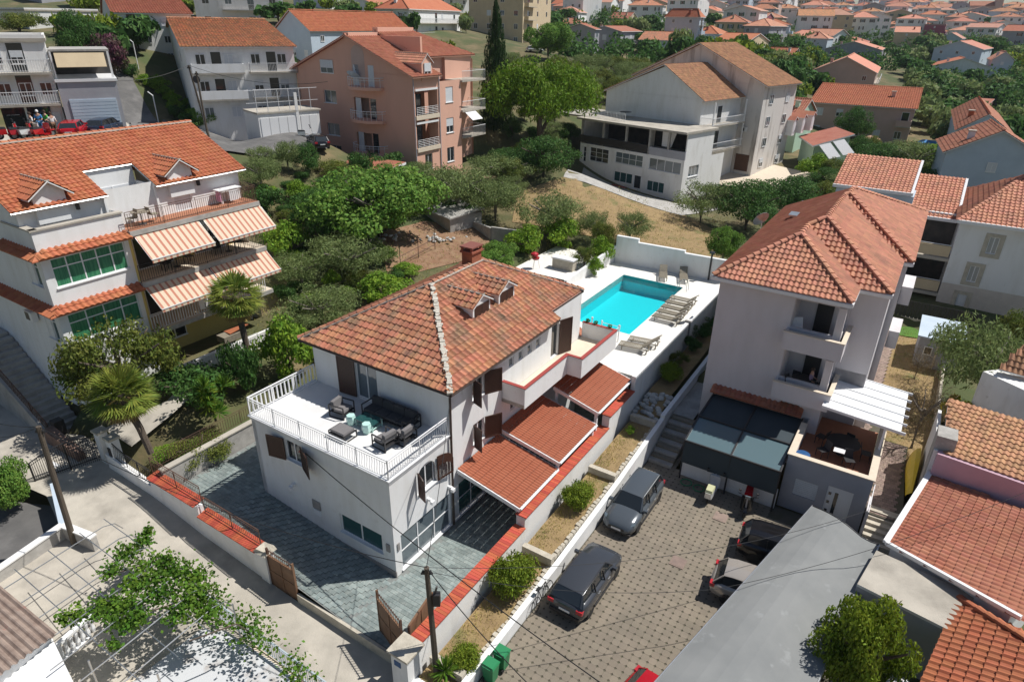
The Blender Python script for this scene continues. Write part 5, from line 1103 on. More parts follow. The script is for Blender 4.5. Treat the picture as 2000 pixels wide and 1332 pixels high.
# stairs to the right of the annex
sx = empty('garden_steps', W(14.5, 16.9, 0), 'sandstone garden steps beside the annex', 'steps')
for i in range(6): m = MB(); m.box(13.5+i*.3, 15.4, 16.45, 17.9, -.1, .15*(i+1), pumice, SITE); m.build('step', sx)
m = MB(); m.box(13.9, 15.2, 16.32, 16.44, 0, 1.5, lilac, SITE); m.build('side_wall', sx); m = MB(); m.tube([W(13.9, 16.38, 1.5), W(13.9, 16.38, 1.9), W(15.2, 16.38, 2.2)], .02, white_m); m.build('handrail', sx)
# sail roof over the parking bays
sa = empty('shade_sail', W(6, 14.5, 0), 'long grey canvas roof over the parking bays', 'canopy'); m = MB(); NS = 16
def sail(u, v):
    L = W(-.4+12.2*u, 11.55+2.65*u, 2.3); Rr = W(-1.0+11.8*u, 15.6+1.4*u, 2.25+.15*math.sin(u*9)*.3); p = L+(Rr-L)*v; p.z += .35*math.sin(math.pi*min(1, v*1.25))*1.0-.05*math.sin(math.pi*u*3)*v
    if u > .93: p -= SITE.u*.35*math.sin(math.pi*v)*(u-.93)/.07
    return p
for i in range(NS):
    for j in range(8): m.add([sail(i/NS, j/8), sail((i+1)/NS, j/8), sail((i+1)/NS, (j+1)/8), sail(i/NS, (j+1)/8)], [[0, 1, 2, 3]], canvas)
m.build('canvas', sa, smooth=True)
m = MB(); m.tube([sail(i/NS, 0) for i in range(NS+1)], .035, steel); m.tube([sail(i/NS, 1) for i in range(NS+1)], .035, steel); m.tube([sail(1, j/8) for j in range(9)], .03, dark_m)
for u in (0.02, .34, .67, .99): m.tube([sail(u, j/8)-Vector((0, 0, .05)) for j in range(9)], .03, steel)
m.build('frame', sa)
for u in (.02, .34, .67, .99):
    q = sail(u, .99); m = MB(); m.tube([q, Vector((q.x, q.y, -.6))], .04, steel); m.build('post', sa)
# ---- tiled houses in the lower right
def simple_house(name, label, body, z0, roof_planes, wmat, tmat, tw, tl, kind, n_ind=300, cat='house', soff=None, ridges=()):
    h = empty(name, Vector((sum(p[0] for p in body)/len(body), sum(p[1] for p in body)/len(body), z0)), label, cat); m = MB()
    bp = [Vector((p[0], p[1], z0)) for p in body]; tp = [Vector(p) for p in body]; m.hexa(bp, tp, wmat); m.build('wall', h)
    r = roof(h, roof_planes, tw, tl, tmat, kind, n_ind=n_ind, soffit=soff or white_m)
    for a, b in ridges: ridge(r, a, b, tmat)
    return h
# B: big shallow barrel roof
B0 = [(16.7, 18.4), (10.5, 17.1), (8.3, 21.1), (14.4, 23.6)]
zB = [2.7, 2.75, 3.4, 3.4]; PB = [W(16.7, 18.4, 2.75), W(10.4, 17.15, 2.75), W(8.2, 21.4, 3.3), W(14.6, 24.0, 3.35)]
simple_house('tiled_house', 'low house with broad brick red ribbed tile roof and pink upper wall behind', [W(16.4, 18.6, 2.6), W(10.7, 17.4, 2.6), W(8.5, 21.2, 3.1), W(14.4, 23.6, 3.2)], -.5, [PB], plaster, tile_red, .26, .3, 'barrel')
m = MB(); m.beam(PB[0]+Vector((0, 0, .06)), PB[1]+Vector((0, 0, .06)), .22, .14, white_m); m.beam(PB[1]+Vector((0, 0, .06)), PB[2]+Vector((0, 0, .06)), .14, .14, white_m); tag(m.build('roof_edge_kerb'), 'white kerb edging the broad brick red roof', 'roof edge')
m = MB(); m.hexa([W(16.5, 18.4, 2.0), W(16.9, 18.4, 2.0), W(15.6, 25.0, 2.0), W(15.2, 25.0, 2.0)], [W(16.5, 18.4, 4.0), W(16.9, 18.4, 4.0), W(15.6, 25.0, 4.2), W(15.2, 25.0, 4.2)], pinkp); tag(m.build('pink_wall'), 'pink rendered wall between the two tiled roofs', 'wall')
# A: older tile roof above it
PA = [W(16.7, 18.6, 4.0), W(15.4, 25.2, 4.2), W(19.4, 25.8, 4.9), W(20.9, 18.5, 4.7)]
simple_house('tiled_house', 'old house with mottled brown barrel tile roof beside the yellow boat', [W(16.9, 18.8, 3.9), W(15.7, 25, 3.9), W(19, 25.6, 4.4), W(20.6, 18.7, 4.4)], -.3, [PA], greyp, tile_brn, .24, .33, 'barrel')
m = MB(); m.box(16.9, 18.0, 18.2, 19.0, 1.0, 4.7, concrete, SITE); tag(m.build('old_chimney'), 'squat grey concrete chimney block on the corner of the old house', 'chimney')
m = MB(); m.box(16.8, 21.0, 18.25, 18.4, .2, 4.0, plaster_old, SITE); tag(m.build('boundary_wall'), 'long pale boundary wall along the dry garden', 'garden wall')
# C: flat felt roof, D: orange hip roof, bottom right corner
PC = [W(9.9, 16.9, 2.65), W(7.6, 16.5, 2.6), W(6.9, 20.0, 2.7), W(9.3, 20.2, 2.75)]
h = empty('shed', W(8.5, 18.2, 0), 'shed with flat pale felt roof beside the shade canvas', 'shed'); m = MB(); m.slab(PC, .12, concrete_lt, white_m); m.build('flat_roof', h); m = MB(); m.hexa([Vector((p.x, p.y, -.8)) for p in PC], [p-Vector((0, 0, .13)) for p in PC], greyp); m.build('wall', h)
D_ = [W(8.9, 19.75, 2.6), W(.5, 18.1, 2.6), W(-1.2, 27, 2.6), W(6.6, 28.6, 2.6)]; ap = W(5.0, 23.2, 4.4); ap2 = W(2.8, 22.9, 4.4)
simple_house('tiled_house', 'house corner with bright orange stepped tile hip roof at the bottom right', [W(8.6, 20.1, 2.5), W(.8, 18.4, 2.5), W(-1, 26.6, 2.5), W(6.3, 28.2, 2.5)], -.8, [[D_[0], D_[1], ap2, ap], [D_[3], D_[0], ap], [D_[1], D_[2], ap2], [D_[2], D_[3], ap, ap2]], plaster, tile_org, .3, .36, 'wave', ridges=[(D_[0]+Vector((0, 0, .08)), ap+Vector((0, 0, .08)))])
satellite_dish(W(1.7, 16.9, 1.1), .55, 160, 55, 'grey satellite dish on the yard wall at the bottom edge')
m = MB(); m.box(-.5, 4.8, 16.5, 16.8, -1, 1.1, concrete, SITE); tag(m.build('yard_wall'), 'grey yard wall beside the shade canvas under the round tree', 'low wall')
m = MB(); q = W(4.6, 18.3, 1.6); m.box(-.3, .3, -.25, .25, -.2, .25, white_m, Fr(q, 40)); tag(m.build('outdoor_unit'), 'white air conditioning unit beside the orange corner roof', 'air conditioner')
# E: right edge roofs
simple_house('tiled_house', 'brown tiled roof at the right edge above the yellow leaved vines', [W(19.3, 22, 5.0), W(17.4, 26, 5.0), W(22, 28, 5.6), W(23.5, 24, 5.6)], 0, [[W(19.1, 21.9, 5.1), W(17.2, 26.3, 5.1), W(22, 28.6, 6.2), W(23.9, 23.9, 6.2)]], greyp, tile_brn, .24, .33, 'barrel', n_ind=150)
hh = simple_house('old_house', 'weathered plaster house with small dark tiled roof at the right edge', [at(1945, 722, 5.0), at(1920, 725, 5.0), at(2040, 780, 5.0), at(2080, 700, 5.0)], 0, [[at(1952, 720, 5.4), at(2040, 745, 5.2), at(2080, 690, 6.5), at(2000, 672, 6.6)]], plaster_old, tile_brn, .26, .33, 'barrel', n_ind=60)
rt = empty('roof_terrace', at(1930, 800, 2), 'small curved roof terrace with white rim and stove pipe', 'terrace'); m = MB(); pc_ = [at(x, y, 3.0) for x, y in ((1912, 790), (1925, 775), (1945, 762), (2010, 800), (1998, 840), (1975, 830), (1935, 815))]
m.hexa([Vector((p.x, p.y, -.3)) for p in pc_], pc_, plaster_old); m.build('wall', rt); m = MB(); m.tube(pc_+[pc_[0]], .12, white_m); m.build('rim', rt); m = MB(); q = at(1980, 825, 3.0); m.tube([q, q+Vector((0, 0, .9))], .1, white_m); m.lathe(q+Vector((0, 0, .9)), [(.2, 0), (.2, .06), (.02, .16)], white_m, n=8); m.build('flue', rt)
sh = empty('garden_shed', W(35, 17.6, .8), 'grey panelled garden shed with flat roof and white framed window', 'shed'); m = MB(); m.box(33.4, 37.2, 17.0, 19.4, .6, 2.9, greyp, SITE); m.build('wall', sh); m = MB(); m.box(33.2, 37.4, 16.85, 19.6, 2.9, 3.0, bluep, SITE); m.build('roof', sh)
window(sh, Fr(W(33.39, 17.0), V_DEG), .4, .9, 1.7, 2.3, n=1, depth=-.04, sill=False); m = MB(); m.box(33.36, 33.4, 18.1, 18.2, .7, 2.9, beige_f, SITE); m.build('corner_trim', sh)
fc = empty('fence', W(40, 16.6, .8), 'dark slatted fence on a pale kerb wall behind the lawn', 'fence'); m = MB(); m.box(41.0, 41.2, 14.6, 20.5, .4, 1.25, pumice, SITE); m.build('kerb_wall', fc)
for i in range(22): m = MB(); m.box(41.05, 41.09, 14.6+i*.27, 14.84+i*.27, 1.25, 2.6, dark_m, SITE); m.build('slat', fc)
m = MB(); m.hexa([W(19.5, 18.55, .2), W(19.5, 18.7, .2), W(33.4, 18.85, .2), W(33.4, 18.7, .2)], [W(19.5, 18.55, 1.5), W(19.5, 18.7, 1.5), W(33.4, 18.85, 1.4), W(33.4, 18.7, 1.4)], pumice); tag(m.build('garden_kerb'), 'thin pale garden wall dividing the dry garden from the shrubs', 'low wall')
by = empty('boat', W(19.3, 18.0, .8), 'yellow boat hull leaning on its side against the boundary wall', 'boat'); m = MB(); N = 12
def hull(u, v):   # u along, v girth
    x = -2.1+4.2*u; w = .62*math.sin(math.pi*min(.98, max(.02, u)))**.6; return W(19.3+x, 17.9-math.cos(v*math.pi)*.10-.28*math.sin(v*math.pi)*math.sin(math.pi*u), .85+w*(1-math.cos(v*math.pi))*1.0)
for i in range(N):
    for j in range(6): m.add([hull(i/N, j/6), hull((i+1)/N, j/6), hull((i+1)/N, (j+1)/6), hull(i/N, (j+1)/6)], [[0, 1, 2, 3]], yel_m)
m.build('hull', by, smooth=True); m = MB(); m.tube([hull(i/N, 0)+SITE.n*.03 for i in range(N+1)], .03, yel_m); m.tube([hull(i/N, 1)+SITE.n*.03 for i in range(N+1)], .03, yel_m); m.build('gunwale', by)
# ================================================================ lower left corner
bl_ = empty('outbuilding', W(-11, -10, -1), 'small building with corrugated fibre cement roof at the bottom left', 'outbuilding')
pq = [at(-160, 1010, 2.6), at(0, 1150, 2.4), at(110, 1240, 2.4), at(20, 1300, 2.7), at(-150, 1300, 2.7)]
a_ = at(-30, 1118, 2.3); b_ = at(112, 1236, 2.3); dlow = (b_-a_).normalized(); per = Vector((dlow.y, -dlow.x, 0)); m = MB(); npf = 60; W_ = 4.6; Lr = (b_-a_).length
per = (at(18, 1290, 2.75)-b_); per.z = 0; Wd = 5.0; per.normalize(); rows = []
for k in (0, 1):
    row = []
    for i in range(npf*2+1):
        q = a_+dlow*0; u = i/(npf*2)
        # ridges run along the roof edge direction dlow: vary height across per
        base = b_+per*(Wd*u)-dlow*(0 if k else 7.0); row.append(Vector((base.x, base.y, 2.3+.12*u*Wd+.05*math.sin(u*Wd*2*math.pi/.24))))
    rows.append(row)
m.add(rows[0]+rows[1], [[i, i+1, len(rows[0])+i+1, len(rows[0])+i] for i in range(len(rows[0])-1)], corr_m); m.build('corrugated_roof', bl_)
m = MB(); q0 = b_+per*.15-dlow*.3; q1 = b_+per*4.6-dlow*.3; q2 = q1-dlow*6; q3 = q0-dlow*6; m.hexa([Vector((p.x, p.y, -1.5)) for p in (q0, q1, q2, q3)], [Vector((p.x, p.y, 2.25)) for p in (q0, q1, q2, q3)], plaster); m.build('wall', bl_)
cf_ = at(150, 1300, 1.4); flr = empty('flat_roof_house', at(60, 1300, -1), 'white flat roofed block below the corrugated roof', 'outbuilding'); m = MB(); pp = [at(100, 1242, 1.9), at(150, 1345, 1.9), at(20, 1420, 1.9), at(-60, 1330, 1.9), at(30, 1290, 1.9)]; m.hexa([Vector((p.x, p.y, -1.5)) for p in pp], pp, plaster); m.build('wall', flr)
pf = [(-5.3, -7.0), (-5.3, 3.0), (-14, 3.0), (-14, -9.0), (-9.5, -9.6)]
sheet('patio_floor', pf, -.42, beige_f, 'cream patio under the vine pergola', res=3)
m = MB(); pp = [at(x, y, -.2) for x, y in ((240, 1345), (392, 1228), (440, 1230), (610, 1345), (500, 1420))]; m.hexa([Vector((p.x, p.y, -1)) for p in pp], pp, mk('stained_roof_screed', (.56, .57, .58), (.30, .24, .19), scale=.8, rough=.95, lo=.5, hi=.7, bump=.2)); tag(m.build('screed_slab'), 'grey stained concrete slab roof in the bottom left patio', None, None, 'structure')
railing('patio_railing', None, [W(-5.35, -5.4, -.35), W(-5.35, 3.5, -.5)], .95, mk('pale_blue_metal', (.42, .48, .52), None, rough=.5), sp=.13, post=2.0, r=.014, hr=.025, label='pale blue grey metal railing between patio and lane', cat='railing')
bw = empty('balustrade', at(150, 1260, 0), 'short white concrete balustrade with baluster columns under the vines', 'balustrade'); A_ = at(108, 1262, .55); B_ = at(178, 1200, .55)
m = MB(); m.beam(A_, B_, .2, .1, white_m); m.beam(A_-Vector((0, 0, .85)), B_-Vector((0, 0, .85)), .2, .12, white_m); m.build('rail', bw)
for i in range(7): q = A_+(B_-A_)*((i+.5)/7)-Vector((0, 0, .8)); m = MB(); m.lathe(q, [(.06, 0), (.09, .2), (.05, .4), (.08, .6), (.06, .75)], white_m, n=6); m.build('baluster', bw)
PGT = 2.15
vp = empty('vine_pergola', W(-7.5, -7, -.4), 'pale steel pergola frame with curved rafters carrying grape vines', 'pergola'); m = MB()
for i in range(7):
    t = -10.5+i*1.25
    m.tube([W(-5.6, t, PGT-.5), W(-5.85, t, PGT-.05), W(-6.3, t, PGT+.1), W(-10.8, t+.3, PGT+.05)], .022, steel, n=5)
for s in (-6.0, -7.0, -8.2, -9.4): m.tube([W(s, -11.0, PGT+.06), W(s, -2.2, PGT+.06)], .018, steel, n=4)
m.build('rafters', vp)
for s, t in ((-5.6, -9.5), (-5.6, -6.2), (-5.6, -3.0), (-10.0, -9), (-9.8, -5), (-8.8, -2.6)): m = MB(); m.tube([W(s, t, -.5), W(s, t, PGT-.4)], .035, steel); m.build('post', vp)
# left boundary wall, kerb and yard behind
wl_ = empty('boundary_wall', W(-8, -13.4, 0), 'rough concrete boundary wall with white coping at the left', 'garden wall')
m = MB(); A_ = W(-14, -12.9); B_ = W(-6.7, -13.7); C_ = W(-6.3, -11.9)
for p, q, h0, h1, bz0, bz1 in ((A_, B_, .45, 1.05, -1.6, -.3), (B_, C_, 1.05, .95, -.4, -.2)):
    d = (q-p).normalized(); n_ = Vector((d.y, -d.x, 0))*.13
    m.hexa([p-n_+Vector((0, 0, bz0)), q-n_+Vector((0, 0, bz1)), q+n_+Vector((0, 0, bz1)), p+n_+Vector((0, 0, bz0))], [p-n_+Vector((0, 0, h0)), q-n_+Vector((0, 0, h1)), q+n_+Vector((0, 0, h1)), p+n_+Vector((0, 0, h0))], concrete)
m.build('wall', wl_); m = MB(); m.beam(A_+Vector((0, 0, .48)), B_+Vector((0, 0, 1.08)), .34, .07, plaster_old); m.beam(B_+Vector((0, 0, 1.08)), C_+Vector((0, 0, .98)), .34, .07, plaster_old); m.build('coping', wl_)
m = MB(); p = W(-6.7, -13.7); q = W(-5.6, -16.8); d = (q-p).normalized(); n_ = Vector((d.y, -d.x, 0))*.12; m.hexa([p-n_+Vector((0, 0, -1)), q-n_+Vector((0, 0, -1)), q+n_+Vector((0, 0, -1)), p+n_+Vector((0, 0, -1))], [p-n_+Vector((0, 0, 1.1)), q-n_+Vector((0, 0, 1.3)), q+n_+Vector((0, 0, 1.3)), p+n_+Vector((0, 0, 1.1))], bluep); tag(m.build('yard_gate_wall'), 'pale blue sheet metal yard gate beside the concrete wall', 'gate')
sheet('yard', [(-16, -13.2), (-6.9, -13.8), (-5.8, -17.2), (-9, -24), (-18, -24)], -.15, asphalt, 'grey asphalt yard behind the left boundary wall', res=3)
# ================================================================ houses placed by their nearest corner
def online(px, p0, d):
    r = ray(*px); nx, ny = -r.y, r.x; s = -(p0.x*nx+p0.y*ny)/(d.x*nx+d.y*ny); return s
_wm = {}
def light_window(parent, fr, a, z, w, h, g, sh=None):
    key = (round(w, 2), round(h, 2), g.name, sh)
    if key not in _wm:
        m = MB(); m.box(0, w, -.03, .03, 0, h, white_pvc); m.box(.07, w/2-.03, -.045, -.03, .07, h-.07, g); m.box(w/2+.03, w-.07, -.045, -.03, .07, h-.07, g)
        if sh: m.box(-w*.45, -.02, -.06, -.02, 0, h, sh_m[sh]); m.box(w+.02, w*1.45, -.06, -.02, 0, h, sh_m[sh])
        me = bpy.data.meshes.new('window'); me.from_pydata(m.v, [], m.f)
        for x in m.mats: me.materials.append(x)
        me.polygons.foreach_set('material_index', m.m); _wm[key] = me
    q = Matrix((fr.u, -fr.n, Vector((0, 0, 1)))).transposed().to_4x4(); q.translation = fr.p(a, .0, z)-root_loc(parent); return link_copy(_wm[key], 'window', parent, q)
sh_m = {'b': shutter_m, 'g': mk('green_shutter', (.03, .12, .06)), 'w': white_pvc}
def wins(parent, fr, L, z0, h, cols, floors, near, sh=None, w=1.0, hh=1.15, skip=0.0, rng=random):
    for f in range(floors):
        fh = h/floors
        for c in range(cols):
            if rng.random() < skip: continue
            a = L*(c+.5)/cols-w/2; z = z0+fh*f+fh*.32; g = rng.choice([glass, glass, glass_l, roller])
            if near: window(parent, fr, a, a+w, z, z+hh, n=2, depth=-.03, g=g, blind=rng.choice([0, 0, .5]))
            else: light_window(parent, fr, a, z, w, hh, g, sh)
def balcony(parent, fr, a0, a1, z, d, solid, mat, rail=None):
    m = MB(); m.box(a0, a1, 0, d, z-.16, z, concrete_lt, fr)
    if solid: m.box(a0, a1, d-.1, d, z, z+.9, mat, fr); m.box(a0, a0+.1, 0, d-.1, z, z+.9, mat, fr); m.box(a1-.1, a1, 0, d-.1, z, z+.9, mat, fr)
    m.build('balcony', parent)
    if not solid:
        r = MB(); rm = rail or white_m
        for p, q in ((fr.p(a0, 0, z), fr.p(a0, d, z)), (fr.p(a0, d, z), fr.p(a1, d, z)), (fr.p(a1, d, z), fr.p(a1, 0, z))):
            r.beam(p+Vector((0, 0, .92)), q+Vector((0, 0, .92)), .06, .05, rm); r.beam(p+Vector((0, 0, .12)), q+Vector((0, 0, .12)), .04, .04, rm); n = max(2, int((q-p).length/.16))
            for i in range(n+1): o = p+(q-p)*(i/n); r.beam(o, o+Vector((0, 0, .92)), .025, .025, rm, up=Vector((1, 0, 0)))
        r.build('balcony_railing', parent, kind='stuff')
    dm = MB(); dm.box((a0+a1)/2-.5, (a0+a1)/2+.5, 0, .03, z, z+2.05, glass, fr); dm.box((a0+a1)/2-.56, (a0+a1)/2+.56, 0, .015, z, z+2.12, white_pvc, fr); dm.build('balcony_door', parent)
def roofs(parent, fr, L, D, z, kind, rise, tmat, wall, over=.45, near=False, chim=1, skyl=False):
    o = over; P = fr.p; A, B, C_, D_ = P(-o, o, z), P(L+o, o, z), P(L+o, -D-o, z), P(-o, -D-o, z)
    if kind == 'flat':
        m = MB(); m.box(-.15, L+.15, -D-.15, .15, z, z+.25, concrete_lt, fr); m.build('flat_roof', parent); m = MB()
        for a in ((-.1, L+.1, -.02, .13), (-.1, L+.1, -D-.13, -D+.02), (-.1, .05, -D+.02, -.02), (L-.05, L+.1, -D+.02, -.02)): m.box(a[0], a[1], a[2], a[3], z+.25, z+.5, wall, fr)
        m.build('parapet', parent); return
    if kind == 'gl':      # gable on the front face, ridge runs back
        m_ = L/2; R0 = P(m_, o, z+rise); R1 = P(m_, -D-o, z+rise); pl = [[D_, A, R0, R1], [B, C_, R1, R0]]
        for f in (fr, fr.sub(L, -D, 0, 180)): gable_end(parent, f, 0, L, z-.02, z+rise-.12-rise*.0, wall)
        rd = [(R0, R1)]
    elif kind == 'gr':    # ridge parallel to the front
        R0 = P(-o, -D/2, z+rise); R1 = P(L+o, -D/2, z+rise); pl = [[A, B, R1, R0], [C_, D_, R0, R1]]
        for f in (fr.sub(L, 0, 0, 90), fr.sub(0, -D, 0, -90)): gable_end(parent, f, 0, D, z-.02, z+rise-.12, wall)
        rd = [(R0, R1)]
    elif kind == 'shed':
        A2, B2 = A, B; pl = [[A, B, C_+Vector((0, 0, rise)), D_+Vector((0, 0, rise))]]; rd = []
        m = MB(); m.hexa([P(0, 0, z-.3), P(0, -D, z-.3), P(L, -D, z-.3), P(L, 0, z-.3)], [P(0, 0, z), P(0, -D, z+rise-.1), P(L, -D, z+rise-.1), P(L, 0, z)], wall); m.build('upper_wall', parent)
    else:
        if L >= D: i = D/2+o; R0 = P(i-o, -D/2, z+rise); R1 = P(L-i+o, -D/2, z+rise); pl = [[A, B, R1, R0], [B, C_, R1], [C_, D_, R0, R1], [D_, A, R0]]
        else: i = L/2; R0 = P(L/2, -i, z+rise); R1 = P(L/2, -D+i, z+rise); pl = [[A, B, R0], [B, C_, R1, R0], [C_, D_, R1], [D_, A, R0, R1]]
        rd = [(R0, R1), (A, R0), (B, R0 if L < D else R1)]
    ro = roof(parent, pl, .34, .4, tmat, 'wave', n_ind=0, soffit=plaster) if near else None
    if ro is None:
        m = MB()
        for p in pl: m.slab(p, .12, tmat, plaster)
        ro = m.build('roof', parent)
    for a, b in rd:
        if near: ridge(ro, a+Vector((0, 0, .06)), b+Vector((0, 0, .06)), tmat)
        else: m = MB(); m.beam(a+Vector((0, 0, .05)), b+Vector((0, 0, .05)), .22, .12, tmat); m.build('ridge', ro)
    if chim:
        q = pl[0][0]*.25+pl[0][1]*.25+pl[0][2]*.5; f = Fr(q, fr.deg); m = MB(); m.box(-.3, .3, -.3, .3, -.6, .8, random.choice([brickm, wall]), f); m.box(-.38, .38, -.38, .38, .8, .92, concrete_lt, f); m.build('chimney', ro)
    return ro
def bld(name, label, K, ytop, xl, xr, roof_, rise, wall, tmat, floors=2, cl=2, cr=2, deg=-32.5, D=None, near=False, bl=(), br=(), sh=None, cat='house', zb=None, Dp=None, chim=1, hmin=None, group=None):
    C = hit(*K) if D is None else at_dist(K[0], K[1], D)
    dist = math.hypot(C.x, C.y); d = ray(K[0], ytop); ze = CAMH+d.z/math.hypot(d.x, d.y)*dist
    u = Vector((math.cos(R(deg)), math.sin(R(deg)), 0)); n = Vector((math.cos(R(deg+90)), math.sin(R(deg+90)), 0))
    L = abs(online((xl, ytop), C, u)) if xl is not None else 9; Dd = Dp or (abs(online((xr, ytop), C, n)) if xr is not None else 9)
    L = min(max(L, 2.5), 40); Dd = min(max(Dd, 3), 26)
    o = C-u*L; fr = Fr((o.x, o.y, 0), deg); z0 = C.z; h = ze-z0
    e = empty(name, (C.x-u.x*L/2+n.x*Dd/2, C.y-u.y*L/2+n.y*Dd/2, z0), label, cat, group)
    m = MB(); m.box(0, L, -Dd, 0, z0-5, ze, wall, fr); m.build('wall', e)
    fR = fr.sub(L, 0, 0, 90); sc = h/floors/2.9; w = 1.05*sc; hh = 1.2*sc
    rg = random.Random(int(K[0]*7+K[1]))
    wins(e, fr, L, z0, h, cl, floors, near, sh, w, hh, .12, rg); wins(e, fR, Dd, z0, h, cr, floors, near, sh, w, hh, .12, rg)
    for f, a0, a1, s_ in bl: balcony(e, fr, a0*L, a1*L, z0+h/floors*f+.15, 1.1*sc, s_, wall)
    for f, a0, a1, s_ in br: balcony(e, fR, a0*Dd, a1*Dd, z0+h/floors*f+.15, 1.1*sc, s_, wall)
    roofs(e, fr, L, Dd, ze, roof_, rise, tmat, wall, near=near, chim=chim, over=.4*sc); return e, fr, L, Dd, z0, ze
# ---- coral apartment house
ph = empty('apartment_block', W(46, -41, 6), 'coral pink four storey apartment block with arched loggia and curved balconies', 'apartment block')
fg = Fr(W(39.7, -49.7), V_DEG); fp = Fr(W(39.7, -32.2), 57.5)
m = MB(); gh = [(4.2, 6.2, z, z+1.35) for z in (6.9, 9.35, 12.9)]
facade(m, fg, 17.5, 3, 16.4, gh+[(8.9, 11.2, 8.1, 10.1), (8.9, 11.2, 11.7, 13.8)], coral, depth=.3)
for a0, z in ((4.2, 0),): pass
facade(m, fp, 4.2, 3, 16.4, [(1.5, 2.75, 6.7, 8.3), (.3, 3.95, 9.0, 11.9), (.3, 3.95, 12.3, 14.9)], coral, depth=1.3)
fp2 = fp.sub(4.2, .0, 0); facade(m, fp2, 4.0, 3, 15.6, [(1.2, 2.5, 6.9, 8.5), (1.2, 2.5, 10.1, 11.7), (1.2, 2.5, 13.35, 14.95)], coral, depth=.15)
m.box(5.6, 13, -5, -3.2, 3, 18.0, coral, fp); m.box(8.7, 11.4, -1.6, -1.4, 7.8, 14, rosep, fg); m.box(8.6, 8.8, -1.5, -.32, 7.8, 14, rosep, fg); m.box(11.3, 11.5, -1.5, -.32, 7.8, 14, rosep, fg); m.box(4.2, 8.2, -8, -2.6, 15.5, 17.9, coral, fp); m.box(8.2, 13.2, -12, -2.2, 3, 17.8, coral, fp); m.box(0, .2, -17.4, -.2, 3, 16.3, coral, fp) if 0 else None
facade(m, Fr(W(52.9, -32.2-2), 57.5+90), 15.5, 3, 17.5, [], coral); m.build('wall', ph)
gable_end(ph, fg, 0, 17.5, 16.35, 19.85, coral)
for z in (6.9, 9.35, 12.9, 16.05): window(ph, fg, 4.2, 6.2, z, z+1.35, n=2, depth=-.03 if z > 16 else .2, blind=.6 if z > 16 else 0, g=glass_l)
for z in (7.0, 10.3, 13.9): # curved balconies on the shaded gable
    zz_ = {7.0: 8.05, 10.3: 11.65, 13.9: 15.0}[z]; m = MB(); pts = [(8.8, 0)]+[(8.8+4.7*i/10, .55+1.0*math.sin(math.pi*i/10)**.7) for i in range(11)]+[(13.5, 0)]
    b_ = [fg.p(a, b, zz_-.3) for a, b in pts]; t_ = [fg.p(a, b, zz_) for a, b in pts]; m.hexa(b_[::-1], t_[::-1], coral); m.build('curved_balcony', ph)
    r = MB(); r.tube([fg.p(a, b, zz_+.95) for a, b in pts], .035, white_m, n=5); r.tube([fg.p(a, b, zz_+.7) for a, b in pts], .02, white_m, n=4)
    for a, b in pts[1:-1]: r.tube([fg.p(a, b, zz_), fg.p(a, b, zz_+.95)], .02, white_m, n=4)
    r.build('balcony_railing', ph, kind='stuff')
    boxobj('balcony_door', ph, fg, 11.4, 12.2, 0, .03, zz_, zz_+2.1, glass if z < 13 else roller); boxobj('balcony_door', ph, fg, 9.2, 10, 0, .02, zz_, zz_+2.1, roller)
m = MB(); n_ = 10
for i in range(n_):        # arched niche above the top balcony
    a = math.pi*i/n_; b = math.pi*(i+1)/n_; m.add([fg.p(10.0+math.cos(a)*.95, .02, 18.1+math.sin(a)*.95), fg.p(10.0+math.cos(b)*.95, .02, 18.1+math.sin(b)*.95), fg.p(10.0, .02, 15.3)], [[0, 1, 2]], rosep)
m.add([fg.p(9.05, .015, 15.3), fg.p(10.95, .015, 15.3), fg.p(10.95, .015, 18.1), fg.p(9.05, .015, 18.1)], [[0, 1, 2, 3]], rosep); m.build('arched_niche', ph)
satellite_dish(fg.p(9.6, .55, 15.1), .75, 150, 35, 'large pale blue satellite dish in the arched loggia of the coral block', bluep, pole=.8)
window(ph, fp, 1.5, 2.75, 6.7, 8.3, depth=.15)
for z in (6.9, 10.1, 13.35): window(ph, fp2, 1.2, 2.5, z, z+1.6, depth=.12, blind={6.9: 0, 10.1: .55, 13.35: 1.0}[z])
for z in (9.0, 12.3):
    b = MB(); b.box(.3, 3.95, -1.3, .15, z-.25, z, coral, fp); b.box(.2, 4.05, .02, .18, z-.3, z+.12, beige_f, fp); b.box(.3, 3.95, -.1, .1, z+2.55, z+2.75, white_m, fp); b.build('loggia_slab', ph)
    r = MB()
    for i in range(5): r.tube([fp.p(.4, .1, z+.25+i*.17), fp.p(3.9, .1, z+.25+i*.17)], .016, white_m, n=4)
    for i in range(5): r.tube([fp.p(.4+i*.87, .1, z), fp.p(.4+i*.87, .1, z+.95)], .02, white_m, n=4)
    r.build('balcony_railing', ph, kind='stuff'); m = MB(); m.box(.5, 1.5, -1.28, -1.24, z, z+2.1, roller, fp); m.box(1.8, 2.7, -1.28, -1.24, z, z+2.1, glass, fp); m.build('loggia_door', ph)
for z in (9.4, 12.3, 15.5): # far side balconies with railings
    b = MB(); b.box(8.1, 12.6, -2.2, .3, z-.2, z, concrete_lt, fp); b.build('balcony', ph); r = MB()
    for i in range(24): r.beam(fp.p(8.2+i*.19, .25, z), fp.p(8.2+i*.19, .25, z+.95), .03, .03, white_m, up=Vector((1, 0, 0)))
    r.beam(fp.p(8.1, .25, z+.95), fp.p(12.6, .25, z+.95), .05, .05, white_m); r.beam(fp.p(12.6, .25, z+.95), fp.p(12.6, -2.2, z+.95), .05, .05, white_m); r.build('balcony_railing', ph, kind='stuff')
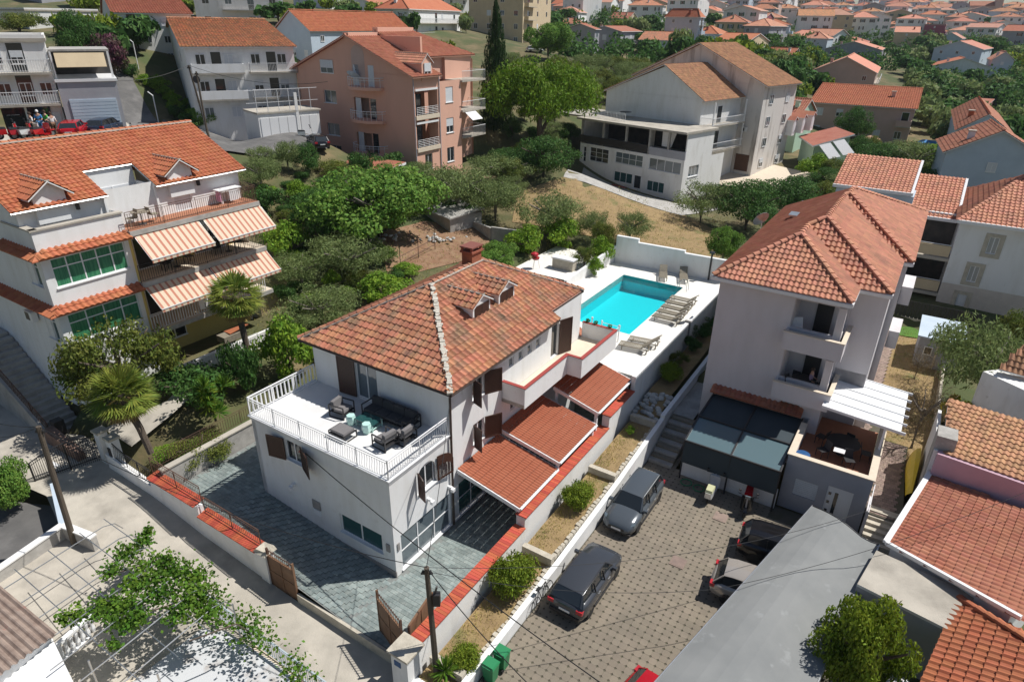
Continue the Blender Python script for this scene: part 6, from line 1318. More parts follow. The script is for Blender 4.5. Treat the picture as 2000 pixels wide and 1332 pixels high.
m = MB(); m.slab([fp.p(8.6, .2, 12.1), fp.p(10.6, .2, 12.1), fp.p(10.6, 1.3, 11.3), fp.p(8.6, 1.3, 11.3)][::-1], .04, cloth_w); m.build('awning', ph)
for a in (0, 4.2): m = MB(); m.tube([fp.p(a, .08, 16.2), fp.p(a, .08, 5)], .06, greyp, n=5); m.build('downpipe', ph)
E0, E1 = -.5, 4.3; gr = 19.95
pl = [[fp.p(E0, .5, 16.25), fp.p(E1, .5, 16.25), fp.p(E1, -8.75, gr), fp.p(E0, -8.75, gr)], [fp.p(8.3, -18, 16.25), fp.p(E0, -18, 16.25), fp.p(E0, -8.75, gr), fp.p(8.3, -8.75, gr)],
      [fp.p(E1, -2.2, 17.9), fp.p(13.6, -1.9, 17.9), fp.p(10.4, -8.75, 20.3), fp.p(E1, -8.75, 20.3)], [fp.p(13.6, -1.9, 17.9), fp.p(13.6, -16, 17.9), fp.p(10.4, -8.75, 20.3)]]
rp = roof(ph, pl, .3, .36, tile_red, 'barrel', n_ind=0, soffit=coral); ridge(rp, pl[0][3]+Vector((0, 0, .06)), pl[0][2]+Vector((0, 0, .06)), tile_sal, mort=coral); ridge(rp, pl[2][3]+Vector((0, 0, .06)), pl[2][2]+Vector((0, 0, .06)), tile_sal, mort=coral)
m = MB(); m.box(4.2, 4.5, -9.2, -2.3, 17.2, 19.9, coral, fp); m.box(-.2, 4.3, -9.2, -8.4, gr-.3, gr+.25, coral, fp); m.box(4.3, 10.3, -9.2, -8.4, 20.0, 20.7, coral, fp); m.build('fire_wall', ph)
dd = dormer(rp, Fr(fp.p(1.4, .12, 16.25), 57.5), 1.7, 4.2, 1.35, .75, coral, tile_sal, win=False, tw=.3, tl=.36, nind=0, overh=.15); window(dd, Fr(fp.p(1.4, .13, 16.25), 57.5), .3, 1.4, .1, 1.25, n=2, depth=-.03, blind=.7)
pch = empty('porch', W(32, -31, 5), 'flat topped porch with dark red sheet roof and white edge below the coral block', 'porch'); pp = [at(x, y, 8.4) for x, y in ((661, 316), (705, 305), (793, 317), (750, 335))]
m = MB(); m.slab(pp, .25, sheet_dk if 0 else tile_red, white_m); m.build('roof', pch); m = MB(); c_ = sum(pp, Vector())/4; b4 = [c_+(p-c_)*.85 for p in pp]; m.hexa([Vector((p.x, p.y, 5)) for p in b4], [p-Vector((0, 0, .26)) for p in b4], bluep); m.build('glazed_wall', pch)
# ---- big white building on the right with open loggia storey
wr = empty('apartment_house', (15, 88, 2), 'large weathered white house with two brown gables above an open loggia storey', 'house')
CW = Vector((19.6, 80.85, 0)); uw = -46.7; fw_ = Fr(CW-Vector((math.cos(R(uw)), math.sin(R(uw)), 0))*15.5, uw); L_ = 16.7
m = MB(); facade(m, fw_, L_, -1, 6.75, [(.6, 1.1, 4.3, 6.3), (1.8, 5.0, 4.6, 6.4), (6.2, 10.6, 5.0, 6.4), (11.6, 16.3, 5.0, 6.4), (6.2, 9.2, 2.6, 3.9), (9.5, 10.6, 2.2, 3.9), (11.6, 14.2, 2.3, 3.6)], plaster_old, depth=.15); fwr = fw_.sub(L_, 0, 0, 90)
facade(m, fwr, 9, -1, 6.75, [(1.2, 3.4, 4.6, 5.9)], plaster_old, depth=.12); facade(m, fw_.sub(0, -7, 0, -90), 7, -1, 9.9, [], plaster_old)
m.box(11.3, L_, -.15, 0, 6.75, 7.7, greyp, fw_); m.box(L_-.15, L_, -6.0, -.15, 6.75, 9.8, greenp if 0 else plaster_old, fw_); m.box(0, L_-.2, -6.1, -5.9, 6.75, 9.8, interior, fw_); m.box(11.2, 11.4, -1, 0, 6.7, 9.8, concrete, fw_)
for a in (0, 3.7, 7.5, 11.2, 14): m.box(a, a+.25, -.3, -.02, 6.75, 9.85, concrete, fw_)
m.build('wall', wr)
window(wr, fw_, .6, 1.1, 4.3, 6.3, n=1, bars=2, sill=False); window(wr, fw_, 1.8, 5.0, 4.6, 6.4, n=3, bars=2); window(wr, fw_, 6.2, 10.6, 5.0, 6.4, n=4, bars=1, g=glass_l); window(wr, fw_, 11.6, 16.3, 5.0, 6.4, n=4, g=glass_l)
window(wr, fw_, 6.2, 9.2, 2.6, 3.9, n=3, g=glass_t); window(wr, fw_, 9.5, 10.6, 2.2, 3.9, n=1, g=glass); window(wr, fw_, 11.6, 14.2, 2.3, 3.6, n=3, g=glass_t); window(wr, fwr, 1.2, 3.4, 4.6, 5.9, n=3, g=glass_l)
m = MB(); m.box(-.5, L_+.2, -6.5, .5, 9.8, 10.05, concrete_lt, fw_); m.box(-6, 0, -9, -1.5, 9.8, 10.02, concrete_lt, fw_); m.build('roof_slab', wr)
m = MB(); m.box(-.2, 11.2, .02, .06, 6.9, 7.8, dark_m, fw_); m.build('loggia_railing', wr)
m = MB(); m.slab([fw_.p(12.5, -1, 9.6), fw_.p(14.5, -1, 9.6), fw_.p(14.2, -.6, 7.9), fw_.p(12.8, -.6, 7.9)], .04, cloth_w); m.build('curtain', wr)
fu1 = fw_.sub(-1.2, -6.3, 0); Lu = 15.4; m = MB(); m.box(0, Lu, -9.5, 0, 1, 13.1, plaster, fu1); m.build('upper_wall', wr)
gable_end(wr, fu1, 0, Lu, 13.05, 16.6, plaster, am=9.3); A_, B_, R0 = fu1.p(-.4, .3, 12.95), fu1.p(Lu+.5, .3, 12.9), fu1.p(9.3, .3, 16.85); bk = -fu1.n*10.2
roof(wr, [[B_, B_+bk, R0+bk, R0], [A_+bk, A_, R0, R0+bk]], .33, .4, tile_brn, 'wave', n_ind=0, soffit=plaster)
fu2 = fu1.sub(-2.5, -9.5, 0); m = MB(); m.box(0, 21.0, -9, 0, 1, 14.6, plaster_stain, fu2); m.build('rear_wing_wall', wr); gable_end(wr, fu2, 0, 21.0, 14.55, 19.0, plaster_stain, am=10.5)
A_, B_, R0 = fu2.p(-.5, .3, 14.45), fu2.p(21.5, .3, 14.4), fu2.p(10.5, .3, 19.2); bk = -fu2.n*9.6
roof(wr, [[B_, B_+bk, R0+bk, R0], [A_+bk, A_, R0, R0+bk]], .33, .4, tile_brn, 'wave', n_ind=0, soffit=plaster, name='rear_roof')
fsd = fu1.sub(Lu, 0, 0, 90)
for z in (6.9, 10.0): balcony(wr, fsd, .3, 8.5, z, 1.6, False, plaster)
for a in (.6, 8.2): m = MB(); m.box(a, a+.15, 1.4, 1.55, 7, 12.8, white_m, fsd); m.build('balcony_post', wr)
fs2 = fu2.sub(21.0, 0, 0, 90); wins(wr, fs2, 9, 3, 11, 2, 4, True); fs3 = fu2.sub(16.2, 0, 0); ac_unit(wr, fs3, 1.0, 8.7); ac_unit(wr, fs3, 2.5, 8.6)
m = MB(); m.box(2.2, 4.2, 0, .04, 3.4, 5.6, rust_m, fs3); m.build('iron_grille', wr)
m = MB(); q = fw_.p(3.8, -4.5, 10.05); ft = Fr(q, uw); e_ = patio_table(q, .8, 'dark picnic table on the flat roof of the weathered white house', dark_m)
railing('roof_railing', None, [fw_.p(-4, -1.6, 10.05), fw_.p(2, -1.0, 10.05), fw_.p(6.5, -1.0, 10.05)], 1.0, white_m, sp=.25, post=1.6, label='white roof terrace railing of the weathered white house', cat='railing')
for i in range(2): q = fw_.p(4.0+i*3.6, 1.3-i*.1, 1.9); b = empty('bench', q, ['long reddish bench on the left of the shaded apron', 'long reddish bench on the right of the shaded apron'][i], 'bench', 'benches below the weathered white house', R(uw)); m = MB(); m.box(-1.6, 1.6, -.25, .25, .42, .5, brickm); m.build('seat', b, local=True); m = MB(); m.box(-1.4, -1.3, -.2, .2, 0, .42, white_m); m.box(1.3, 1.4, -.2, .2, 0, .42, white_m); m.build('legs', b, local=True)
# ---- white house at the right edge (with pale stone ground floor)
wh = empty('apartment_house', W(49, 24, 1), 'big white house with orange tiled roof sections and stacked balconies at the right', 'house'); S_ = 45.0
fq = Fr(W(S_, 17.7), V_DEG); m = MB()
facade(m, fq, 14, -2, 3.3, [(1.3, 1.95, 1.3, 2.6)], MATS.get('pale_ashlar') or mk('pale_ashlar', (.62, .56, .50), (.55, .49, .44), scale=2, rough=.9), depth=.12); facade(m, fq, 14, 3.3, 8.3, [(1.5, 2.2, 3.7, 5.0), (2.1, 2.8, 6.1, 7.4)], plaster, depth=.14); facade(m, fq.sub(0, -12, 0, -90), 12, -2, 8.3, [], plaster)
m.box(-3.6, 0, -12, -3.2, -2, 8.0, plaster, fq); m.box(-9.5, -3.6, -11, -3.0, -2, 9.0, bluep, fq); m.build('wall', wh)
for a, z0, z1w in ((1.3, 1.3, 2.6), (1.5, 3.7, 5.0), (2.1, 6.1, 7.4)): m = MB(); m.box(a-.3, a+.95, .0, .05, z0-.3, z0, pumice, fq); m.box(a-.3, a, 0, .049, z0, z1w+.25, pumice, fq); m.box(a+.65, a+.95, 0, .049, z0, z1w+.25, pumice, fq); m.box(a, a+.65, 0, .048, z1w, z1w+.25, pumice, fq); m.build('stone_surround', wh); window(wh, fq, a, a+.65, z0, z1w, n=2, depth=.1, g=curtain_w, sill=False, blind=1.0 if z0 < 2 else 0)
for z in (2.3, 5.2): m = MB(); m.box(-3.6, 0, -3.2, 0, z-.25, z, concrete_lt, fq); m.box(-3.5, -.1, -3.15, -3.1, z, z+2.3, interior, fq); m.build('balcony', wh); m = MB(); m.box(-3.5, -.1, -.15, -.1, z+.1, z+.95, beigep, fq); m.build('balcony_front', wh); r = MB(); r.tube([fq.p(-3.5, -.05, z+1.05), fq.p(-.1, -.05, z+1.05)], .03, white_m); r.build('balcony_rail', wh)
m = MB(); m.box(-3.55, -3.45, -3.1, 0, -1, 8, greyp, fq); m.build('side_pier', wh)
cq = fq.p
pl = [[cq(-.3, .4, 8.3), cq(14.3, .4, 8.3), cq(7, -6, 11.2), cq(3.5, -6, 11.2)], [cq(14.3, .4, 8.3), cq(14.3, -12, 8.3), cq(7, -6, 11.2)], [cq(-.3, -12.3, 8.3), cq(-.3, .4, 8.3), cq(3.5, -6, 11.2)], [cq(-3.9, -2.6, 7.6), cq(-.2, -2.6, 7.6), cq(-.2, -8.5, 9.9), cq(-3.9, -8.5, 9.9)], [cq(-9.8, -2.8, 9.2), cq(-3.8, -2.8, 9.2), cq(-3.8, -8.5, 11.0), cq(-9.8, -8.5, 11.0)]]
rw = roof(wh, pl, .32, .38, tile_sal, 'wave', n_ind=0, soffit=white_m)
for a, b in ((pl[0][0], pl[0][3]), (pl[0][1], pl[0][2]), (pl[0][3], pl[0][2])): ridge(rw, a+Vector((0, 0, .06)), b+Vector((0, 0, .06)), tile_sal)
m = MB()
for a, b in ((pl[0][0], pl[0][1]), (pl[3][0], pl[3][1]), (pl[3][1], pl[3][2]), (pl[4][1], pl[4][2]), (pl[4][0], pl[4][1])): m.beam(a, b, .2, .25, white_m)
m.build('white_verge', wh); satellite_dish(fq.p(3.5, -6, 11.2), .55, 120, 50, 'dark satellite dish on the ridge of the white house at the right', dark_m, pole=.9)
# ---- others, by their nearest corner
T, Rr, O, S, Bn = tile_red, tile_red, tile_org, tile_sal, tile_brn
bld('house', 'white house with mottled terracotta roof and slatted balconies across the street', (388, 248), 92, 303, 572, 'gl', 2.7, plaster, tile_old, 3, 2, 4, deg=-62, D=84, near=True, br=[(1, .55, 1, False), (2, .55, 1, False), (1, .03, .5, True), (2, .03, .5, True)])
tv = at_dist(470, 200, 77); fz = Fr(at_dist(395, 235, 79.5), -8); fz.o.z = 0
g_ = empty('garage_row', at_dist(560, 250, 74), 'row of white garage doors with terrace above along the street', 'garages'); fgz = Fr(at_dist(510, 270, 74), 40); zg_ = fgz.o.z; fgz.o.z = 0
m = MB(); m.box(0, 6.6, -4, 0, zg_-3, zg_+2.3, plaster_old, fgz); m.box(-.1, 6.8, -4, .1, zg_+2.3, zg_+2.45, concrete_lt, fgz); m.box(4.0, 4.3, 0, .1, zg_-1, zg_+4.2, plaster, fgz); m.build('wall', g_)
for i in range(6): m = MB(); a = .2+i*.95+(.5 if i > 3 else 0); m.box(a, a+.88, 0, .05, zg_-.2, zg_+1.9, white_m, fgz); m.build('garage_door', g_)
r = MB(); r.beam(fgz.p(-1, 0, zg_+3.4), fgz.p(6.6, 0, zg_+3.4), .04, .04, white_m)
for i in range(6): r.beam(fgz.p(i*1.15, 0, zg_+2.4), fgz.p(i*1.15, 0, zg_+4.6), .05, .05, white_m, up=Vector((1, 0, 0)))
r.beam(fgz.p(-1, 0, zg_+4.6), fgz.p(6.6, 0, zg_+4.6), .05, .05, white_m); r.build('pergola_frame', g_)
sh_, frs, Ls, Ds, zs0, zse = bld('shop_building', 'grey white three storey corner building with a shop at street level', (135, 262), 82, -40, 150, 'flat', 0, plaster_old, T, 3, 3, 1, deg=33, D=66, near=True, bl=[(1, 0, 1, False), (2, 0, 1, False)], cat='shop', Dp=7)
sg = MB(); sg.box(Ls-8.2, Ls-4.4, 0, .1, zs0+2.0, zs0+2.75, orange_sign, frs); sg.build('shop_sign', sh_); sg = MB(); sg.box(Ls-7.9, Ls-7.5, .1, .12, zs0+2.15, zs0+2.6, white_m, frs)
for i in range(7): sg.box(Ls-7.3+i*.36, Ls-7.05+i*.36, .1, .12, zs0+2.25, zs0+2.5, mk('sign_yellow', (.8, .5, .05)), frs)
sg.build('shop_sign_lettering', sh_); sg = MB(); sg.box(Ls-4.0, Ls-.8, 0, .08, zs0, zs0+2.3, glass, frs); sg.box(Ls-2.5, Ls-2.35, .08, .12, zs0, zs0+2.3, white_pvc, frs); sg.box(Ls-4.1, Ls-.7, .0, .12, zs0+2.3, zs0+2.45, white_pvc, frs); sg.build('shop_door', sh_)
ga = empty('garage', at_dist(170, 258, 66), 'grey garage with wide roller door and covered terrace on top', 'garage'); fga = Fr(at_dist(138, 262, 65.5), 32); zz0 = fga.o.z; fga.o.z = 0
m = MB(); m.box(0, 4.1, -6, 0, zz0-3, zz0+3.9, greyp, fga); m.build('wall', ga); m = MB(); m.box(.5, 3.8, 0, .05, zz0, zz0+2.6, bluep, fga)
for i in range(10): m.box(.52, 3.78, .05, .07, zz0+.1+i*.25, zz0+.3+i*.25, bluep, fga)
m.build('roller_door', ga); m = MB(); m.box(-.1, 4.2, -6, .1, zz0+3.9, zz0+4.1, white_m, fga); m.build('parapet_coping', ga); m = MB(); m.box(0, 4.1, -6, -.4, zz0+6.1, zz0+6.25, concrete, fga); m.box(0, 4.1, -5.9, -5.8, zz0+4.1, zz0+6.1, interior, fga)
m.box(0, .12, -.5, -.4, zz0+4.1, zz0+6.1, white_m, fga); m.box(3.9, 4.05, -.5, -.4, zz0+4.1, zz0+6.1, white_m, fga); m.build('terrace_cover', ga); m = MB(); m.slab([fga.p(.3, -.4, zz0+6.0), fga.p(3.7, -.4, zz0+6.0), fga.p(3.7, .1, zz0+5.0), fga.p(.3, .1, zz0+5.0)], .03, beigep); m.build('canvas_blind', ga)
bld('house', 'white house with red roof and arched balcony at the top left', (245, 130), 26, 200, 372, 'gl', 3.2, plaster, T, 3, 1, 4, deg=-58, D=112, br=[(2, .05, .35, True)], near=True)
bld('house', 'blue grey gabled house with bright orange roof behind the coral block', (612, 120), 62, 537, 800, 'gl', 3.0, bluep, O, 2, 3, 5, deg=-32, D=118, near=True)
bld('house', 'long pale grey house with white balcony awnings at the top edge', (560, 62), -15, 375, 640, 'gr', 2.5, plaster_old, T, 2, 4, 2, deg=22, D=150, bl=[(1, .3, .95, False)])
bld('house', 'white house with red gable roof behind the orange roof', (740, 70), 12, 655, 800, 'gl', 2.2, plaster, T, 2, 2, 3, deg=-25, D=165)
bld('house', 'white balcony house with orange hip roof beside the beige tower block', (800, 75), 18, 735, 915, 'hip', 2.6, plaster, O, 2, 2, 4, deg=-20, D=155, br=[(1, .05, .95, False), (0, .05, .95, False)])
bld('tower_block', 'beige and yellow green apartment block at the top centre', (1020, 92), -40, 915, 1078, 'flat', 0, beigep, T, 5, 4, 3, deg=-20, D=200, br=[(i, .05, .35, True) for i in range(1, 5)], cat='apartment block')
bld('grey_house', 'dark grey house with sunlit white framed balconies', (1207, 138), 62, 1150, 1252, 'gl', 1.4, greyp, T, 3, 1, 3, deg=-32, D=212, br=[(i, 0, 1, False) for i in range(3)])
bld('grey_house', 'lower grey side wing of the dark grey house', (1158, 125), 58, 1105, 1162, 'gl', 1.5, greyp, T, 3, 1, 1, deg=-32, D=206, chim=0)
bld('house', 'pale green house with red roof, three white dormers and tilted awnings', (1548, 292), 225, 1498, 1590, 'gr', 2.0, greenp, T, 2, 1, 2, deg=-40, D=110, near=True)
lt = empty('veranda', at_dist(1610, 300, 104), 'low veranda with maroon roof and two white awnings in front of the green house', 'veranda'); vz = [at_dist(1560, 266, 106), at_dist(1588, 285, 98), at_dist(1670, 262, 103), at_dist(1632, 248, 111)]
m = MB(); m.slab(vz, .2, T, white_m); m.build('roof', lt); m = MB(); c_ = sum(vz, Vector())/4; b4 = [c_+(p-c_)*.86 for p in vz]; m.hexa([Vector((p.x, p.y, 0)) for p in b4], [p-Vector((0, 0, .25)) for p in b4], greenp); m.build('wall', lt)
for i in range(2): q = at_dist(1600+i*27, 284-i*7, 98.3+i*1.4); q2 = at_dist(1622+i*27, 279-i*7, 99+i*1.4); m = MB(); m.slab([q, q2, q2+Vector((1.0, -1.6, -1.5)), q+Vector((1.0, -1.6, -1.5))], .04, cloth_w); m.build('awning', lt)
for i in range(3):
    q = at_dist(1550+i*18, 243-i*5, 103+i*1.5); fd = Fr(q, 50); dr_ = empty('dormer', q, ['first white dormer of the green house, nearest the gable', 'middle white dormer of the green house', 'third white dormer of the green house, beside the roof terrace'][i], 'dormer', 'dormers of the green house'); m = MB(); m.box(0, 1.1, -2.5, 0, -1.6, .5, white_m, fd); m.build('wall', dr_)
    m = MB(); m.slab([fd.p(-.2, .2, .5), fd.p(.55, .2, 1.0), fd.p(.55, -2.5, 1.0), fd.p(-.2, -2.5, .5)], .1, T, white_m); m.slab([fd.p(1.3, .2, .5), fd.p(1.3, -2.5, .5), fd.p(.55, -2.5, 1.0), fd.p(.55, .2, 1.0)], .1, T, white_m); m.build('roof', dr_); m = MB(); m.box(.2, .9, 0, .03, -1.2, .4, roller, fd); m.build('shutter', dr_)
bld('house', 'rose beige house with orange roof and roof terrace on the right', (1768, 285), 212, 1583, 1812, 'gr', 2.2, rosep, O, 2, 5, 2, deg=-30, D=128, near=True, bl=[(1, .86, 1, True)])
bld('house', 'rose beige gabled house with salmon roof behind the rose beige house', (1700, 190), 143, 1587, 1757, 'gl', 3.0, rosep, S, 2, 3, 2, deg=-28, D=168, br=[(1, .1, .9, False)])
bld('house', 'white gabled house with salmon roof at the right edge', (1955, 320), 262, 1868, 2050, 'gl', 2.2, bluep, S, 2, 2, 3, deg=-30, D=104, near=True, bl=[(1, .6, .95, False)])
bld('house', 'plain blue white gable wall house with salmon roof at the right edge', (2010, 405), 310, 1845, 2100, 'gl', 2.6, bluep, S, 2, 1, 2, deg=-26, D=88, near=True)
# ================================================================ the town on the far hillside
FOOT = []
for o in list(COL.objects):
    if o.parent is None and o.get('category') in ('house', 'apartment block', 'shop', 'garage', 'garages', 'veranda'): FOOT.append((o.location.x, o.location.y, 9.0))
WL = [plaster, plaster_old, plaster, rosep, beigep, bluep, plaster, greyp]; WN = ['white', 'off white', 'white', 'rose beige', 'beige', 'pale blue', 'white', 'grey']
RL = [tile_red, tile_org, tile_sal, tile_old, mk('faded_roof', (.52, .27, .19), (.45, .22, .15), scale=.6, rough=.9, rnd=.1)]; RN = ['red', 'orange', 'salmon', 'mottled brown', 'faded red']
hand = [((1436, 68), 53, 1402, 1466, 'gr', 7, 2, 2), ((1452, 122), 83, 1392, 1502, 'gr', 4, 1, 2), ((1576, 60), 22, 1545, 1592, 'flat', 1, 0, 4), ((1642, 68), 38, 1602, 1684, 'hip', 5, 1, 3), ((1610, 110), 76, 1568, 1628, 'hip', 5, 2, 3),
 ((1680, 98), 84, 1628, 1702, 'hip', 5, 0, 1), ((1712, 135), 98, 1612, 1748, 'gl', 7, 2, 2), ((1702, 52), 40, 1676, 1716, 'gr', 1, 1, 1), ((1762, 62), 48, 1728, 1780, 'hip', 3, 3, 1), ((1788, 95), 64, 1748, 1804, 'gr', 4, 2, 3),
 ((1838, 84), 50, 1806, 1846, 'flat', -1, 0, 4), ((1872, 98), 76, 1834, 1886, 'gl', 5, 4, 2), ((1905, 145), 97, 1824, 1942, 'gl', 5, 2, 3), ((1924, 172), 132, 1824, 1952, 'gl', 0, 1, 2), ((1966, 165), 118, 1938, 1994, 'gl', 5, 2, 3),
 ((1125, 62), 47, 1073, 1150, 'hip', 5, 0, 1), ((1214, 38), 2, 1157, 1236, 'gr', 0, 1, 3), ((1226, 58), 37, 1190, 1246, 'gr', 4, 0, 2), ((1325, 114), 80, 1248, 1348, 'gr', 1, 3, 2), ((1358, 106), 34, 1300, 1366, 'hip', 5, 1, 4), ((1398, 100), 67, 1350, 1426, 'hip', 5, 1, 2),
 ((1395, 52), 22, 1340, 1412, 'gl', 4, 1, 3), ((1128, 30), 8, 1078, 1150, 'gr', 5, 1, 2), ((1330, 24), 4, 1285, 1350, 'gr', 3, 4, 2), ((1520, 40), 18, 1472, 1536, 'gl', 0, 0, 2), ((1490, 62), 36, 1462, 1512, 'gr', -1, 0, 2), ((1510, 96), 70, 1470, 1532, 'gl', 0, 2, 2), ((1884, 62), 34, 1850, 1900, 'hip', 3, 0, 3), ((1822, 46), 28, 1790, 1836, 'hip', 0, 0, 2), ((1985, 55), 38, 1950, 2010, 'gr', 5, 0, 1),
 ((1660, 40), 22, 1630, 1680, 'hip', 1, 1, 2), ((60, 62), 22, -20, 190, 'flat', 1, 0, 1), ((1545, 130), 108, 1500, 1560, 'gr', 0, 1, 1), ((1900, 245), 228, 1880, 1930, 'shed', -1, 0, 1)]
LBS = ['grey walled house with long orange roof left of the tall white block', 'beige house with wide orange roof and white terrace wing', 'tall white flat roofed block with balconies on the far slope', 'blue white three storey house with orange hip roof and balconies', 'blue grey cube shaped house with salmon hip roof and tiny windows',
 'low house with red hip roof behind the large grey gable', 'wide grey gable wall house with salmon roof', 'small house with orange roof beside the wide red hip roof', 'rose house under a broad brown hip roof', 'beige three storey house with salmon roof beside the maroon block',
 'maroon flat roofed block with pale floor bands', 'small pale blue gabled house right of the maroon block', 'pale blue long gabled house above the white gabled house on the right', 'white gabled house with orange dormered roof on the right slope', 'pale blue narrow house with salmon roof near the right edge',
 'blue white house under a broad red hip roof beside the beige tower', 'large white hotel like house with arched windows at the top', 'beige house with red roof and white terrace behind the grey house', 'long off white house with mottled brown roof behind the weathered white house', 'tall pale blue house with red framed balcony and orange roof', 'pale blue house with long windows and orange hip roof',
 'beige gabled house with white balconies above the pale blue block', 'pale house with two white awnings at the top edge', 'rose house with faded roof at the top edge', 'white gabled house with red roof on the far slope', 'small maroon house among trees', 'white gabled house under a salmon roof among tall trees', 'rose house with red hip roof under the church tower', 'white house with red hip roof on the far ridge', 'pale blue house with red roof at the far right edge',
 'off white house with orange hip roof on the far ridge', 'long low stone outbuilding with flat roof at the top left', 'white bungalow with orange roof behind the trees', 'small maroon shed roof at the right among trees']
for (K, yt, xl, xr, rf, wi, ri, fl_), lb in zip(hand, LBS):
    w = maroonp if wi < 0 else WL[wi]; r_ = random.Random(K[0]); e_, fr, L, D, z0, ze = bld('house', lb, K, yt, xl, xr, rf, 2.2 if fl_ > 1 else 1.8, w, RL[ri], fl_, max(1, int(abs(K[0]-xl)/22)), max(1, int(abs(xr-K[0])/14)), deg=-32.5+r_.uniform(-8, 8), br=[(i, .1, .9, i % 2 == 0) for i in range(1, fl_)] if r_.random() < .6 else ())
    FOOT.append((e_.location.x, e_.location.y, max(L, D)*.62))
ch = empty('church', hit(1925, 40), 'distant pale church with slender bell tower on the horizon', 'church'); q = ch.location; f = Fr((q.x, q.y, q.z), -20); m = MB(); m.box(-12, 8, -8, 0, -6, 9, rosep, f); m.build('nave', ch)
m = MB(); m.box(3, 7.5, -4, .5, -6, 20, rosep, f); m.build('tower', ch); m = MB(); m.hexa([f.p(3, .5, 20), f.p(7.5, .5, 20), f.p(7.5, -4, 20), f.p(3, -4, 20)][::-1], [f.p(5.2, -1.7, 26), f.p(5.3, -1.7, 26), f.p(5.3, -1.8, 26), f.p(5.2, -1.8, 26)][::-1], greyp); m.build('spire', ch); m = MB(); m.slab([f.p(-12.4, .4, 9), f.p(8.4, .4, 9), f.p(8.4, -4, 12), f.p(-12.4, -4, 12)], .2, tile_red); m.slab([f.p(8.4, -8.4, 9), f.p(-12.4, -8.4, 9), f.p(-12.4, -4, 12), f.p(8.4, -4, 12)], .2, tile_red); m.build('roof', ch)
FOOT.append((q.x, q.y, 14))
HL = [(o.location.x, o.location.y, o['label']) for o in COL.objects if o.parent is None and o.get('category') in ('house', 'apartment block', 'apartment house', 'pool', 'shed', 'church', 'shop')]
def near_label(p, what):
    D = math.hypot(p.x, p.y); x, y, l = min(HL, key=lambda h: (h[0]-p.x)**2+(h[1]-p.y)**2); dh = math.hypot(x, y); side = (math.atan2(p.x, p.y)-math.atan2(x, y))*D
    rel = 'behind' if D > dh+abs(side) else 'in front of' if D < dh-abs(side) else 'right of' if side > 0 else 'left of'
    if (x-p.x)**2+(y-p.y)**2 > 45**2: what = what+' well'; rel = {'in front of': 'before'}.get(rel, rel)
    if len(('%s %s the %s' % (what, rel, l)).split()) > 16: l = l.split(' with ')[0]
    return ' '.join(('%s %s the %s' % (what, rel, l)).split()[:16])
rg = random.Random(11); made = 0; tries = 0
def crest(x): return float(np.interp(x, [1080, 1300, 1480, 1620, 1760, 1880, 2000], [-5, -2, 8, 16, 20, 27, 32]))
while made < 250 and tries < 7000:
    tries += 1; x = rg.uniform(1080, 2010) if rg.random() < .85 else rg.uniform(0, 1080)
    y = rg.uniform(crest(x) if x > 1080 else 2, 92 if x > 1380 else 44)
    if x < 1080 and (y > 16 or 180 < x < 560): continue
    p = hit(x, y); dist = math.hypot(p.x, p.y)
    if dist < 150 or dist > 900: continue
    L = rg.uniform(9, 15); D = rg.uniform(9, 12); 
    if any(math.hypot(p.x-a, p.y-b) < r_+7.6 for a, b, r_ in FOOT): continue
    FOOT.append((p.x, p.y, 6.6)); made += 1
    wi = rg.choice([0, 0, 1, 2, 3, 4, 5, 6, 6, 7]); ri = rg.randrange(5); rf = rg.choice(['hip', 'gl', 'gr', 'hip']); fl_ = rg.choice([1, 2, 2, 3]); deg = -32.5+rg.uniform(-22, 22)
    h = fl_*2.8+.4; fr = Fr((p.x, p.y, 0), deg); z0 = p.z; kind = {'hip': 'hip', 'gl': 'gable', 'gr': 'gable'}[rf]; st_ = ['single storey', 'two storey', 'three storey'][fl_-1]
    e = empty('house', (p.x, p.y, z0), near_label(p, '%s %s house with %s %s roof' % (WN[wi], st_, RN[ri], kind)), 'house', 'distant houses of the hillside town: %s %s %s %s' % (WN[wi], st_, RN[ri], kind))
    m = MB(); m.box(0, L, -D, 0, z0-4, z0+h, WL[wi], fr); m.build('wall', e); wins(e, fr, L, z0, h, 3, fl_, False, rg.choice([None, 'b', 'g', None]), 1.1, 1.3, .15, rg); wins(e, fr.sub(L, 0, 0, 90), D, z0, h, 2, fl_, False, None, 1.1, 1.3, .2, rg)
    if fl_ > 1 and rg.random() < .6: balcony(e, fr.sub(L, 0, 0, 90), 1, D-1, z0+2.9, 1.2, True, WL[wi])
    roofs(e, fr, L, D, z0+h, rf, rg.uniform(1.7, 2.6), RL[ri], WL[wi], chim=rg.random() < .6)
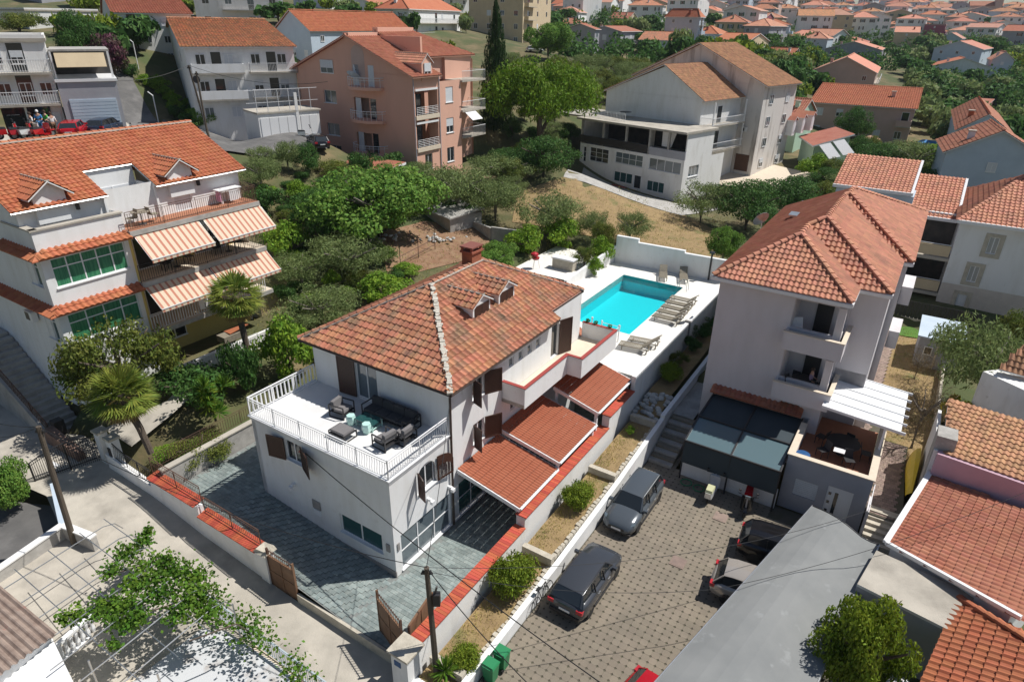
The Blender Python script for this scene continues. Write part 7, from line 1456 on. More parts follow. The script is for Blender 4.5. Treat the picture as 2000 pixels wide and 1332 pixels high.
# ================================================================ vegetation
def folm(name, c, c2, tr=.35, rnd=.35): return mk(name, c, c2, scale=.8, rough=.65, rnd=rnd, trans=tr, spec=.18, det=2)
F_fig = folm('fig_foliage', (0.125, 0.247, 0.0383), (0.191, 0.313, 0.0601)); F_olv = folm('olive_foliage', (0.22, 0.277, 0.104), (0.163, 0.217, 0.071)); F_dark = folm('dark_foliage', (0.0589, 0.134, 0.0306), (0.0883, 0.179, 0.0415))
F_pine = folm('pine_foliage', (.11, .20, .014), (.16, .26, .02), tr=.3); F_cyp = folm('cypress_foliage', (0.0265, 0.0598, 0.0175), (0.0412, 0.0823, 0.0218)); F_lime = folm('bright_foliage', (0.22, 0.345, 0.0328), (0.147, 0.269, 0.0328)); F_mix = folm('mottled_foliage', (0.177, 0.194, 0.0383), (0.11, 0.165, 0.0328))
F_yel = folm('yellow_leaves', (0.53, 0.448, 0.0328), (0.236, 0.299, 0.0437)); F_vine = folm('vine_leaves', (0.0704, 0.163, 0.019), (0.141, 0.247, 0.0285)); F_palm = folm('palm_foliage', (0.125, 0.194, 0.0328), (0.279, 0.299, 0.0546), rnd=.4); F_dry = folm('dry_palm_skirt', (0.412, 0.299, 0.121), (0.294, 0.209, 0.0874)); F_bare = folm('bare_twigs', (0.236, 0.179, 0.0978), (0.177, 0.134, 0.0765), tr=0)
F_purp = folm('bougainvillea', (0.191, 0.0598, 0.109), (0.0736, 0.12, 0.0328)); F_bush = folm('bush_foliage', (0.166, 0.234, 0.0238), (0.218, 0.286, 0.0285))
def quads_mesh(name, C, A, B, mat, fold=0.0):
    """n leaves: centre C, half axes A and B"""
    n = len(C); v = np.empty((n, 4, 3)); v[:, 0] = C-A-B*.3; v[:, 1] = C+A*.1-B; v[:, 2] = C+A; v[:, 3] = C+A*.1+B; me = bpy.data.meshes.new(name)
    me.vertices.add(n*4); me.vertices.foreach_set('co', v.ravel()); me.loops.add(n*4); me.loops.foreach_set('vertex_index', np.arange(n*4)); me.polygons.add(n); me.polygons.foreach_set('loop_start', np.arange(n)*4)
    try: me.polygons.foreach_set('loop_total', np.full(n, 4))
    except Exception: pass
    me.update(calc_edges=True); me.materials.append(mat); return me
def unit(v): return v/np.maximum(np.linalg.norm(v, axis=-1, keepdims=True), 1e-9)
def cloud(name, n, lobes, size, mat, asp=.5, seed=1, shell=.45, up=.35, jit=.9):
    rs = np.random.RandomState(seed); L = np.array(lobes, float); w = (L[:, 3]*L[:, 4])**1.0; k = rs.choice(len(L), n, p=w/w.sum()); d = unit(rs.normal(size=(n, 3))); r = rs.uniform(shell, 1, n)**.7
    d2 = d.copy(); C = L[k, :3]+d2*r[:, None]*np.stack([L[k, 3], L[k, 3], L[k, 4]], -1); nrm = unit(d*.6+rs.normal(size=(n, 3))*jit*.6+np.array([0, 0, up])); a = unit(np.cross(nrm, rs.normal(size=(n, 3)))); b = np.cross(nrm, a); s = size*rs.uniform(.6, 1.25, n)[:, None]
    return quads_mesh(name, C, a*s, b*s*asp, mat)
def lobes(n, rx, z0, z1, lr, seed, top=0.0, vr=1.0):
    rs = np.random.RandomState(seed); out = []
    for i in range(n):
        u = unit(rs.normal(size=3)); r = rs.uniform(.2, 1)**.5; zc = (z0+z1)/2; hz = (z1-z0)/2; q = lr*rs.uniform(.7, 1.25)
        out.append((u[0]*r*(rx-q), u[1]*r*(rx-q), zc+u[2]*r*max(.02, hz-q*vr)+top*0, q, q*vr))
    return out
PT = {}; KR = 1.24
def proto(kind):
    if kind in PT: return PT[kind]
    if kind == 'fig': c = cloud('crown', 15000, lobes(34, 1, .12, 1, .27, 3, vr=.55), .025, F_fig, .7, 3)
    elif kind == 'dark': c = cloud('crown', 9000, lobes(30, 1, .08, 1, .28, 5, vr=.55), .027, F_dark, .5, 5)
    elif kind == 'olive': c = cloud('crown', 7000, lobes(34, 1, .16, 1, .24, 8, vr=.6), .034, F_olv, .26, 8, shell=.2, jit=1.4)
    elif kind == 'mix': c = cloud('crown', 9000, lobes(34, 1, .14, 1, .25, 9, vr=.55), .027, F_mix, .5, 9, shell=.2)
    elif kind == 'bush': c = cloud('crown', 8000, lobes(24, 1.05, .0, 1, .40, 11, vr=.6), .052, F_bush, .42, 11, shell=.3)
    elif kind == 'shrub': c = cloud('crown', 3800, lobes(14, 1, .0, 1, .34, 12, vr=.5), .046, F_dark, .5, 12, shell=.3)
    elif kind == 'lime': c = cloud('crown', 3800, lobes(18, 1, .0, 1, .30, 13, vr=.5), .05, F_lime, .45, 13, shell=.3)
    elif kind == 'yellow': c = cloud('crown', 2600, lobes(18, 1, .0, 1, .28, 14, vr=.5), .06, F_yel, .7, 14)
    elif kind == 'purple': c = cloud('crown', 3000, lobes(18, 1, .0, 1, .28, 15, vr=.5), .05, F_purp, .6, 15)
    elif kind == 'pine': c = cloud('crown', 22000, [(x, y, z-.12*(x*x+y*y), r, v) for x, y, z, r, v in lobes(120, 1.05, .40, 1.04, .19, 16, vr=.8)], .027, F_pine, .32, 16, shell=.55)
    elif kind == 'cypress': c = cloud('crown', 9000, [(math.cos(i*2.4)*.42*(1-(i/60)**1.7), math.sin(i*2.4)*.42*(1-(i/60)**1.7), .04+.93*i/60, .62*(1-(i/60)**1.6)+.07, .05) for i in range(60)], .042, F_cyp, .3, 17, shell=.55)
    elif kind == 'far': c = cloud('crown', 420, lobes(9, 1, .05, 1, .42, 18, vr=.5), .14, F_dark, .7, 18, shell=.5)
    elif kind == 'farolive': c = cloud('crown', 420, lobes(9, 1, .05, 1, .42, 19, vr=.5), .13, F_olv, .6, 19, shell=.5)
    elif kind == 'farlime': c = cloud('crown', 420, lobes(9, 1, .05, 1, .42, 20, vr=.5), .13, F_bush, .6, 20, shell=.5)
    elif kind == 'round': c = cloud('crown', 13000, lobes(44, 1, .12, 1, .25, 31, vr=.55), .03, F_bush, .55, 31)
    elif kind == 'bare':
        rs = np.random.RandomState(4); n = 1500; d = unit(rs.normal(size=(n, 3))); C = np.stack([d[:, 0]*.8, d[:, 1]*.8, .62+d[:, 2]*.36], -1)*rs.uniform(.5, 1, n)[:, None]; C[:, 2] = np.abs(C[:, 2])+.1; a = unit(rs.normal(size=(n, 3)))*.085; b = unit(np.cross(a, rs.normal(size=(n, 3))))*.005; c = quads_mesh('crown', C, a, b, F_bare)
    m = MB(); rs = random.Random(5)
    top = .55 if kind not in ('cypress',) else .3
    if kind in ('bush', 'shrub', 'lime', 'yellow', 'purple'): top = .4
    m.tube([(0, 0, -.15), (.02, 0, top*.4), (-.02, .02, top)], .065, graybark if kind in ('olive', 'fig', 'bare', 'farolive') else bark, n=6, r1=.03)
    if kind != 'cypress':
        for i in range(6): a = i*1.05; r = rs.uniform(.35, .6); m.tube([(0, 0, top*rs.uniform(.4, .9)), (math.cos(a)*r*.5, math.sin(a)*r*.5, top*1.05), (math.cos(a)*r, math.sin(a)*r, top*1.3)], .028, graybark if kind in ('olive', 'fig', 'bare') else bark, n=4, r1=.01)
    t = bpy.data.meshes.new('trunk'); t.from_pydata(m.v, [], m.f); t.materials.append(m.mats[0]); PT[kind] = (c, t); return PT[kind]
def plant(kind, p, Rr, H, label, cat='tree', group=None, name=None, parts=True, rz=None):
    c, t = proto(kind); e = empty(name or {'tree': 'tree', 'shrub': 'shrub'}.get(cat, cat.replace(' ', '_')), p, label, cat, group, random.uniform(0, 6.28) if rz is None else rz); e.scale = (Rr*KR, Rr*KR*random.uniform(.9, 1.05), H*1.06)
    for nm, me in (('crown', c), ('trunk', t)): o = bpy.data.objects.new(nm, me); COL.objects.link(o); o.parent = e
    return e
def pl_px(kind, xc, yt, yb, w, label, cat='tree', name=None, zoff=0, group=None, p=None, sq=1.0):
    p = hit(xc, yb) if p is None else p; dist = math.hypot(p.x, p.y); dp = (p-CAMP).dot(FW); Rr = w*.5*dp/FPX*1.08
    d = ray(xc, yt); zt = CAMH+d.z/math.hypot(d.x, d.y)*dist; H = max(.5, (zt-p.z)*sq); return plant(kind, p+Vector((0, 0, zoff)), Rr, H, label, cat, group, name)
for a in [('fig', 735, 328, 478, 235, 'large dense fig tree behind the villa garden'), ('dark', 622, 372, 488, 105, 'dark feathery tree left of the large fig tree'), ('olive', 892, 318, 425, 150, 'grey green olive tree below the coral block'), ('olive', 968, 345, 440, 120, 'rounded silver olive tree right of the first olive'), ('olive', 985, 302, 370, 130, 'tall olive behind the rounded silver olive'),
  ('olive', 1072, 374, 465, 118, 'olive tree standing alone in the dry field'), ('olive', 1158, 408, 478, 66, 'thin young olive in the middle of the dry field'), ('olive', 1228, 412, 484, 68, 'thin young olive at the right of the dry field'), ('fig', 1410, 442, 520, 62, 'fresh green fig behind the pool wall'), ('olive', 1368, 352, 436, 115, 'olive tree in front of the cream terrace'), ('dark', 1455, 352, 452, 130, 'dark carob tree behind the lilac house roof'), ('dark', 1540, 345, 425, 130, 'wide dark tree behind the ridge of the lilac house'), ('mix', 1620, 350, 420, 90, 'mixed green tree right of the wide dark tree'),
  ('lime', 557, 432, 510, 98, 'bright green citrus bush beside the awnings'), ('olive', 690, 458, 562, 155, 'broad low olive in the middle of the garden'), ('olive', 592, 490, 575, 105, 'low olive nearest the awnings'), ('olive', 628, 560, 650, 150, 'low olive right behind the villa roof edge'), ('lime', 752, 530, 598, 110, 'grassy green shrub along the villa roof edge'), ('mix', 745, 402, 470, 85, 'brownish shrub beside the stone heap'),
  ('shrub', 520, 352, 420, 75, 'dark shrub in front of the brick chimney'), ('lime', 590, 352, 400, 60, 'green shrub beside the small orange lean-to'), ('shrub', 500, 408, 450, 60, 'dark shrub above the awning corner'), ('mix', 262, 622, 815, 215, 'mottled loose tree against the glazed bay house'), ('lime', 566, 612, 745, 112, 'dense bright citrus tree at the villa terrace corner'), ('shrub', 395, 700, 805, 145, 'dark spreading shrub between the palms'), ('shrub', 480, 640, 770, 70, 'ivy mass round the foot of the tall palm'), ('mix', 400, 850, 905, 120, 'dry weedy shrub along the courtyard retaining wall'),
  ('lime', 330, 880, 915, 60, 'green shrub at the foot of the leaning palm'), ('olive', 1900, 612, 810, 195, 'large spreading olive at the right edge'), ('mix', 1985, 600, 700, 90, 'green tree cut by the right edge'), ('lime', 1848, 790, 830, 40, 'green leafy shrub beside the old chimney wall'), ('yellow', 1862, 770, 848, 66, 'yellow leaved vine bush above the mottled roof'), ('yellow', 1925, 810, 858, 85, 'yellow green creeper on the ridge side of the mottled roof'), ('bare', 1778, 735, 880, 88, 'bare leafless tree in the dry garden'), ('bare', 1785, 680, 740, 55, 'small bare tree beside the grey shed'),
  ('cypress', 968, 8, 262, 54, 'tall dark cypress beside the umbrella pine'), ('pine', 1052, 118, 318, 200, 'broad bright green umbrella pine'), ('dark', 1060, 268, 350, 120, 'dark undergrowth tree below the umbrella pine'), ('dark', 990, 290, 352, 80, 'dark tree between cypress and olives'), ('fig', 1070, 40, 120, 80, 'broad leaved tree beside the beige tower block'),
  ('mix', 40, 22, 72, 100, 'wide bushy tree at the top left corner'), ('dark', 160, 22, 135, 80, 'dark green tree beside the top left house'), ('purple', 228, 62, 160, 75, 'purple bougainvillea below the top left house'), ('lime', 172, 100, 152, 38, 'light green bush above the covered garage terrace'), ('dark', 567, 92, 190, 42, 'dark tree right of the mottled terracotta house'), ('purple', 205, 235, 262, 30, 'dark flowering bush at the lane corner'),
  ('dark', 1710, 280, 352, 100, 'round dark tree left of the parasol'), ('olive', 1778, 272, 345, 110, 'large round grey green tree right of the parasol'), ('dark', 1660, 208, 285, 62, 'round dark green tree before the rose beige house'), ('lime', 1610, 318, 358, 60, 'bright green round bush by the cream terrace'), ('olive', 1680, 330, 385, 110, 'low olive behind the lilac roof'), ('dark', 1590, 360, 400, 80, 'dark bush above the lilac roof ridge'), ('dark', 1830, 330, 385, 90, 'dark broad tree beside the blue white gable'), ('lime', 1790, 340, 372, 50, 'bright shrub among the dark trees'),
  ('shrub', 1212, 122, 150, 50, 'round dark bush below the grey house'), ('fig', 1450, 110, 148, 46, 'round tree beside the white umbrella terrace')]:
    pl_px(a[0], *a[1:5], a[5], 'tree' if a[0] in ('fig', 'olive', 'dark', 'mix', 'pine', 'cypress', 'bare') else 'shrub')
for s, t, r, h, k, lb in ((7.6, 4.7, .82, 1.3, 'bush', 'round green bush in the planting strip beside the parked estate car'), (1.9, 4.7, 1.0, 1.75, 'bush', 'largest round bush in the planting strip beside the bicycle'), (-2.0, 5.1, .6, .8, 'bush', 'small yellowish bush beside the spiky plant'), (28.5, 4.5, .6, 1.0, 'shrub', 'dark bush below the middle of the deck wall'), (26.5, 4.4, .75, 1.2, 'shrub', 'bushiest dark shrub under the deck wall'), (24.3, 4.4, .7, 1.1, 'shrub', 'dark shrub by the deck wall pilaster'), (21.8, 4.4, .7, .9, 'mix', 'brown green shrub under the folded loungers'), (19.8, 4.6, .8, 1.1, 'bush', 'green shrub nearest the boulder pile'), (31, 4.6, .7, 1.4, 'lime', 'yellow green shrub at the far end of the deck wall'), (14.0, 4.6, .3, .6, 'lime', 'small fresh sapling below the deck corner'),
  (30.2, -5.9, .7, 1.6, 'lime', 'small round tree in a pot beside the barbecue patio'), (33.3, -6.6, 1.3, 2.6, 'lime', 'overhanging bright shrub at the corner of the pool wall'), (31.8, -7.6, 1.2, 1.9, 'mix', 'green shrub behind the stone barbecue block'), (32, -13.5, 1.9, 2.7, 'lime', 'tall bright green reeds beside the barbecue patio'), (35.5, -12.0, 2.0, 2.9, 'lime', 'yellow green bamboo clump behind the barbecue patio'), (26.0, -13.0, 1.7, 1.9, 'fig', 'broad leaved vine row behind the villa chimney'), (28.5, -13.8, 1.5, 1.9, 'fig', 'broad leaved vine row beside the reeds'), (36.8, -8.2, 1.3, 3.0, 'mix', 'shrub in front of the white pool wall corner')):
    plant(k, W(s, t, strip_z(s, t) if t > 3 else (PZ if s < 31 else 3.0)), r, h, lb, 'shrub')
pl_px('round', 1700, 1118, 1330, 165, 'round leafy tree beside the shade canvas at the bottom', p=W(4.6, 17.2, -.3), sq=1.0).scale = (1.95, 1.95, 5.2)
pl_px('fig', 12, 850, 995, 105, 'broad leaved green tree cut by the left edge', p=W(-7.2, -18.6, -.3)).scale = (1.7, 1.7, 3.2)
def inpx(P, k, kinds, Rr, Hr, labels, group, cat='tree', rg=random.Random(3)):
    x0 = min(p[0] for p in P); x1 = max(p[0] for p in P); y0 = min(p[1] for p in P); y1 = max(p[1] for p in P); n = 0; t = 0; got = []
    while n < k and t < k*20:
        t += 1; x = rg.uniform(x0, x1); y = rg.uniform(y0, y1)
        if not inpoly(x, y, P): continue
        p = hit(x, y); r = rg.uniform(*Rr)
        if any(math.hypot(p.x-a, p.y-b) < q*.85+r*.3 for a, b, q in FOOT) or any((p-g).length < r*1.05 for g in got): continue
        got.append(p); kd = rg.choice(kinds); plant(kd, p, r, rg.uniform(*Hr), near_label(p, re.split(' in | between | above | on | along ', labels[kd])[0]) if 'creeper' not in labels[kd] else labels[kd], cat, group+' ('+kd+')'); n += 1
LF = {'olive': 'grey green olive in the scrub below the grey house', 'mix': 'mixed green tree in the scrub below the grey house', 'dark': 'dark tree in the scrub below the grey house'}
inpx([(1075, 150), (1240, 140), (1320, 170), (1240, 195), (1190, 215), (1140, 200)], 26, ['olive', 'olive', 'mix'], (2.2, 3.4), (3, 4.4), LF, 'trees in the scrub below the grey house')
LF = {'farolive': 'grey green tree in the valley left of the rose beige houses', 'far': 'dark green tree in the valley left of the rose beige houses', 'farlime': 'light green tree in the valley left of the rose beige houses'}
inpx([(1480, 130), (1600, 120), (1590, 260), (1500, 210), (1450, 150)], 34, ['far', 'farolive', 'farlime', 'far'], (2.2, 3.8), (3.5, 6), LF, 'valley trees left of the rose beige houses')
LF = {'farolive': 'grey green tree in the valley right of the rose beige houses', 'far': 'dark green tree in the valley right of the rose beige houses'}
inpx([(1800, 170), (1930, 175), (2000, 240), (1990, 300), (1880, 300), (1840, 330), (1815, 290), (1770, 190), (1770, 130), (1820, 110)], 50, ['farolive', 'far', 'farolive'], (2.4, 4.2), (3.5, 6), LF, 'valley trees right of the rose beige houses')
LF = {'farolive': 'distant grey green tree between the hillside houses', 'far': 'distant dark tree between the hillside houses', 'farlime': 'distant light green tree between the hillside houses'}
inpx([(1080, 6), (1300, 0), (1480, 10), (1620, 18), (1760, 24), (1990, 36), (2000, 170), (1820, 130), (1600, 130), (1400, 140), (1250, 130), (1080, 70)], 110, ['far', 'far', 'farolive', 'farlime'], (2.6, 5.0), (4, 8), LF, 'distant trees between the hillside houses')
LF = {'farolive': 'grey green tree above the street at the top left', 'far': 'dark tree above the street at the top left', 'farlime': 'light green tree above the street at the top left'}
inpx([(60, 60), (200, 10), (560, 4), (900, 2), (1000, 60), (930, 110), (840, 130), (800, 90), (560, 70), (380, 60), (250, 150), (140, 120)], 46, ['far', 'far', 'farlime', 'farolive'], (2.0, 3.4), (3, 5.5), LF, 'trees above the street')
LF = {'olive': 'olive in the gardens behind the lilac house', 'dark': 'dark tree in the gardens behind the lilac house', 'mix': 'mixed green tree in the gardens behind the lilac house', 'lime': 'bright shrub in the gardens behind the lilac house'}
inpx([(1570, 340), (1680, 300), (1760, 345), (1850, 300), (1870, 400), (1780, 375), (1690, 365), (1560, 372)], 18, ['olive', 'dark', 'mix', 'lime'], (1.5, 2.6), (2, 3.6), LF, 'garden trees behind the lilac house')
LF = {'lime': 'bright garden shrub between the orange roof and the fig tree', 'shrub': 'dark garden shrub between the orange roof and the fig tree', 'mix': 'brownish garden shrub between the orange roof and the fig tree'}
inpx([(490, 375), (640, 340), (760, 470), (840, 560), (700, 660), (600, 740), (540, 560)], 30, ['lime', 'shrub', 'mix'], (.7, 1.3), (.8, 1.6), LF, 'garden shrubs between the orange roof and the fig tree', 'shrub')
LF = {'olive': 'olive on the slope below the coral block', 'mix': 'mixed shrub on the slope below the coral block', 'shrub': 'dark shrub on the slope below the coral block', 'dark': 'dark tree on the slope below the coral block'}
inpx([(480, 335), (590, 335), (700, 345), (840, 330), (1000, 290), (940, 150), (1000, 120), (1110, 190), (1130, 320), (1000, 350), (1010, 400), (860, 440), (700, 400), (500, 380)], 44, ['olive', 'mix', 'shrub', 'dark', 'olive'], (1.3, 2.3), (1.8, 3.4), LF, 'shrubs below the coral block')
LF = {'shrub': 'creeper shrub on the bank of the climbing lane', 'lime': 'bright creeper shrub on the bank of the climbing lane'}
inpx([(240, 150), (262, 140), (345, 235), (392, 262), (385, 235), (300, 170)], 24, ['shrub', 'lime'], (.9, 1.5), (1.2, 2.2), LF, 'creepers on the lane bank', 'shrub')
LF = {'lime': 'vine shrub along the terrace above the garages', 'fig': 'broad leaved vine along the terrace above the garages'}
inpx([(400, 222), (590, 205), (592, 230), (400, 262)], 16, ['lime', 'fig'], (1.2, 1.6), (2.6, 3.2), LF, 'vines above the garages', 'shrub')
C = []; rg_ = random.Random(17); rs = np.random.RandomState(8); cnt = 0        # the far woods: one mass
for _ in range(5200):
    x = rg_.uniform(1080, 2010); y = rg_.uniform(crest(x)+2, 240)
    if y > 140 and (x < 1480 or 1560 < x < 1790): continue
    p = hit(x, y); r = rg_.uniform(1.8, 4.4)
    if math.hypot(p.x, p.y) < 150 or any(math.hypot(p.x-a, p.y-b) < q*.8+r*.3 for a, b, q in FOOT): continue
    cnt += 1; d = unit(rs.normal(size=(110, 3))); d[:, 2] = np.abs(d[:, 2]); C.append(np.array(p)+d*np.array([r, r, r*1.35])*rs.uniform(.7, 1, 110)[:, None])
    if cnt > 430: break
C = np.concatenate(C); n = len(C); nr = unit(rs.normal(size=(n, 3))+np.array([0, 0, .5])); a = unit(np.cross(nr, rs.normal(size=(n, 3)))); b = np.cross(nr, a); s_ = rs.uniform(.3, .62, n)[:, None]
o = bpy.data.objects.new('woods', quads_mesh('woods', C, a*s_, b*s_*.7, F_dark)); COL.objects.link(o); tag(o, 'dark green woods and scrub between the far houses', None, None, 'stuff')
# grape vine over the lower left pergola
gv = empty('grape_vine', W(-7.5, -5.5, 2.0), 'green grape vine sprawling over the pale steel pergola', 'climbing plant'); rs = np.random.RandomState(21); C = []
for x, y, k, d in ((250, 1085, 3, .4), (285, 1055, 2, .25), (300, 1035, 1, .2), (300, 1095, 4, .35), (335, 1115, 5, .42), (375, 1130, 5, .4), (392, 1165, 5, .38), (270, 1140, 5, .42), (225, 1110, 2, .3), (310, 1160, 5, .45), (240, 1180, 5, .4), (190, 1185, 3, .35), (150, 1195, 2, .3), (130, 1205, 1, .2), (345, 1185, 4, .4), (225, 1215, 2, .25), (228, 1245, 1, .2), (262, 1205, 3, .3), (405, 1195, 3, .3)):
    for _ in range(k): c = at(x+rs.normal()*12, y+rs.normal()*8, 2.1+rs.uniform(-.1, .2)); C.append(np.array(c)+rs.normal(size=(110, 3))*np.array([d*.66, d*.66, .12]))
for k in range(14): c = W(-5.7+rs.uniform(-.3, .3), rs.uniform(-4.5, 1.2), rs.uniform(.6, 1.6)); C.append(np.array(c)+rs.normal(size=(60, 3))*np.array([.3, .3, .3]))
C = np.concatenate(C); n = len(C); nr = unit(rs.normal(size=(n, 3))+np.array([0, 0, .9])); a = unit(np.cross(nr, rs.normal(size=(n, 3)))); b = np.cross(nr, a); s_ = .08*rs.uniform(.6, 1.2, n)[:, None]
me = quads_mesh('leaves', C-np.array(gv.location), a*s_, b*s_*.8, F_vine); o = bpy.data.objects.new('leaves', me); COL.objects.link(o); o.parent = gv; o['kind'] = 'stuff'
m = MB()
for t in (-7.5, -4.5, -2.2): m.tube([W(-5.65, t, -.4), W(-5.7, t+.1, 1.0), W(-6.2, t+.3, 2.0), W(-7.6, t-.3, 2.15)], .03, bark, n=5)
m.build('stem', gv)
# palms and yuccas
def palm(p, H, Rf, label, lean=(0, 0), yel=0.4, seed=1):
    e = empty('palm_tree', p, label, 'palm tree', 'fan palms in the side garden'); top = Vector((lean[0], lean[1], H)); m = MB()
    m.tube([(0, 0, -.2), (lean[0]*.3, lean[1]*.3, H*.4), (lean[0]*.8, lean[1]*.8, H*.8), top], .16, bark, n=8, r1=.2); m.build('trunk', e, local=True)
    for nm, mat, n, el0, el1, sc in (('fronds', F_palm, 46, -25, 80, 1.0), ('dry_fronds', F_dry, 22, -75, -30, .8)):
        rs = np.random.RandomState(seed); C = []; A = []; B = []
        for k in range(n):
            az = rs.uniform(0, 6.28); el = R(rs.uniform(el0, el1)); d = np.array([math.cos(az)*math.cos(el), math.sin(az)*math.cos(el), math.sin(el)]); side = np.array([-math.sin(az), math.cos(az), 0]); upv = np.cross(d, side)
            st_ = d*Rf*.45*sc; C.append(st_*.5); A.append(st_*.55); B.append(side*.02)
            for q in range(17):
                a = R(-78+156*q/16); ld = d*math.cos(a)+side*math.sin(a); tip = ld*Rf*.55*sc; tip[2] -= .12*Rf*abs(math.sin(a))+.06*Rf; c0 = st_
                w = np.cross(ld, upv); C.append(c0+tip*.5); A.append(tip*.55); B.append(unit(np.cross(tip, upv+rs.normal(size=3)*.3))*.042)
        me = quads_mesh(nm, np.array(C)+np.array(top), np.array(A), np.array(B), mat); o = bpy.data.objects.new(nm, me); COL.objects.link(o); o.parent = e; o['kind'] = 'stuff'
    return e
pA = W(5.6, -16.3, 2.2); palm(pA, 5.0, 1.75, 'tall fan palm with ivy clad trunk beside the awnings', (-.3, .2), seed=3)
pB = W(-1.9, -14.6, 1.9); palm(pB, 3.0, 1.75, 'leaning fan palm with shaggy skirt near the iron gate', (-.9, .35), seed=7)
def yucca(p, r, label, heads=1, h=.5):
    e = empty('yucca', p, label, 'yucca'); rs = np.random.RandomState(int(abs(p.x)*50)); 
    for k in range(heads):
        c0 = np.array([rs.uniform(-.35, .35)*(heads > 1), rs.uniform(-.35, .35)*(heads > 1), h*(.7+k*.45)]); n = 95; az = rs.uniform(0, 6.28, n); el = np.radians(rs.uniform(-25, 85, n)); d = np.stack([np.cos(az)*np.cos(el), np.sin(az)*np.cos(el), np.sin(el)], -1)*r; sd = np.stack([-np.sin(az), np.cos(az), az*0], -1)*.032; sd = sd+np.cross(unit(d), sd)*.3
        me = quads_mesh('leaf_rosette', c0+d*.5, d*.5, sd, F_bush if k % 2 else F_vine); o = bpy.data.objects.new('leaf_rosette', me); COL.objects.link(o); o.parent = e; o['kind'] = 'stuff'
    m = MB(); m.tube([(0, 0, -.1), (0, 0, h*(.7+.45*(heads-1)))], .07, bark, n=6); m.build('trunk', e, local=True)
yucca(W(-2.75, 4.8, .3), .62, 'spiky yucca beside the utility pole', 1, .45); yucca(W(1.6, -14.3, 1.95), .7, 'cluster of spiky yuccas behind the retaining wall', 5, .8); yucca(W(2.6, -15.2, 2.0), .7, 'second spiky yucca cluster, nearer the citrus tree', 3, .8)
# dry tufts and weeds on the strips
rs = np.random.RandomState(5); C = []
for k in range(2600):
    s = rs.uniform(-3.3, 15); t = 4.05+abs(rs.normal())*.55
    if t < 5.4: C.append(np.array(W(s, t, strip_z(s, t)+.05)))
for k in range(2400): s = rs.uniform(19, 40); t = rs.uniform(15.8, 18.5); C.append(np.array(W(s, t, .82)))
C = np.array(C); n = len(C); a = unit(rs.normal(size=(n, 3))*.4+np.array([0, 0, 1]))*rs.uniform(.04, .11, n)[:, None]; b = unit(np.cross(a, rs.normal(size=(n, 3))))*.012
o = bpy.data.objects.new('grass', quads_mesh('grass', C, a, b, folm('straw_grass', (0.442, 0.359, 0.109), (0.206, 0.269, 0.0546), tr=.2))); COL.objects.link(o); tag(o, 'dry and green grass tufts on the planting strip and side garden', None, None, 'stuff')
C = []
for x0, x1, y0, y1, k in ((1000, 1420, 370, 500, 5200), (480, 960, 400, 700, 7000), (1060, 1260, 140, 215, 2500)):
    X = rs.uniform(x0, x1, k//8); Y = rs.uniform(y0, y1, k//8)
    for x, y in zip(X, Y):
        p = hit(x, y)
        for j in range(8): q = (p.x+rs.normal()*.6, p.y+rs.normal()*.6); C.append((q[0], q[1], p.z+.08))
C = np.array(C); n = len(C); a = unit(rs.normal(size=(n, 3))*.5+np.array([0, 0, 1]))*rs.uniform(.06, .2, n)[:, None]; b = unit(np.cross(a, rs.normal(size=(n, 3))))*.02
o = bpy.data.objects.new('grass', quads_mesh('grass', C, a, b, MATS['straw_grass'])); COL.objects.link(o); tag(o, 'dry grass in the field and gardens behind the villa', None, None, 'stuff')
# ================================================================ cars
def wheel(parent, x, y, r, name='wheel'):
    w = bpy.data.objects.new(name, None); COL.objects.link(w); w.parent = parent; w.location = (x, y, r); sd = 1 if y > 0 else -1
    def disc(rs, mat, nm):
        m = MB(); n = 20; vs = []
        for rr, yy in rs:
            for k in range(n): a = 2*math.pi*k/n; vs.append((rr*math.cos(a), yy*sd, rr*math.sin(a)))
        fs = []
        for i in range(len(rs)-1):
            for k in range(n): fs.append([i*n+k, i*n+(k+1) % n, (i+1)*n+(k+1) % n, (i+1)*n+k])
        fs.append([(len(rs)-1)*n+k for k in range(n)]); m.add(vs, fs, mat); m.build(nm, w, local=True, smooth=False)
    disc([(r*.6, -.1), (r*.95, -.1), (r, -.06), (r, .06), (r*.95, .1), (r*.66, .1)], rubber, 'tyre'); disc([(r*.66, .09), (r*.6, .06), (r*.2, .075), (.01, .075)], steel, 'rim')
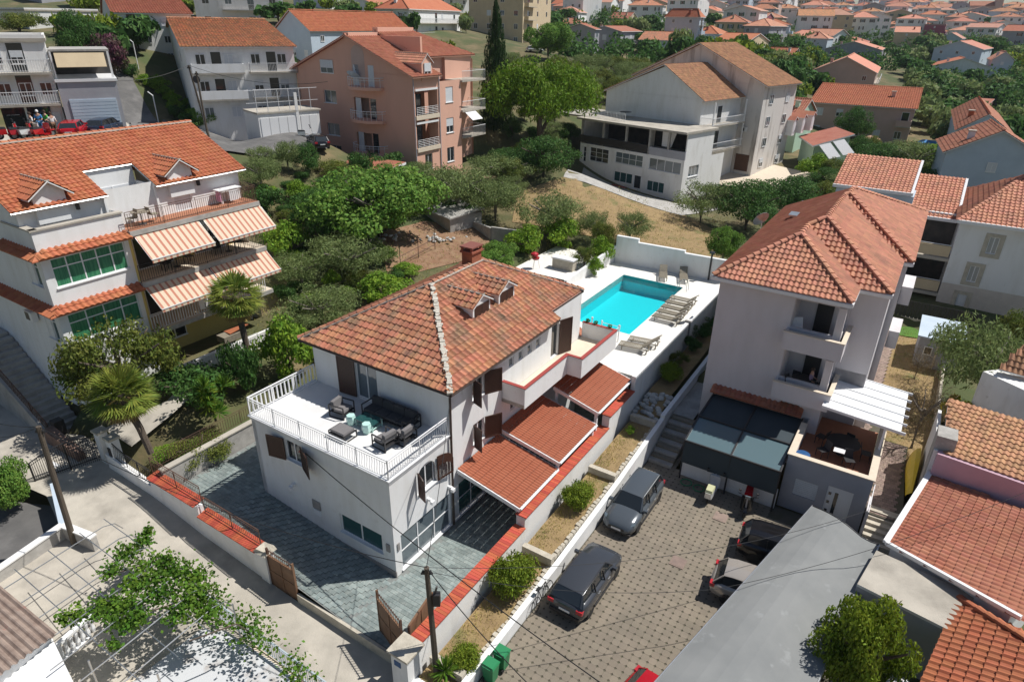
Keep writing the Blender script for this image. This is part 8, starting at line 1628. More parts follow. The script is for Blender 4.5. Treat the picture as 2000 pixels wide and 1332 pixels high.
def car(label, loc, rz, paint, L=4.5, Wd=1.8, H=1.5, kind='estate', cat='car'):
    e = empty('parked_car', loc, label, cat, None, rz); e.scale = (.92, .92, .92); hw = Wd/2; r = .33
    # x forward; lower body sections (x, half width, z belt, z bottom)
    if kind == 'suv': st_ = [(-L/2, .80, .88, .42), (-L/2+.12, .93, 1.0, .30), (-L/2+.5, 1, 1.04, .26), (-.4, 1, 1.02, .24), (.7, 1, .99, .24), (L/2-1.25, 1, .98, .24), (L/2-.6, .98, .90, .25), (L/2-.2, .90, .80, .28), (L/2, .66, .62, .36)]; cab = [(-L/2+.10, .80, .02), (-L/2+.42, 0.69, .86), (-L/2+.75, 0.71, .98), (-.3, 0.73, 1.0), (.45, 0.69, .97), (L/2-1.25, .84, .02)]
    elif kind == 'hatch': st_ = [(-L/2, .78, .80, .42), (-L/2+.12, .92, .92, .30), (-L/2+.5, 1, .96, .26), (-.2, 1, .94, .24), (.7, 1, .90, .24), (L/2-1.0, .99, .88, .24), (L/2-.5, .96, .80, .25), (L/2-.18, .88, .70, .28), (L/2, .66, .56, .36)]; cab = [(-L/2+.12, .80, .02), (-L/2+.5, 0.69, .86), (-L/2+.9, 0.71, .98), (-.2, 0.72, 1.0), (.5, 0.68, .95), (L/2-1.05, .84, .02)]
    else: st_ = [(-L/2, .80, .84, .42), (-L/2+.12, .93, .94, .30), (-L/2+.5, 1, .97, .26), (-.4, 1, .95, .24), (.7, 1, .92, .24), (L/2-1.3, 1, .92, .24), (L/2-.6, .98, .83, .25), (L/2-.2, .90, .73, .28), (L/2, .66, .58, .36)]; cab = [(-L/2+.08, .80, .02), (-L/2+.35, 0.69, .86), (-L/2+.7, 0.71, .98), (-.3, 0.73, 1.0), (.5, 0.69, .96), (L/2-1.3, .84, .02)]
    m = MB(); R_ = []
    for x, w, zb, z0 in st_:
        y = hw*w; R_.append([(x, -y*.90, z0), (x, -y, z0+.14), (x, -y*1.0, (z0+zb)/2+.05), (x, -y*.985, zb-.10), (x, -y*.93, zb-.015), (x, -y*.5, zb+.03), (x, 0, zb+.04), (x, y*.5, zb+.03), (x, y*.93, zb-.015), (x, y*.985, zb-.10), (x, y, (z0+zb)/2+.05), (x, y, z0+.14), (x, y*.9, z0)])
    n = 13; vs = [v for q in R_ for v in q]; fs = [[i*n+k, i*n+k+1, (i+1)*n+k+1, (i+1)*n+k] for i in range(len(R_)-1) for k in range(n-1)]+[list(range(n))[::-1], [(len(R_)-1)*n+k for k in range(n)]]
    fs += [[i*n, (i+1)*n, (i+1)*n+n-1, i*n+n-1] for i in range(len(R_)-1)]; m.add(vs, fs, paint); m.build('body', e, local=True, smooth=True)
    zb0 = st_[3][2]; g = MB(); Q = []
    for x, w, f in cab: z = zb0+.0+(H-zb0)*f; Q.append([(x, -hw*(.93 if f < .5 else w+.10), zb0-.03), (x, -hw*(w+.0), z-.035*(f > .5)), (x, -hw*(w-.10), z), (x, hw*(w-.10), z), (x, hw*w, z-.035*(f > .5)), (x, hw*(.93 if f < .5 else w+.10), zb0-.03)])
    vs = [v for q in Q for v in q]; nq = len(Q); g.add(vs, [[i*6+k, i*6+k+1, (i+1)*6+k+1, (i+1)*6+k] for i in range(nq-1) for k in (0, 4)], glass)
    g.add(vs, [[0*6+k, 6+k, 6+k+1, k+1][::-1] for k in (1, 2, 3)]+[[(nq-2)*6+k, (nq-1)*6+k, (nq-1)*6+k+1, (nq-2)*6+k+1] for k in (1, 2, 3)], glass); g.build('windows', e, local=True, smooth=False)
    m = MB(); m.add([(x, y, z+.012) for x, y, z in vs], [[i*6+k, (i+1)*6+k, (i+1)*6+k+1, i*6+k+1] for i in range(1, nq-2) for k in (1, 2, 3)], paint); m.build('roof', e, local=True, smooth=True)
    m = MB()
    for sd in (-1, 1):
        for i in (0, nq-2):
            a = Q[i][1 if sd < 0 else 4]; b = Q[i+1][1 if sd < 0 else 4]; m.beam(a, b, .07, .05, paint)
        for x in (-L/2+1.3, -.02): w = .77; m.beam((x, sd*hw*.935, zb0-.02), (x-.02, sd*hw*(w+.02), H-.07), .07, .03, dark_m, up=Vector((1, 0, 0)))
    m.build('pillars', e, local=True)
    if kind != 'hatch':
        for sd in (-1, 1): m = MB(); m.tube([(-L/2+.5, sd*hw*.70, H-.02), (-L/2+.6, sd*hw*.71, H+.03), (.4, sd*hw*.71, H+.03), (.5, sd*hw*.69, H-.03)], .015, dark_m if kind == 'suv' else steel, n=5); m.build('roof_rail', e, local=True)
    for sd in (-1, 1):
        m = MB(); m.hexa([(L/2-.42, sd*hw*.62, .60), (L/2-.10, sd*hw*.62, .60), (L/2-.32, sd*hw*.93, .62), (L/2-.5, sd*hw*.97, .62)], [(L/2-.42, sd*hw*.62, .775), (L/2-.14, sd*hw*.62, .70), (L/2-.36, sd*hw*.92, .78), (L/2-.5, sd*hw*.96, .82)], glass_l); m.build('headlight', e, local=True)
        m = MB(); m.box(-L/2-.01, -L/2+.2, *sorted((sd*hw*.6, sd*hw*.93)), .74, .92, red_pl); m.build('tail_light', e, local=True)
        m = MB(); m.box(L/2-1.5, L/2-1.36, *sorted((sd*hw*.95, sd*(hw+.17))), zb0-.02, zb0+.12, paint); m.build('door_mirror', e, local=True)
        for x in (.35, -.65): m = MB(); m.box(x-.1, x+.1, *sorted((sd*hw*.98, sd*(hw+.025))), zb0-.22, zb0-.18, steel); m.build('door_handle', e, local=True)
        for x in (L/2-.88, -L/2+.82): wheel(e, x, sd*(hw-.10), r)
        m = MB(); m.box(-L/2+1.2, L/2-1.25, *sorted((sd*hw*.9, sd*(hw+.01))), .22, .34, dark_m); m.build('sill', e, local=True)
    m = MB(); m.box(L/2-.09, L/2+.01, -.42, .42, .46, .60, dark_m); m.box(L/2-.2, L/2-.02, -.75, .75, .26, .36, dark_m); m.build('grille', e, local=True)
    for x in (L/2+.01, -L/2-.02): m = MB(); m.box(x-.01, x+.012, -.26, .26, .44 if x > 0 else .58, .55 if x > 0 else .69, white_m); m.build('number_plate', e, local=True)
    m = MB(); m.box(-L/2-.03, -L/2+.1, -hw*.8, hw*.8, .30, .46, dark_m); m.build('rear_bumper', e, local=True); return e
gun = carpaint('gunmetal_paint', (.065, .07, .08)); gun2 = carpaint('blue_grey_paint', (.10, .115, .13)); blk = carpaint('black_paint', (.012, .012, .014)); slv = carpaint('champagne_paint', (.42, .38, .34)); redp = carpaint('red_paint', (.55, .012, .02)); whp = carpaint('white_paint', (.75, .75, .75))
a_s = R(57.5)
car('dark grey crossover parked beside the bicycle, seen from behind', W(4.05, 7.05, -.02), a_s, gun, 4.4, 1.82, 1.56, 'suv')
car('blue grey estate car parked nose down beside the planting strip', W(9.65, 6.75, -.02), a_s+math.pi, gun2, 4.55, 1.8, 1.5, 'estate')
car('black car half hidden under the grey canvas roof', W(10.3, 13.8, -.02), R(V_DEG)+.1, blk, 4.5, 1.8, 1.55, 'suv')
car('champagne hatchback half under the grey canvas roof', W(7.3, 13.35, -.02), R(V_DEG)+.1, slv, 4.2, 1.75, 1.5, 'hatch')
car('bright red car cut off by the bottom edge of the car park', W(.05, 12.3, -.02), R(V_DEG)-.2, redp, 4.2, 1.75, 1.42, 'hatch')
def gat(x, y, D): p = at_dist(x, y, D); return p
car('small red car in front of the grey garage', gat(147, 268, 62.5), R(112), redp, 4.0, 1.7, 1.35, 'hatch'); car('dark blue car beside the sandstone steps by the garage', gat(209, 262, 64.5), R(95), carpaint('navy_paint', (.03, .045, .08)), 4.1, 1.7, 1.4, 'hatch')
car('white car parked below the beige tower block', hit(1045, 108), R(10), whp, 4.2, 1.75, 1.45, 'hatch'); car('dark car at the shaded edge of the street beside the coral block', hit(622, 290), R(120), blk, 4.2, 1.75, 1.45, 'hatch')
# ================================================================ two wheelers
def torus(m, c, R0, r, mat, ax=1, n=18, k=6):
    c = Vector(c); vs = []; fs = []
    for i in range(n):
        a = 2*math.pi*i/n
        for j in range(k):
            b = 2*math.pi*j/k; rr = R0+r*math.cos(b); vs.append(c+Vector((rr*math.cos(a), r*math.sin(b), rr*math.sin(a))))
    for i in range(n):
        for j in range(k): fs.append([i*k+j, i*k+(j+1) % k, ((i+1) % n)*k+(j+1) % k, ((i+1) % n)*k+j])
    m.add(vs, fs, mat)
def scooter(label, loc, rz, paint, seat, box=None, cat='scooter', group=None):
    e = empty('scooter', loc, label, cat, group, rz); e.scale = (1.12, 1.35, 1.1)
    for x in (-.55, .62): w = bpy.data.objects.new('wheel', None); COL.objects.link(w); w.parent = e; w.location = (x, 0, .24); m = MB(); torus(m, (0, 0, 0), .19, .055, rubber); m.build('tyre', w, local=True); m = MB(); m.tube([(0, -.04, 0), (0, .04, 0)], .13, steel, n=12); m.build('rim', w, local=True)
    m = MB(); m.hexa([(-.75, -.13, .35), (-.1, -.16, .3), (-.1, .16, .3), (-.75, .13, .35)], [(-.8, -.10, .68), (-.12, -.15, .66), (-.12, .15, .66), (-.8, .10, .68)], paint); m.hexa([(-.12, -.15, .22), (.42, -.15, .22), (.42, .15, .22), (-.12, .15, .22)], [(-.12, -.15, .32), (.42, -.15, .32), (.42, .15, .32), (-.12, .15, .32)], paint)
    m.hexa([(.36, -.2, .25), (.48, -.12, .25), (.48, .12, .25), (.36, .2, .25)], [(.30, -.2, .92), (.44, -.1, .95), (.44, .1, .95), (.30, .2, .92)], paint); m.hexa([(.42, -.09, .42), (.85, -.07, .45), (.85, .07, .45), (.42, .09, .42)], [(.45, -.09, .5), (.82, -.06, .5), (.82, .06, .5), (.45, .09, .5)], paint); m.build('body', e, local=True)
    m = MB(); m.hexa([(-.78, -.13, .68), (-.1, -.15, .66), (-.1, .15, .66), (-.78, .13, .68)], [(-.72, -.11, .80), (-.15, -.13, .76), (-.15, .13, .76), (-.72, .11, .80)], seat); m.build('seat', e, local=True)
    m = MB(); m.tube([(.34, -.34, 1.02), (.40, -.1, 1.0), (.40, .1, 1.0), (.34, .34, 1.02)], .02, dark_m); m.tube([(.62, 0, .24), (.40, 0, .98)], .03, steel); m.box(.40, .47, -.09, .09, .88, 1.02, glass_l); m.build('handlebar', e, local=True)
    for sd in (-1, 1): m = MB(); m.tube([(.36, sd*.25, 1.02), (.33, sd*.3, 1.18)], .01, dark_m, n=4); m.lathe((.33, sd*.3, 1.15), [(.05, 0), (.05, .06)], dark_m, n=8); m.build('mirror', e, local=True)
    if box: m = MB(); m.hexa([(-1.1, -.18, .78), (-.72, -.18, .78), (-.72, .18, .78), (-1.1, .18, .78)], [(-1.12, -.2, 1.06), (-.72, -.2, 1.06), (-.72, .2, 1.06), (-1.12, .2, 1.06)], box); m.build('top_box', e, local=True)
    return e
scooter('silver scooter with pale yellow seat cover in the car park shade line', W(12.9, 9.6, 0), R(60), whp, mk('lemon_cover', (.5, .5, .3))); scooter('black scooter with red front and top box beside the carport', W(12.9, 11.35, 0), R(245), blk, redp, dark_m)
scooter('white scooter parked by the white garage doors across the street', hit(600, 272), R(20), whp, dark_m)
for i, (x, c, lb) in enumerate(((22, redp, 'red scooter leftmost in front of the shop'), (50, red_pl, 'red and dark scooter beside the shop window'), (66, whp, 'white scooter in front of the shop door'), (88, redp, 'red scooter nearest the customers at the shop'))): scooter(lb, gat(x, 272-i*.5, 60), R(40+i*12), c, dark_m, None, group='scooters in front of the shop')
bi = empty('bicycle', W(2.3, 5.95, 0), 'black bicycle leaning on the white car park wall', 'bicycle', rz=a_s)
for x in (-.52, .52):
    w = bpy.data.objects.new('wheel', None); COL.objects.link(w); w.parent = bi; w.location = (x, 0, .34); m = MB(); torus(m, (0, 0, 0), .32, .018, rubber, n=24, k=5); m.build('tyre', w, local=True); m = MB()
    for k in range(12): a = math.pi*k/6; m.tube([(0, 0, 0), (.3*math.cos(a), 0, .3*math.sin(a))], .003, steel, n=3)
    m.build('spokes', w, local=True, kind='stuff')
m = MB(); P_ = dict(r=(-.52, 0, .34), b=(-.08, 0, .30), s=(-.2, 0, .80), h=(.33, 0, .85), f=(.52, 0, .34))
for a, b in ('rb', 'bs', 'rs', 'sh', 'bh', 'hf'): m.tube([P_[a], P_[b]], .018, dark_m)
m.build('frame', bi, local=True); m = MB(); m.box(-.33, -.1, -.07, .07, .88, .93, dark_m); m.tube([(-.2, 0, .8), (-.21, 0, .9)], .014, steel); m.build('saddle', bi, local=True); m = MB(); m.tube([(.33, 0, .85), (.31, 0, .98), (.36, -.27, 1.0)], .014, dark_m); m.tube([(.31, 0, .98), (.36, .27, 1.0)], .014, dark_m); m.build('handlebar', bi, local=True); bi.rotation_euler[0] = R(-9)
# ================================================================ bins, barbecue, parasols
for (s, t), lb in (((-1.75, 6.1), 'green wheelie bin nearer the utility pole end of the car park wall'), ((-1.1, 6.15), 'green wheelie bin farther up the car park wall')):
    e = empty('wheelie_bin', W(s, t, 0), lb, 'bin', 'green bins at the car park wall', a_s); e.scale = (.82, .82, .9); m = MB(); m.hexa([(-.2, -.24, .05), (.2, -.24, .05), (.2, .24, .05), (-.2, .24, .05)], [(-.27, -.3, .95), (.27, -.3, .95), (.27, .3, .95), (-.27, .3, .95)], green_pl); m.build('body', e, local=True)
    m = MB(); m.hexa([(-.3, -.33, .95), (.3, -.33, .95), (.3, .33, .95), (-.3, .33, .95)], [(-.26, -.28, 1.04), (.24, -.28, 1.02), (.24, .28, 1.02), (-.26, .28, 1.04)], green_pl); m.build('lid', e, local=True)
    for y in (-.22, .22): m = MB(); m.tube([(-.25, y-.03, .1), (-.25, y+.03, .1)], .1, rubber, n=10); m.build('wheel', e, local=True)
    m = MB(); m.tube([(-.34, -.2, .98), (-.34, .2, .98)], .02, green_pl); m.build('handle', e, local=True)
bq = empty('kettle_barbecue', W(29.3, -10.8, 3.15), 'dark red kettle barbecue with raised lid on the patio', 'barbecue'); m = MB(); m.lathe((0, 0, .7), [(.05, 0), (.28, .1), (.34, .26)], red_pl, n=14); m.build('bowl', bq, local=True); m = MB(); m.lathe((-.1, 0, 1.15), [(.34, 0), (.3, .15), (.1, .26), (.02, .28)], red_pl, n=14); m.build('lid', bq, local=True); m = MB()
for k in range(3): a = k*2.1; m.tube([(math.cos(a)*.2, math.sin(a)*.2, .75), (math.cos(a)*.36, math.sin(a)*.36, 0)], .015, steel)
m.tube([(.3, 0, .95), (-.1, .3, 1.2)], .012, dark_m); m.build('legs', bq, local=True)
bk_ = empty('stone_barbecue', W(30.6, -8.8, 3.15), 'pale stone barbecue block with white slab top on the patio', 'barbecue', rz=R(V_DEG)); m = MB(); m.box(-.95, .95, -.35, .35, 0, .85, pumice); m.build('base', bk_, local=True); m = MB(); m.box(-1.02, 1.02, -.42, .42, .85, .95, white_m); m.box(-.8, .8, -.42, .3, .95, .97, white_m); m.build('top_slab', bk_, local=True)
def parasol(p, r, mat, label, closed=False, tilt=0):
    e = empty('parasol', p, label, 'parasol'); m = MB(); m.tube([(0, 0, 0), (0, 0, 2.3)], .03, white_m); m.build('pole', e, local=True); m = MB(); n = 8; c = (0, 0, 2.5)
    vs = [c]+[(r*math.cos(2*math.pi*k/n), r*math.sin(2*math.pi*k/n), 2.0) for k in range(n)]; m.add(vs, [[0, 1+k, 1+(k+1) % n] for k in range(n)], mat); m.build('canopy', e, local=True); return e
parasol(hit(1694, 297), 1.5, mk('salmon_canvas', (.62, .36, .26)), 'salmon pink parasol in the garden between dark trees'); parasol(hit(1514, 118), 3.0, cloth_w, 'white parasol on the far white terrace'); parasol(hit(1878, 190), 2.4, cloth_w, 'white parasol among the trees on the right slope')
bo = empty('boat', hit(1822, 292), 'pale blue covered boat on the ground beside the rose beige house', 'boat', rz=R(-20)); m = MB(); m.hexa([(-2.2, -.5, 0), (2.2, -.2, .2), (2.2, .2, .2), (-2.2, .5, 0)], [(-2.3, -.9, .9), (2.8, -.1, 1.0), (2.8, .1, 1.0), (-2.3, .9, .9)], bluep); m.build('hull', bo, local=True); m = MB(); m.hexa([(-2.3, -.92, .9), (2.8, -.1, 1.0), (2.8, .1, 1.0), (-2.3, .92, .9)], [(-1.8, -.1, 1.4), (1.2, -.1, 1.3), (1.2, .1, 1.3), (-1.8, .1, 1.4)], cloth_b); m.build('cover', bo, local=True)
# ================================================================ sun loungers with slats
lp = empty('sun_lounger', W(24.6, 2.2, PZ), 'x', 'sun lounger', 'teak loungers round the pool'); mm = MB(); mm.box(-.3, .3, 0, .075, 0, .02, teak); so_ = mm.build('slat', lp, local=True); slat_me = so_.data; bpy.data.objects.remove(so_)
for i in range(13): link_copy(slat_me, 'slat', lp, Matrix.Translation((0, -.95+i*.105, .34)))
for i in range(7): a = R(38); link_copy(slat_me, 'slat', lp, Matrix.Translation((0, .42+i*.105*math.cos(a), .34+i*.105*math.sin(a)))@Matrix.Rotation(a, 4, 'X'))
m = MB()
for x in (-.3, .3): m.beam((x, -.98, .31), (x, .45, .31), .04, .06, teak); m.beam((x*.95, .42, .31), (x*.95, 1.02, .78), .03, .04, teak); m.beam((x, .45, .31), (x, .95, .31), .04, .05, teak)
m.beam((-.3, .9, .31), (.3, .9, .31), .04, .04, teak); m.beam((-.25, .85, .62), (-.25, .75, .31), .03, .03, teak); m.beam((.25, .85, .62), (.25, .75, .31), .03, .03, teak); m.build('frame', lp, local=True)
for x in (-.28, .28):
    for y in (-.75, .8): m = MB(); m.beam((x, y, 0), (x, y, .31), .05, .05, teak, up=Vector((1, 0, 0))); m.build('leg', lp, local=True)
V2 = R(V_DEG)
LS = [(24.9, 2.25, V2-math.pi/2+0, 'teak lounger of the poolside row, nearest the wall pilaster'), (25.85, 2.2, V2-math.pi/2, 'second teak lounger of the poolside row from the wall pilaster'), (26.8, 2.15, V2-math.pi/2, 'middle teak lounger of the poolside row'), (27.75, 2.1, V2-math.pi/2, 'fourth teak lounger of the poolside row from the wall pilaster'), (28.7, 2.05, V2-math.pi/2, 'teak lounger of the poolside row, farthest from the pilaster'),
      (19.7, 2.15, V2-math.pi/2+.15, 'teak lounger nearest the red canopy, beside the railing'), (20.7, 2.35, V2-math.pi/2+.15, 'teak lounger beside the pair near the red canopy, closer to the pool'), (32.9, -1.1, V2+math.pi/2-1.2, 'teak lounger with raised back at the pool wall, left of the pair'), (33.4, .4, V2+math.pi/2-1.2, 'teak lounger with raised back at the pool wall, beside the shower post')]
for i, (s, t, rz, lb) in enumerate(LS):
    if i == 0: lp.location = W(s, t, PZ); lp.rotation_euler = (0, 0, rz); lp['label'] = lb; base_l = lp
    else: copy_tree(base_l, W(s, t, PZ), rz, lb)
# stair well with railings between canopy and pool
sw = empty('pool_steps', W(19, .2, PZ), 'cream steps with white railings descending beside the canopy', 'steps')
for i in range(6): m = MB(); m.box(17.4+i*.38, 17.75+i*.38, -.35, .75, PZ+.005, PZ+.03+.02*(i % 2), pumice, SITE); m.build('tread', sw)
for s, t in ((17.2, .8), (18.7, -.4), (20.2, .8), (20.2, -.4)): m = MB(); m.tube([W(s, t, PZ), W(s, t, PZ+1.9 if s < 19 else PZ+1.1)], .035, white_m); m.lathe(W(s, t, PZ+(1.9 if s < 19 else 1.1)), [(.07, 0), (.05, .08)], white_m, n=8); m.build('post', sw)
m = MB()
for z in (.35, .7, 1.05): m.tube([W(17.2, .8, PZ+z), W(20.2, .8, PZ+z)], .018, white_m, n=4); m.tube([W(20.2, .8, PZ+z), W(20.2, -.4, PZ+z)], .018, white_m, n=4)
for i in range(8): m.tube([W(17.2+i*.42, .8, PZ+.35), W(17.5+i*.42, .8, PZ+1.05)], .012, white_m, n=4)
m.build('rails', sw)
hd = empty('hedge_plant', W(16.9, .2, BZ), 'small green plants along the balcony coping by the pool', 'plant')
for t in (.3, .8, 1.7): c = cloud('leaves', 60, [(0, 0, 0, .14, .12)], .06, F_vine, .5, int(t*10)); o = bpy.data.objects.new('leaves', c); COL.objects.link(o); o.parent = hd; o.location = W(16.6, t, BZ+.95+.1)-hd.location; o['kind'] = 'stuff'
# manholes, hoses
for s, t, z, lb in ((7.6, 9.8, -.01, 'square reddish manhole cover in the middle of the car park'), (11.6, 10.5, -.01, 'square reddish manhole cover near the scooters')): m = MB(); m.box(s-.32, s+.32, t-.32, t+.32, z-.03, z+.015, cobble_m, SITE); m.box(s-.26, s+.26, t-.26, t+.26, z+.015, z+.02, cobble_m, SITE); tag(m.build('manhole_cover'), lb, 'manhole cover')
m = MB(); m.lathe(W(-5.0, -11.4, -.2), [(.42, 0), (.42, .03), (.36, .035)], rust_m, n=18); tag(m.build('manhole_cover'), 'round rusty manhole cover in the pale lane', 'manhole cover')
for s, t, lb in ((13.2, 8.2, 'green hose ring on the car park beside the carport, left'), (13.1, 8.9, 'green hose ring on the car park beside the silver scooter')): m = MB(); ms = MB(); c = W(s, t, .03); m.tube([c+Vector((.28*math.cos(k*.52), .28*math.sin(k*.52), .0)) for k in range(13)], .03, green_pl, n=5); tag(m.build('garden_hose'), lb, 'hose')
m = MB(); m.box(-4.6, -4.5, -20.2, -19.2, .62, .66, white_m, SITE); m.slab([W(-4.9, -20.6, .66), W(-4.5, -20.5, .66), W(-4.4, -18.9, .72), W(-4.7, -19.0, .7)], .05, white_m); tag(m.build('plastic_panel'), 'white plastic panel lying on the lane beside the rubble wall', 'panel')
# stone heap and old concrete hut in the garden
hu = empty('hut', hit(870, 450), 'small grey concrete block hut with sloping roof in the field', 'hut'); hq = at_dist(880, 466, 58); fh = Fr((hq.x, hq.y, 0), -50); fh = Fr(fh.p(-4.2, 0, 0), -50); m = MB(); m.box(0, 4.2, -3.6, 0, hq.z-2, hq.z+1.9, concrete, fh); m.build('wall', hu); m = MB(); m.slab([fh.p(-.2, .2, hq.z+1.9), fh.p(4.4, .2, hq.z+1.9), fh.p(4.4, -3.8, hq.z+2.3), fh.p(-.2, -3.8, hq.z+2.3)], .12, concrete); m.build('roof', hu)
sw_ = empty('old_wall', hit(985, 455), 'old grey concrete wall between hut and dry field', 'garden wall'); pA_, pB_, pC_ = at_dist(920, 448, 60), at_dist(960, 462, 57), at_dist(1035, 470, 57); m = MB()
for p, q in ((pA_, pB_), (pB_, pC_)): d = (q-p).normalized(); n_ = Vector((d.y, -d.x, 0))*.12; m.hexa([p-n_-Vector((0, 0, 1)), q-n_-Vector((0, 0, 1)), q+n_-Vector((0, 0, 1)), p+n_-Vector((0, 0, 1))], [p-n_+Vector((0, 0, .9)), q-n_+Vector((0, 0, .8)), q+n_+Vector((0, 0, .8)), p+n_+Vector((0, 0, .9))], concrete)
m.build('wall', sw_)
for px, lb in ((745, 'heap of pale rubble stones below the brownish shrub'), (845, 'heap of pale rubble stones beside the concrete hut')):
    c = hit(px, 472); e = empty('stone_heap', c, lb, 'rocks'); rs_ = random.Random(px)
    for i in range(34): q = c+Vector((rs_.gauss(0, .9), rs_.gauss(0, .45), rs_.uniform(0, .35))); r = rs_.uniform(.1, .24); m = MB(); m.lathe(q, [(r*.5, -r*.4), (r, 0), (r*.7, r*.5), (r*.1, r*.6)], stonepile, n=5); m.build('stone', e)
wf = empty('wire_fence', hit(800, 520), 'rusty post and rail garden fence in the dug plot', 'fence'); pts = [hit(x, y) for x, y in ((783, 532), (818, 512), (850, 492))]
for p in pts: m = MB(); m.tube([p, p+Vector((0, 0, 1.9))], .03, rust_m, n=5); m.build('post', wf)
m = MB()
for z in (.5, 1.0): m.tube([p+Vector((0, 0, z)) for p in pts], .03, rust_m, n=4)
m.build('rail', wf)
# ================================================================ poles and cables
def upole(px_b, z0, px_t, label, r=.12, box=False, D=None):
    b = at(px_b[0], px_b[1], z0) if D is None else at_dist(px_b[0], px_b[1], D); dist = math.hypot(b.x, b.y); d = ray(*px_t); h = math.hypot(d.x, d.y); t = Vector((d.x*dist/h, d.y*dist/h, CAMH+d.z*dist/h)); e = empty('utility_pole', b, label, 'utility pole')
    m = MB(); m.tube([b-Vector((0, 0, .3)), b+(t-b)*.5, t], r, wood_pole, n=10, r1=r*.72); m.build('shaft', e)
    m = MB()
    for k in (-.12, .12): q = t+Vector((k, 0, -.25)); m.lathe(q, [(.05, 0), (.06, .05), (.03, .12)], dark_m, n=6)
    m.beam(t+Vector((-.2, 0, -.27)), t+Vector((.2, 0, -.27)), .05, .05, dark_m); m.build('insulators', e)
    if box: q = b+(t-b)*.72; m = MB(); m.box(q.x+.12, q.x+.36, q.y-.1, q.y+.12, q.z-.25, q.z+.25, dark_m); m.tube([q+Vector((.2, 0, .3)), q+Vector((.3, -.2, .8))], .04, dark_m); m.build('junction_box', e)
    return t
tA = upole((853, 1312), .3, (833, 1108), 'dark tarred utility pole in front of the driveway gate', box=True); tB = upole((150, 1077), -.1, (75, 833), 'weathered wooden utility pole in the lane beside the concrete wall', r=.14)
tC = upole((407, 262), 0, (368, 128), 'dark wooden utility pole in front of the mottled terracotta house', D=76); tD = upole((404, 255), 0, (383, 140), 'pale concrete street pole beside the dark wooden pole', D=72, r=.10)
def cable(p, q, sag, label, r=.018):
    p = Vector(p); q = Vector(q); m = MB(); m.tube([p+(q-p)*(i/16)-Vector((0, 0, sag*4*(i/16)*(1-i/16))) for i in range(17)], r, cable_m, n=4); tag(m.build('overhead_cable'), label, 'cable')
cable(fl.p(3.6, .05, 4.55), at(1240, 1380, 3.5), .35, 'long black cable from the villa front wall to the bottom edge', .022); cable(tA, tB, .9, 'black cable between the driveway pole and the lane pole'); cable(tA, W(S0, .1, 7.2), .4, 'thin cable rising from the driveway pole to the villa eave', .012); cable(tA, W(12, 16.3, 2.9), 1.0, 'black cable from the driveway pole across the car park', .012)
cable(tA, at(1100, 1400, 3.0), .3, 'black cable from the driveway pole down to the bottom edge'); cable(tB, at(-80, 800, 6), .3, 'black cable leaving the lane pole to the left'); cable(tB, at(-60, 850, 5), .3, 'second black cable leaving the lane pole to the left', .012)
cable(tC, at_dist(640, 160, 70), .8, 'black cable from the dark pole towards the coral block'); cable(tC, at_dist(150, 150, 70), .8, 'black cable from the dark pole towards the shop'); cable(tA+Vector((.1, 0, -.2)), at(1400, 1150, 2.6), .5, 'thin cable from the driveway pole over the dark crossover', .012); cable(at(1400, 1150, 2.6), at(2050, 940, 5.0), .6, 'thin cable over the grey canvas and the broad red roof', .012)
for x, y, yt, lb in ((311, 245, 198, 'white bent street post at the lane bend'), (236, 142, 117, 'white bent fence post left of the top lane'), (272, 140, 116, 'white bent fence post right of the top lane')): b = hit(x, y); m = MB(); m.tube([b, b+Vector((0, 0, 3.2)), b+Vector((-.5, 0, 3.6))], .06, white_m, n=6); tag(m.build('street_post'), lb, 'post')
rsn = empty('round_sign', gat(398, 232, 74), 'round dark sign on a thin pole near the garages', 'sign'); m = MB(); m.tube([(0, 0, -1), (0, 0, 3.6)], .04, steel); m.build('pole', rsn, local=True); m = MB(); m.tube([(0, -.04, 3.6), (0, .0, 3.6)], .35, dark_m, n=16); m.build('sign_face', rsn, local=True)
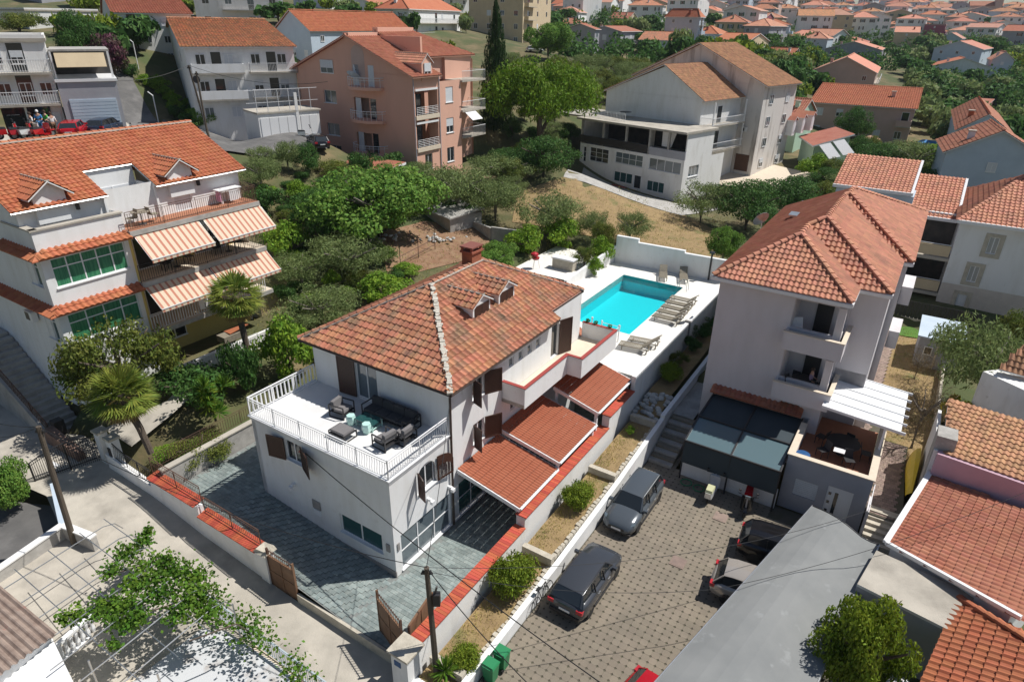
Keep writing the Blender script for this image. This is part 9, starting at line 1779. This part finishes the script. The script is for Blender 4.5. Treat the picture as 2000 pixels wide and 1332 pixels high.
# ================================================================ people in front of the shop
def person(loc, rz, shirt, shorts, hair, label, seated=False, arm=20, h=1.72):
    e = empty('person', loc, label, 'person', None, rz); k = h/1.72
    def sk(nm, V, E, Rr, mat):
        me = bpy.data.meshes.new(nm); me.from_pydata([Vector(v)*k for v in V], E, []); me.materials.append(mat); o = bpy.data.objects.new(nm, me); COL.objects.link(o); o.parent = e
        s = o.modifiers.new('s', 'SKIN'); sv = me.skin_vertices[0].data
        for i, r in enumerate(Rr): sv[i].radius = (r[0]*k, r[1]*k) if hasattr(r, '__len__') else (r*k, r*k)
        sv[0].use_root = True; u = o.modifiers.new('u', 'SUBSURF'); u.levels = 1; u.render_levels = 1; return o
    hip = .93 if not seated else .52; zs = hip-.93; a = R(arm)
    V = [(0, 0, hip), (0, 0, 1.18+zs), (0, 0, 1.40+zs), (0, .0, 1.50+zs), (0, .02, 1.60+zs), (0, .02, 1.70+zs)]; E = [(0, 1), (1, 2), (2, 3), (3, 4), (4, 5)]; Rr = [(.14, .10), (.13, .09), (.14, .09), .05, (.075, .09), (.06, .07)]
    for sd in (-1, 1):
        b = len(V); ky = .42 if seated else .04*sd; kz = hip-.02 if seated else .50; fz = .06; V += [(sd*.09, 0, hip-.04), (sd*.10, ky, kz), (sd*.10, ky-.02, fz+.03), (sd*.11, ky+.14, fz-.02), (sd*.18, 0, 1.38+zs), (sd*(.2+.12*math.sin(a)), .03, 1.12+zs), (sd*(.2+.12*math.sin(a)), .22, .95+zs+.1), (sd*(.2+.1*math.sin(a)), .29, .94+zs+.11)]
        E += [(0, b), (b, b+1), (b+1, b+2), (b+2, b+3), (2, b+4), (b+4, b+5), (b+5, b+6), (b+6, b+7)]; Rr += [.085, .058, .038, .035, .055, .04, .03, .028]
    sk('body', V, E, Rr, skin)
    sk('shirt', V[:3]+[V[10], V[11], V[18], V[19]], [(0, 1), (1, 2), (2, 3), (3, 4), (2, 5), (5, 6)], [(.16, .12), (.15, .11), (.155, .11), .07, .055, .07, .055], shirt)
    sk('shorts', [V[0], V[6], V[7], V[14], V[15]], [(0, 1), (1, 2), (0, 3), (3, 4)], [(.155, .12), .105, .075, .105, .075], shorts)
    m = MB(); m.lathe((0, .0, (1.60+zs)*k), [(.105*k, 0), (.11*k, .07*k), (.08*k, .14*k), (.02*k, .17*k)], hair, n=10); m.build('hair', e, local=True); return e
sh1 = cloth_w; grn = mk('lime_shirt', (.12, .55, .10)); mag = mk('magenta_cloth', (.65, .03, .30)); hairb = mk('brown_hair', (.05, .03, .02))
person(gat(70, 268, 61), R(150), cloth_w, dark_m, hairb, 'person in white top leaning over a scooter at the shop'); person(gat(84, 262, 63), R(200), cloth_b, cloth_b, cloth_w, 'person in bright blue clothes with a pale cap near the shop door'); person(gat(98, 262, 63.5), R(160), grn, dark_m, hairb, 'person in lime green shirt at the shop door')
person(gat(94, 274, 60.5), R(190), mag, cloth_p, cloth_w, 'small person in magenta shirt with white cap among the scooters', h=1.25); person(gat(110, 266, 62.5), R(230), cloth_w, brown_gate, hairb, 'person in white shirt and brown shorts walking away from the shop'); person(W(18.9, 12.3, 4.2), R(230), mk('mauve_shirt', (.35, .25, .35)), dark_m, hairb, 'person sitting at the laid table on the lower corner balcony', seated=True)
# ================================================================ haze over the far town
hz = MB(); hz.box(-1300, 1400, -200, 1950, -70, 78, concrete); ho = hz.build('haze'); ho.data.materials.clear(); hm = bpy.data.materials.new('air'); hm.use_nodes = True; hn = hm.node_tree; hn.nodes.remove(hn.nodes['Principled BSDF']); pv = hn.nodes.new('ShaderNodeVolumePrincipled')
pv.inputs['Color'].default_value = (.80, .88, 1, 1); pv.inputs['Density'].default_value = .00011; pv.inputs['Anisotropy'].default_value = .1; hn.links.new(pv.outputs[0], hn.nodes['Material Output'].inputs['Volume']); ho.data.materials.append(hm); tag(ho, 'thin summer haze over the hillside town', None, None, 'stuff')
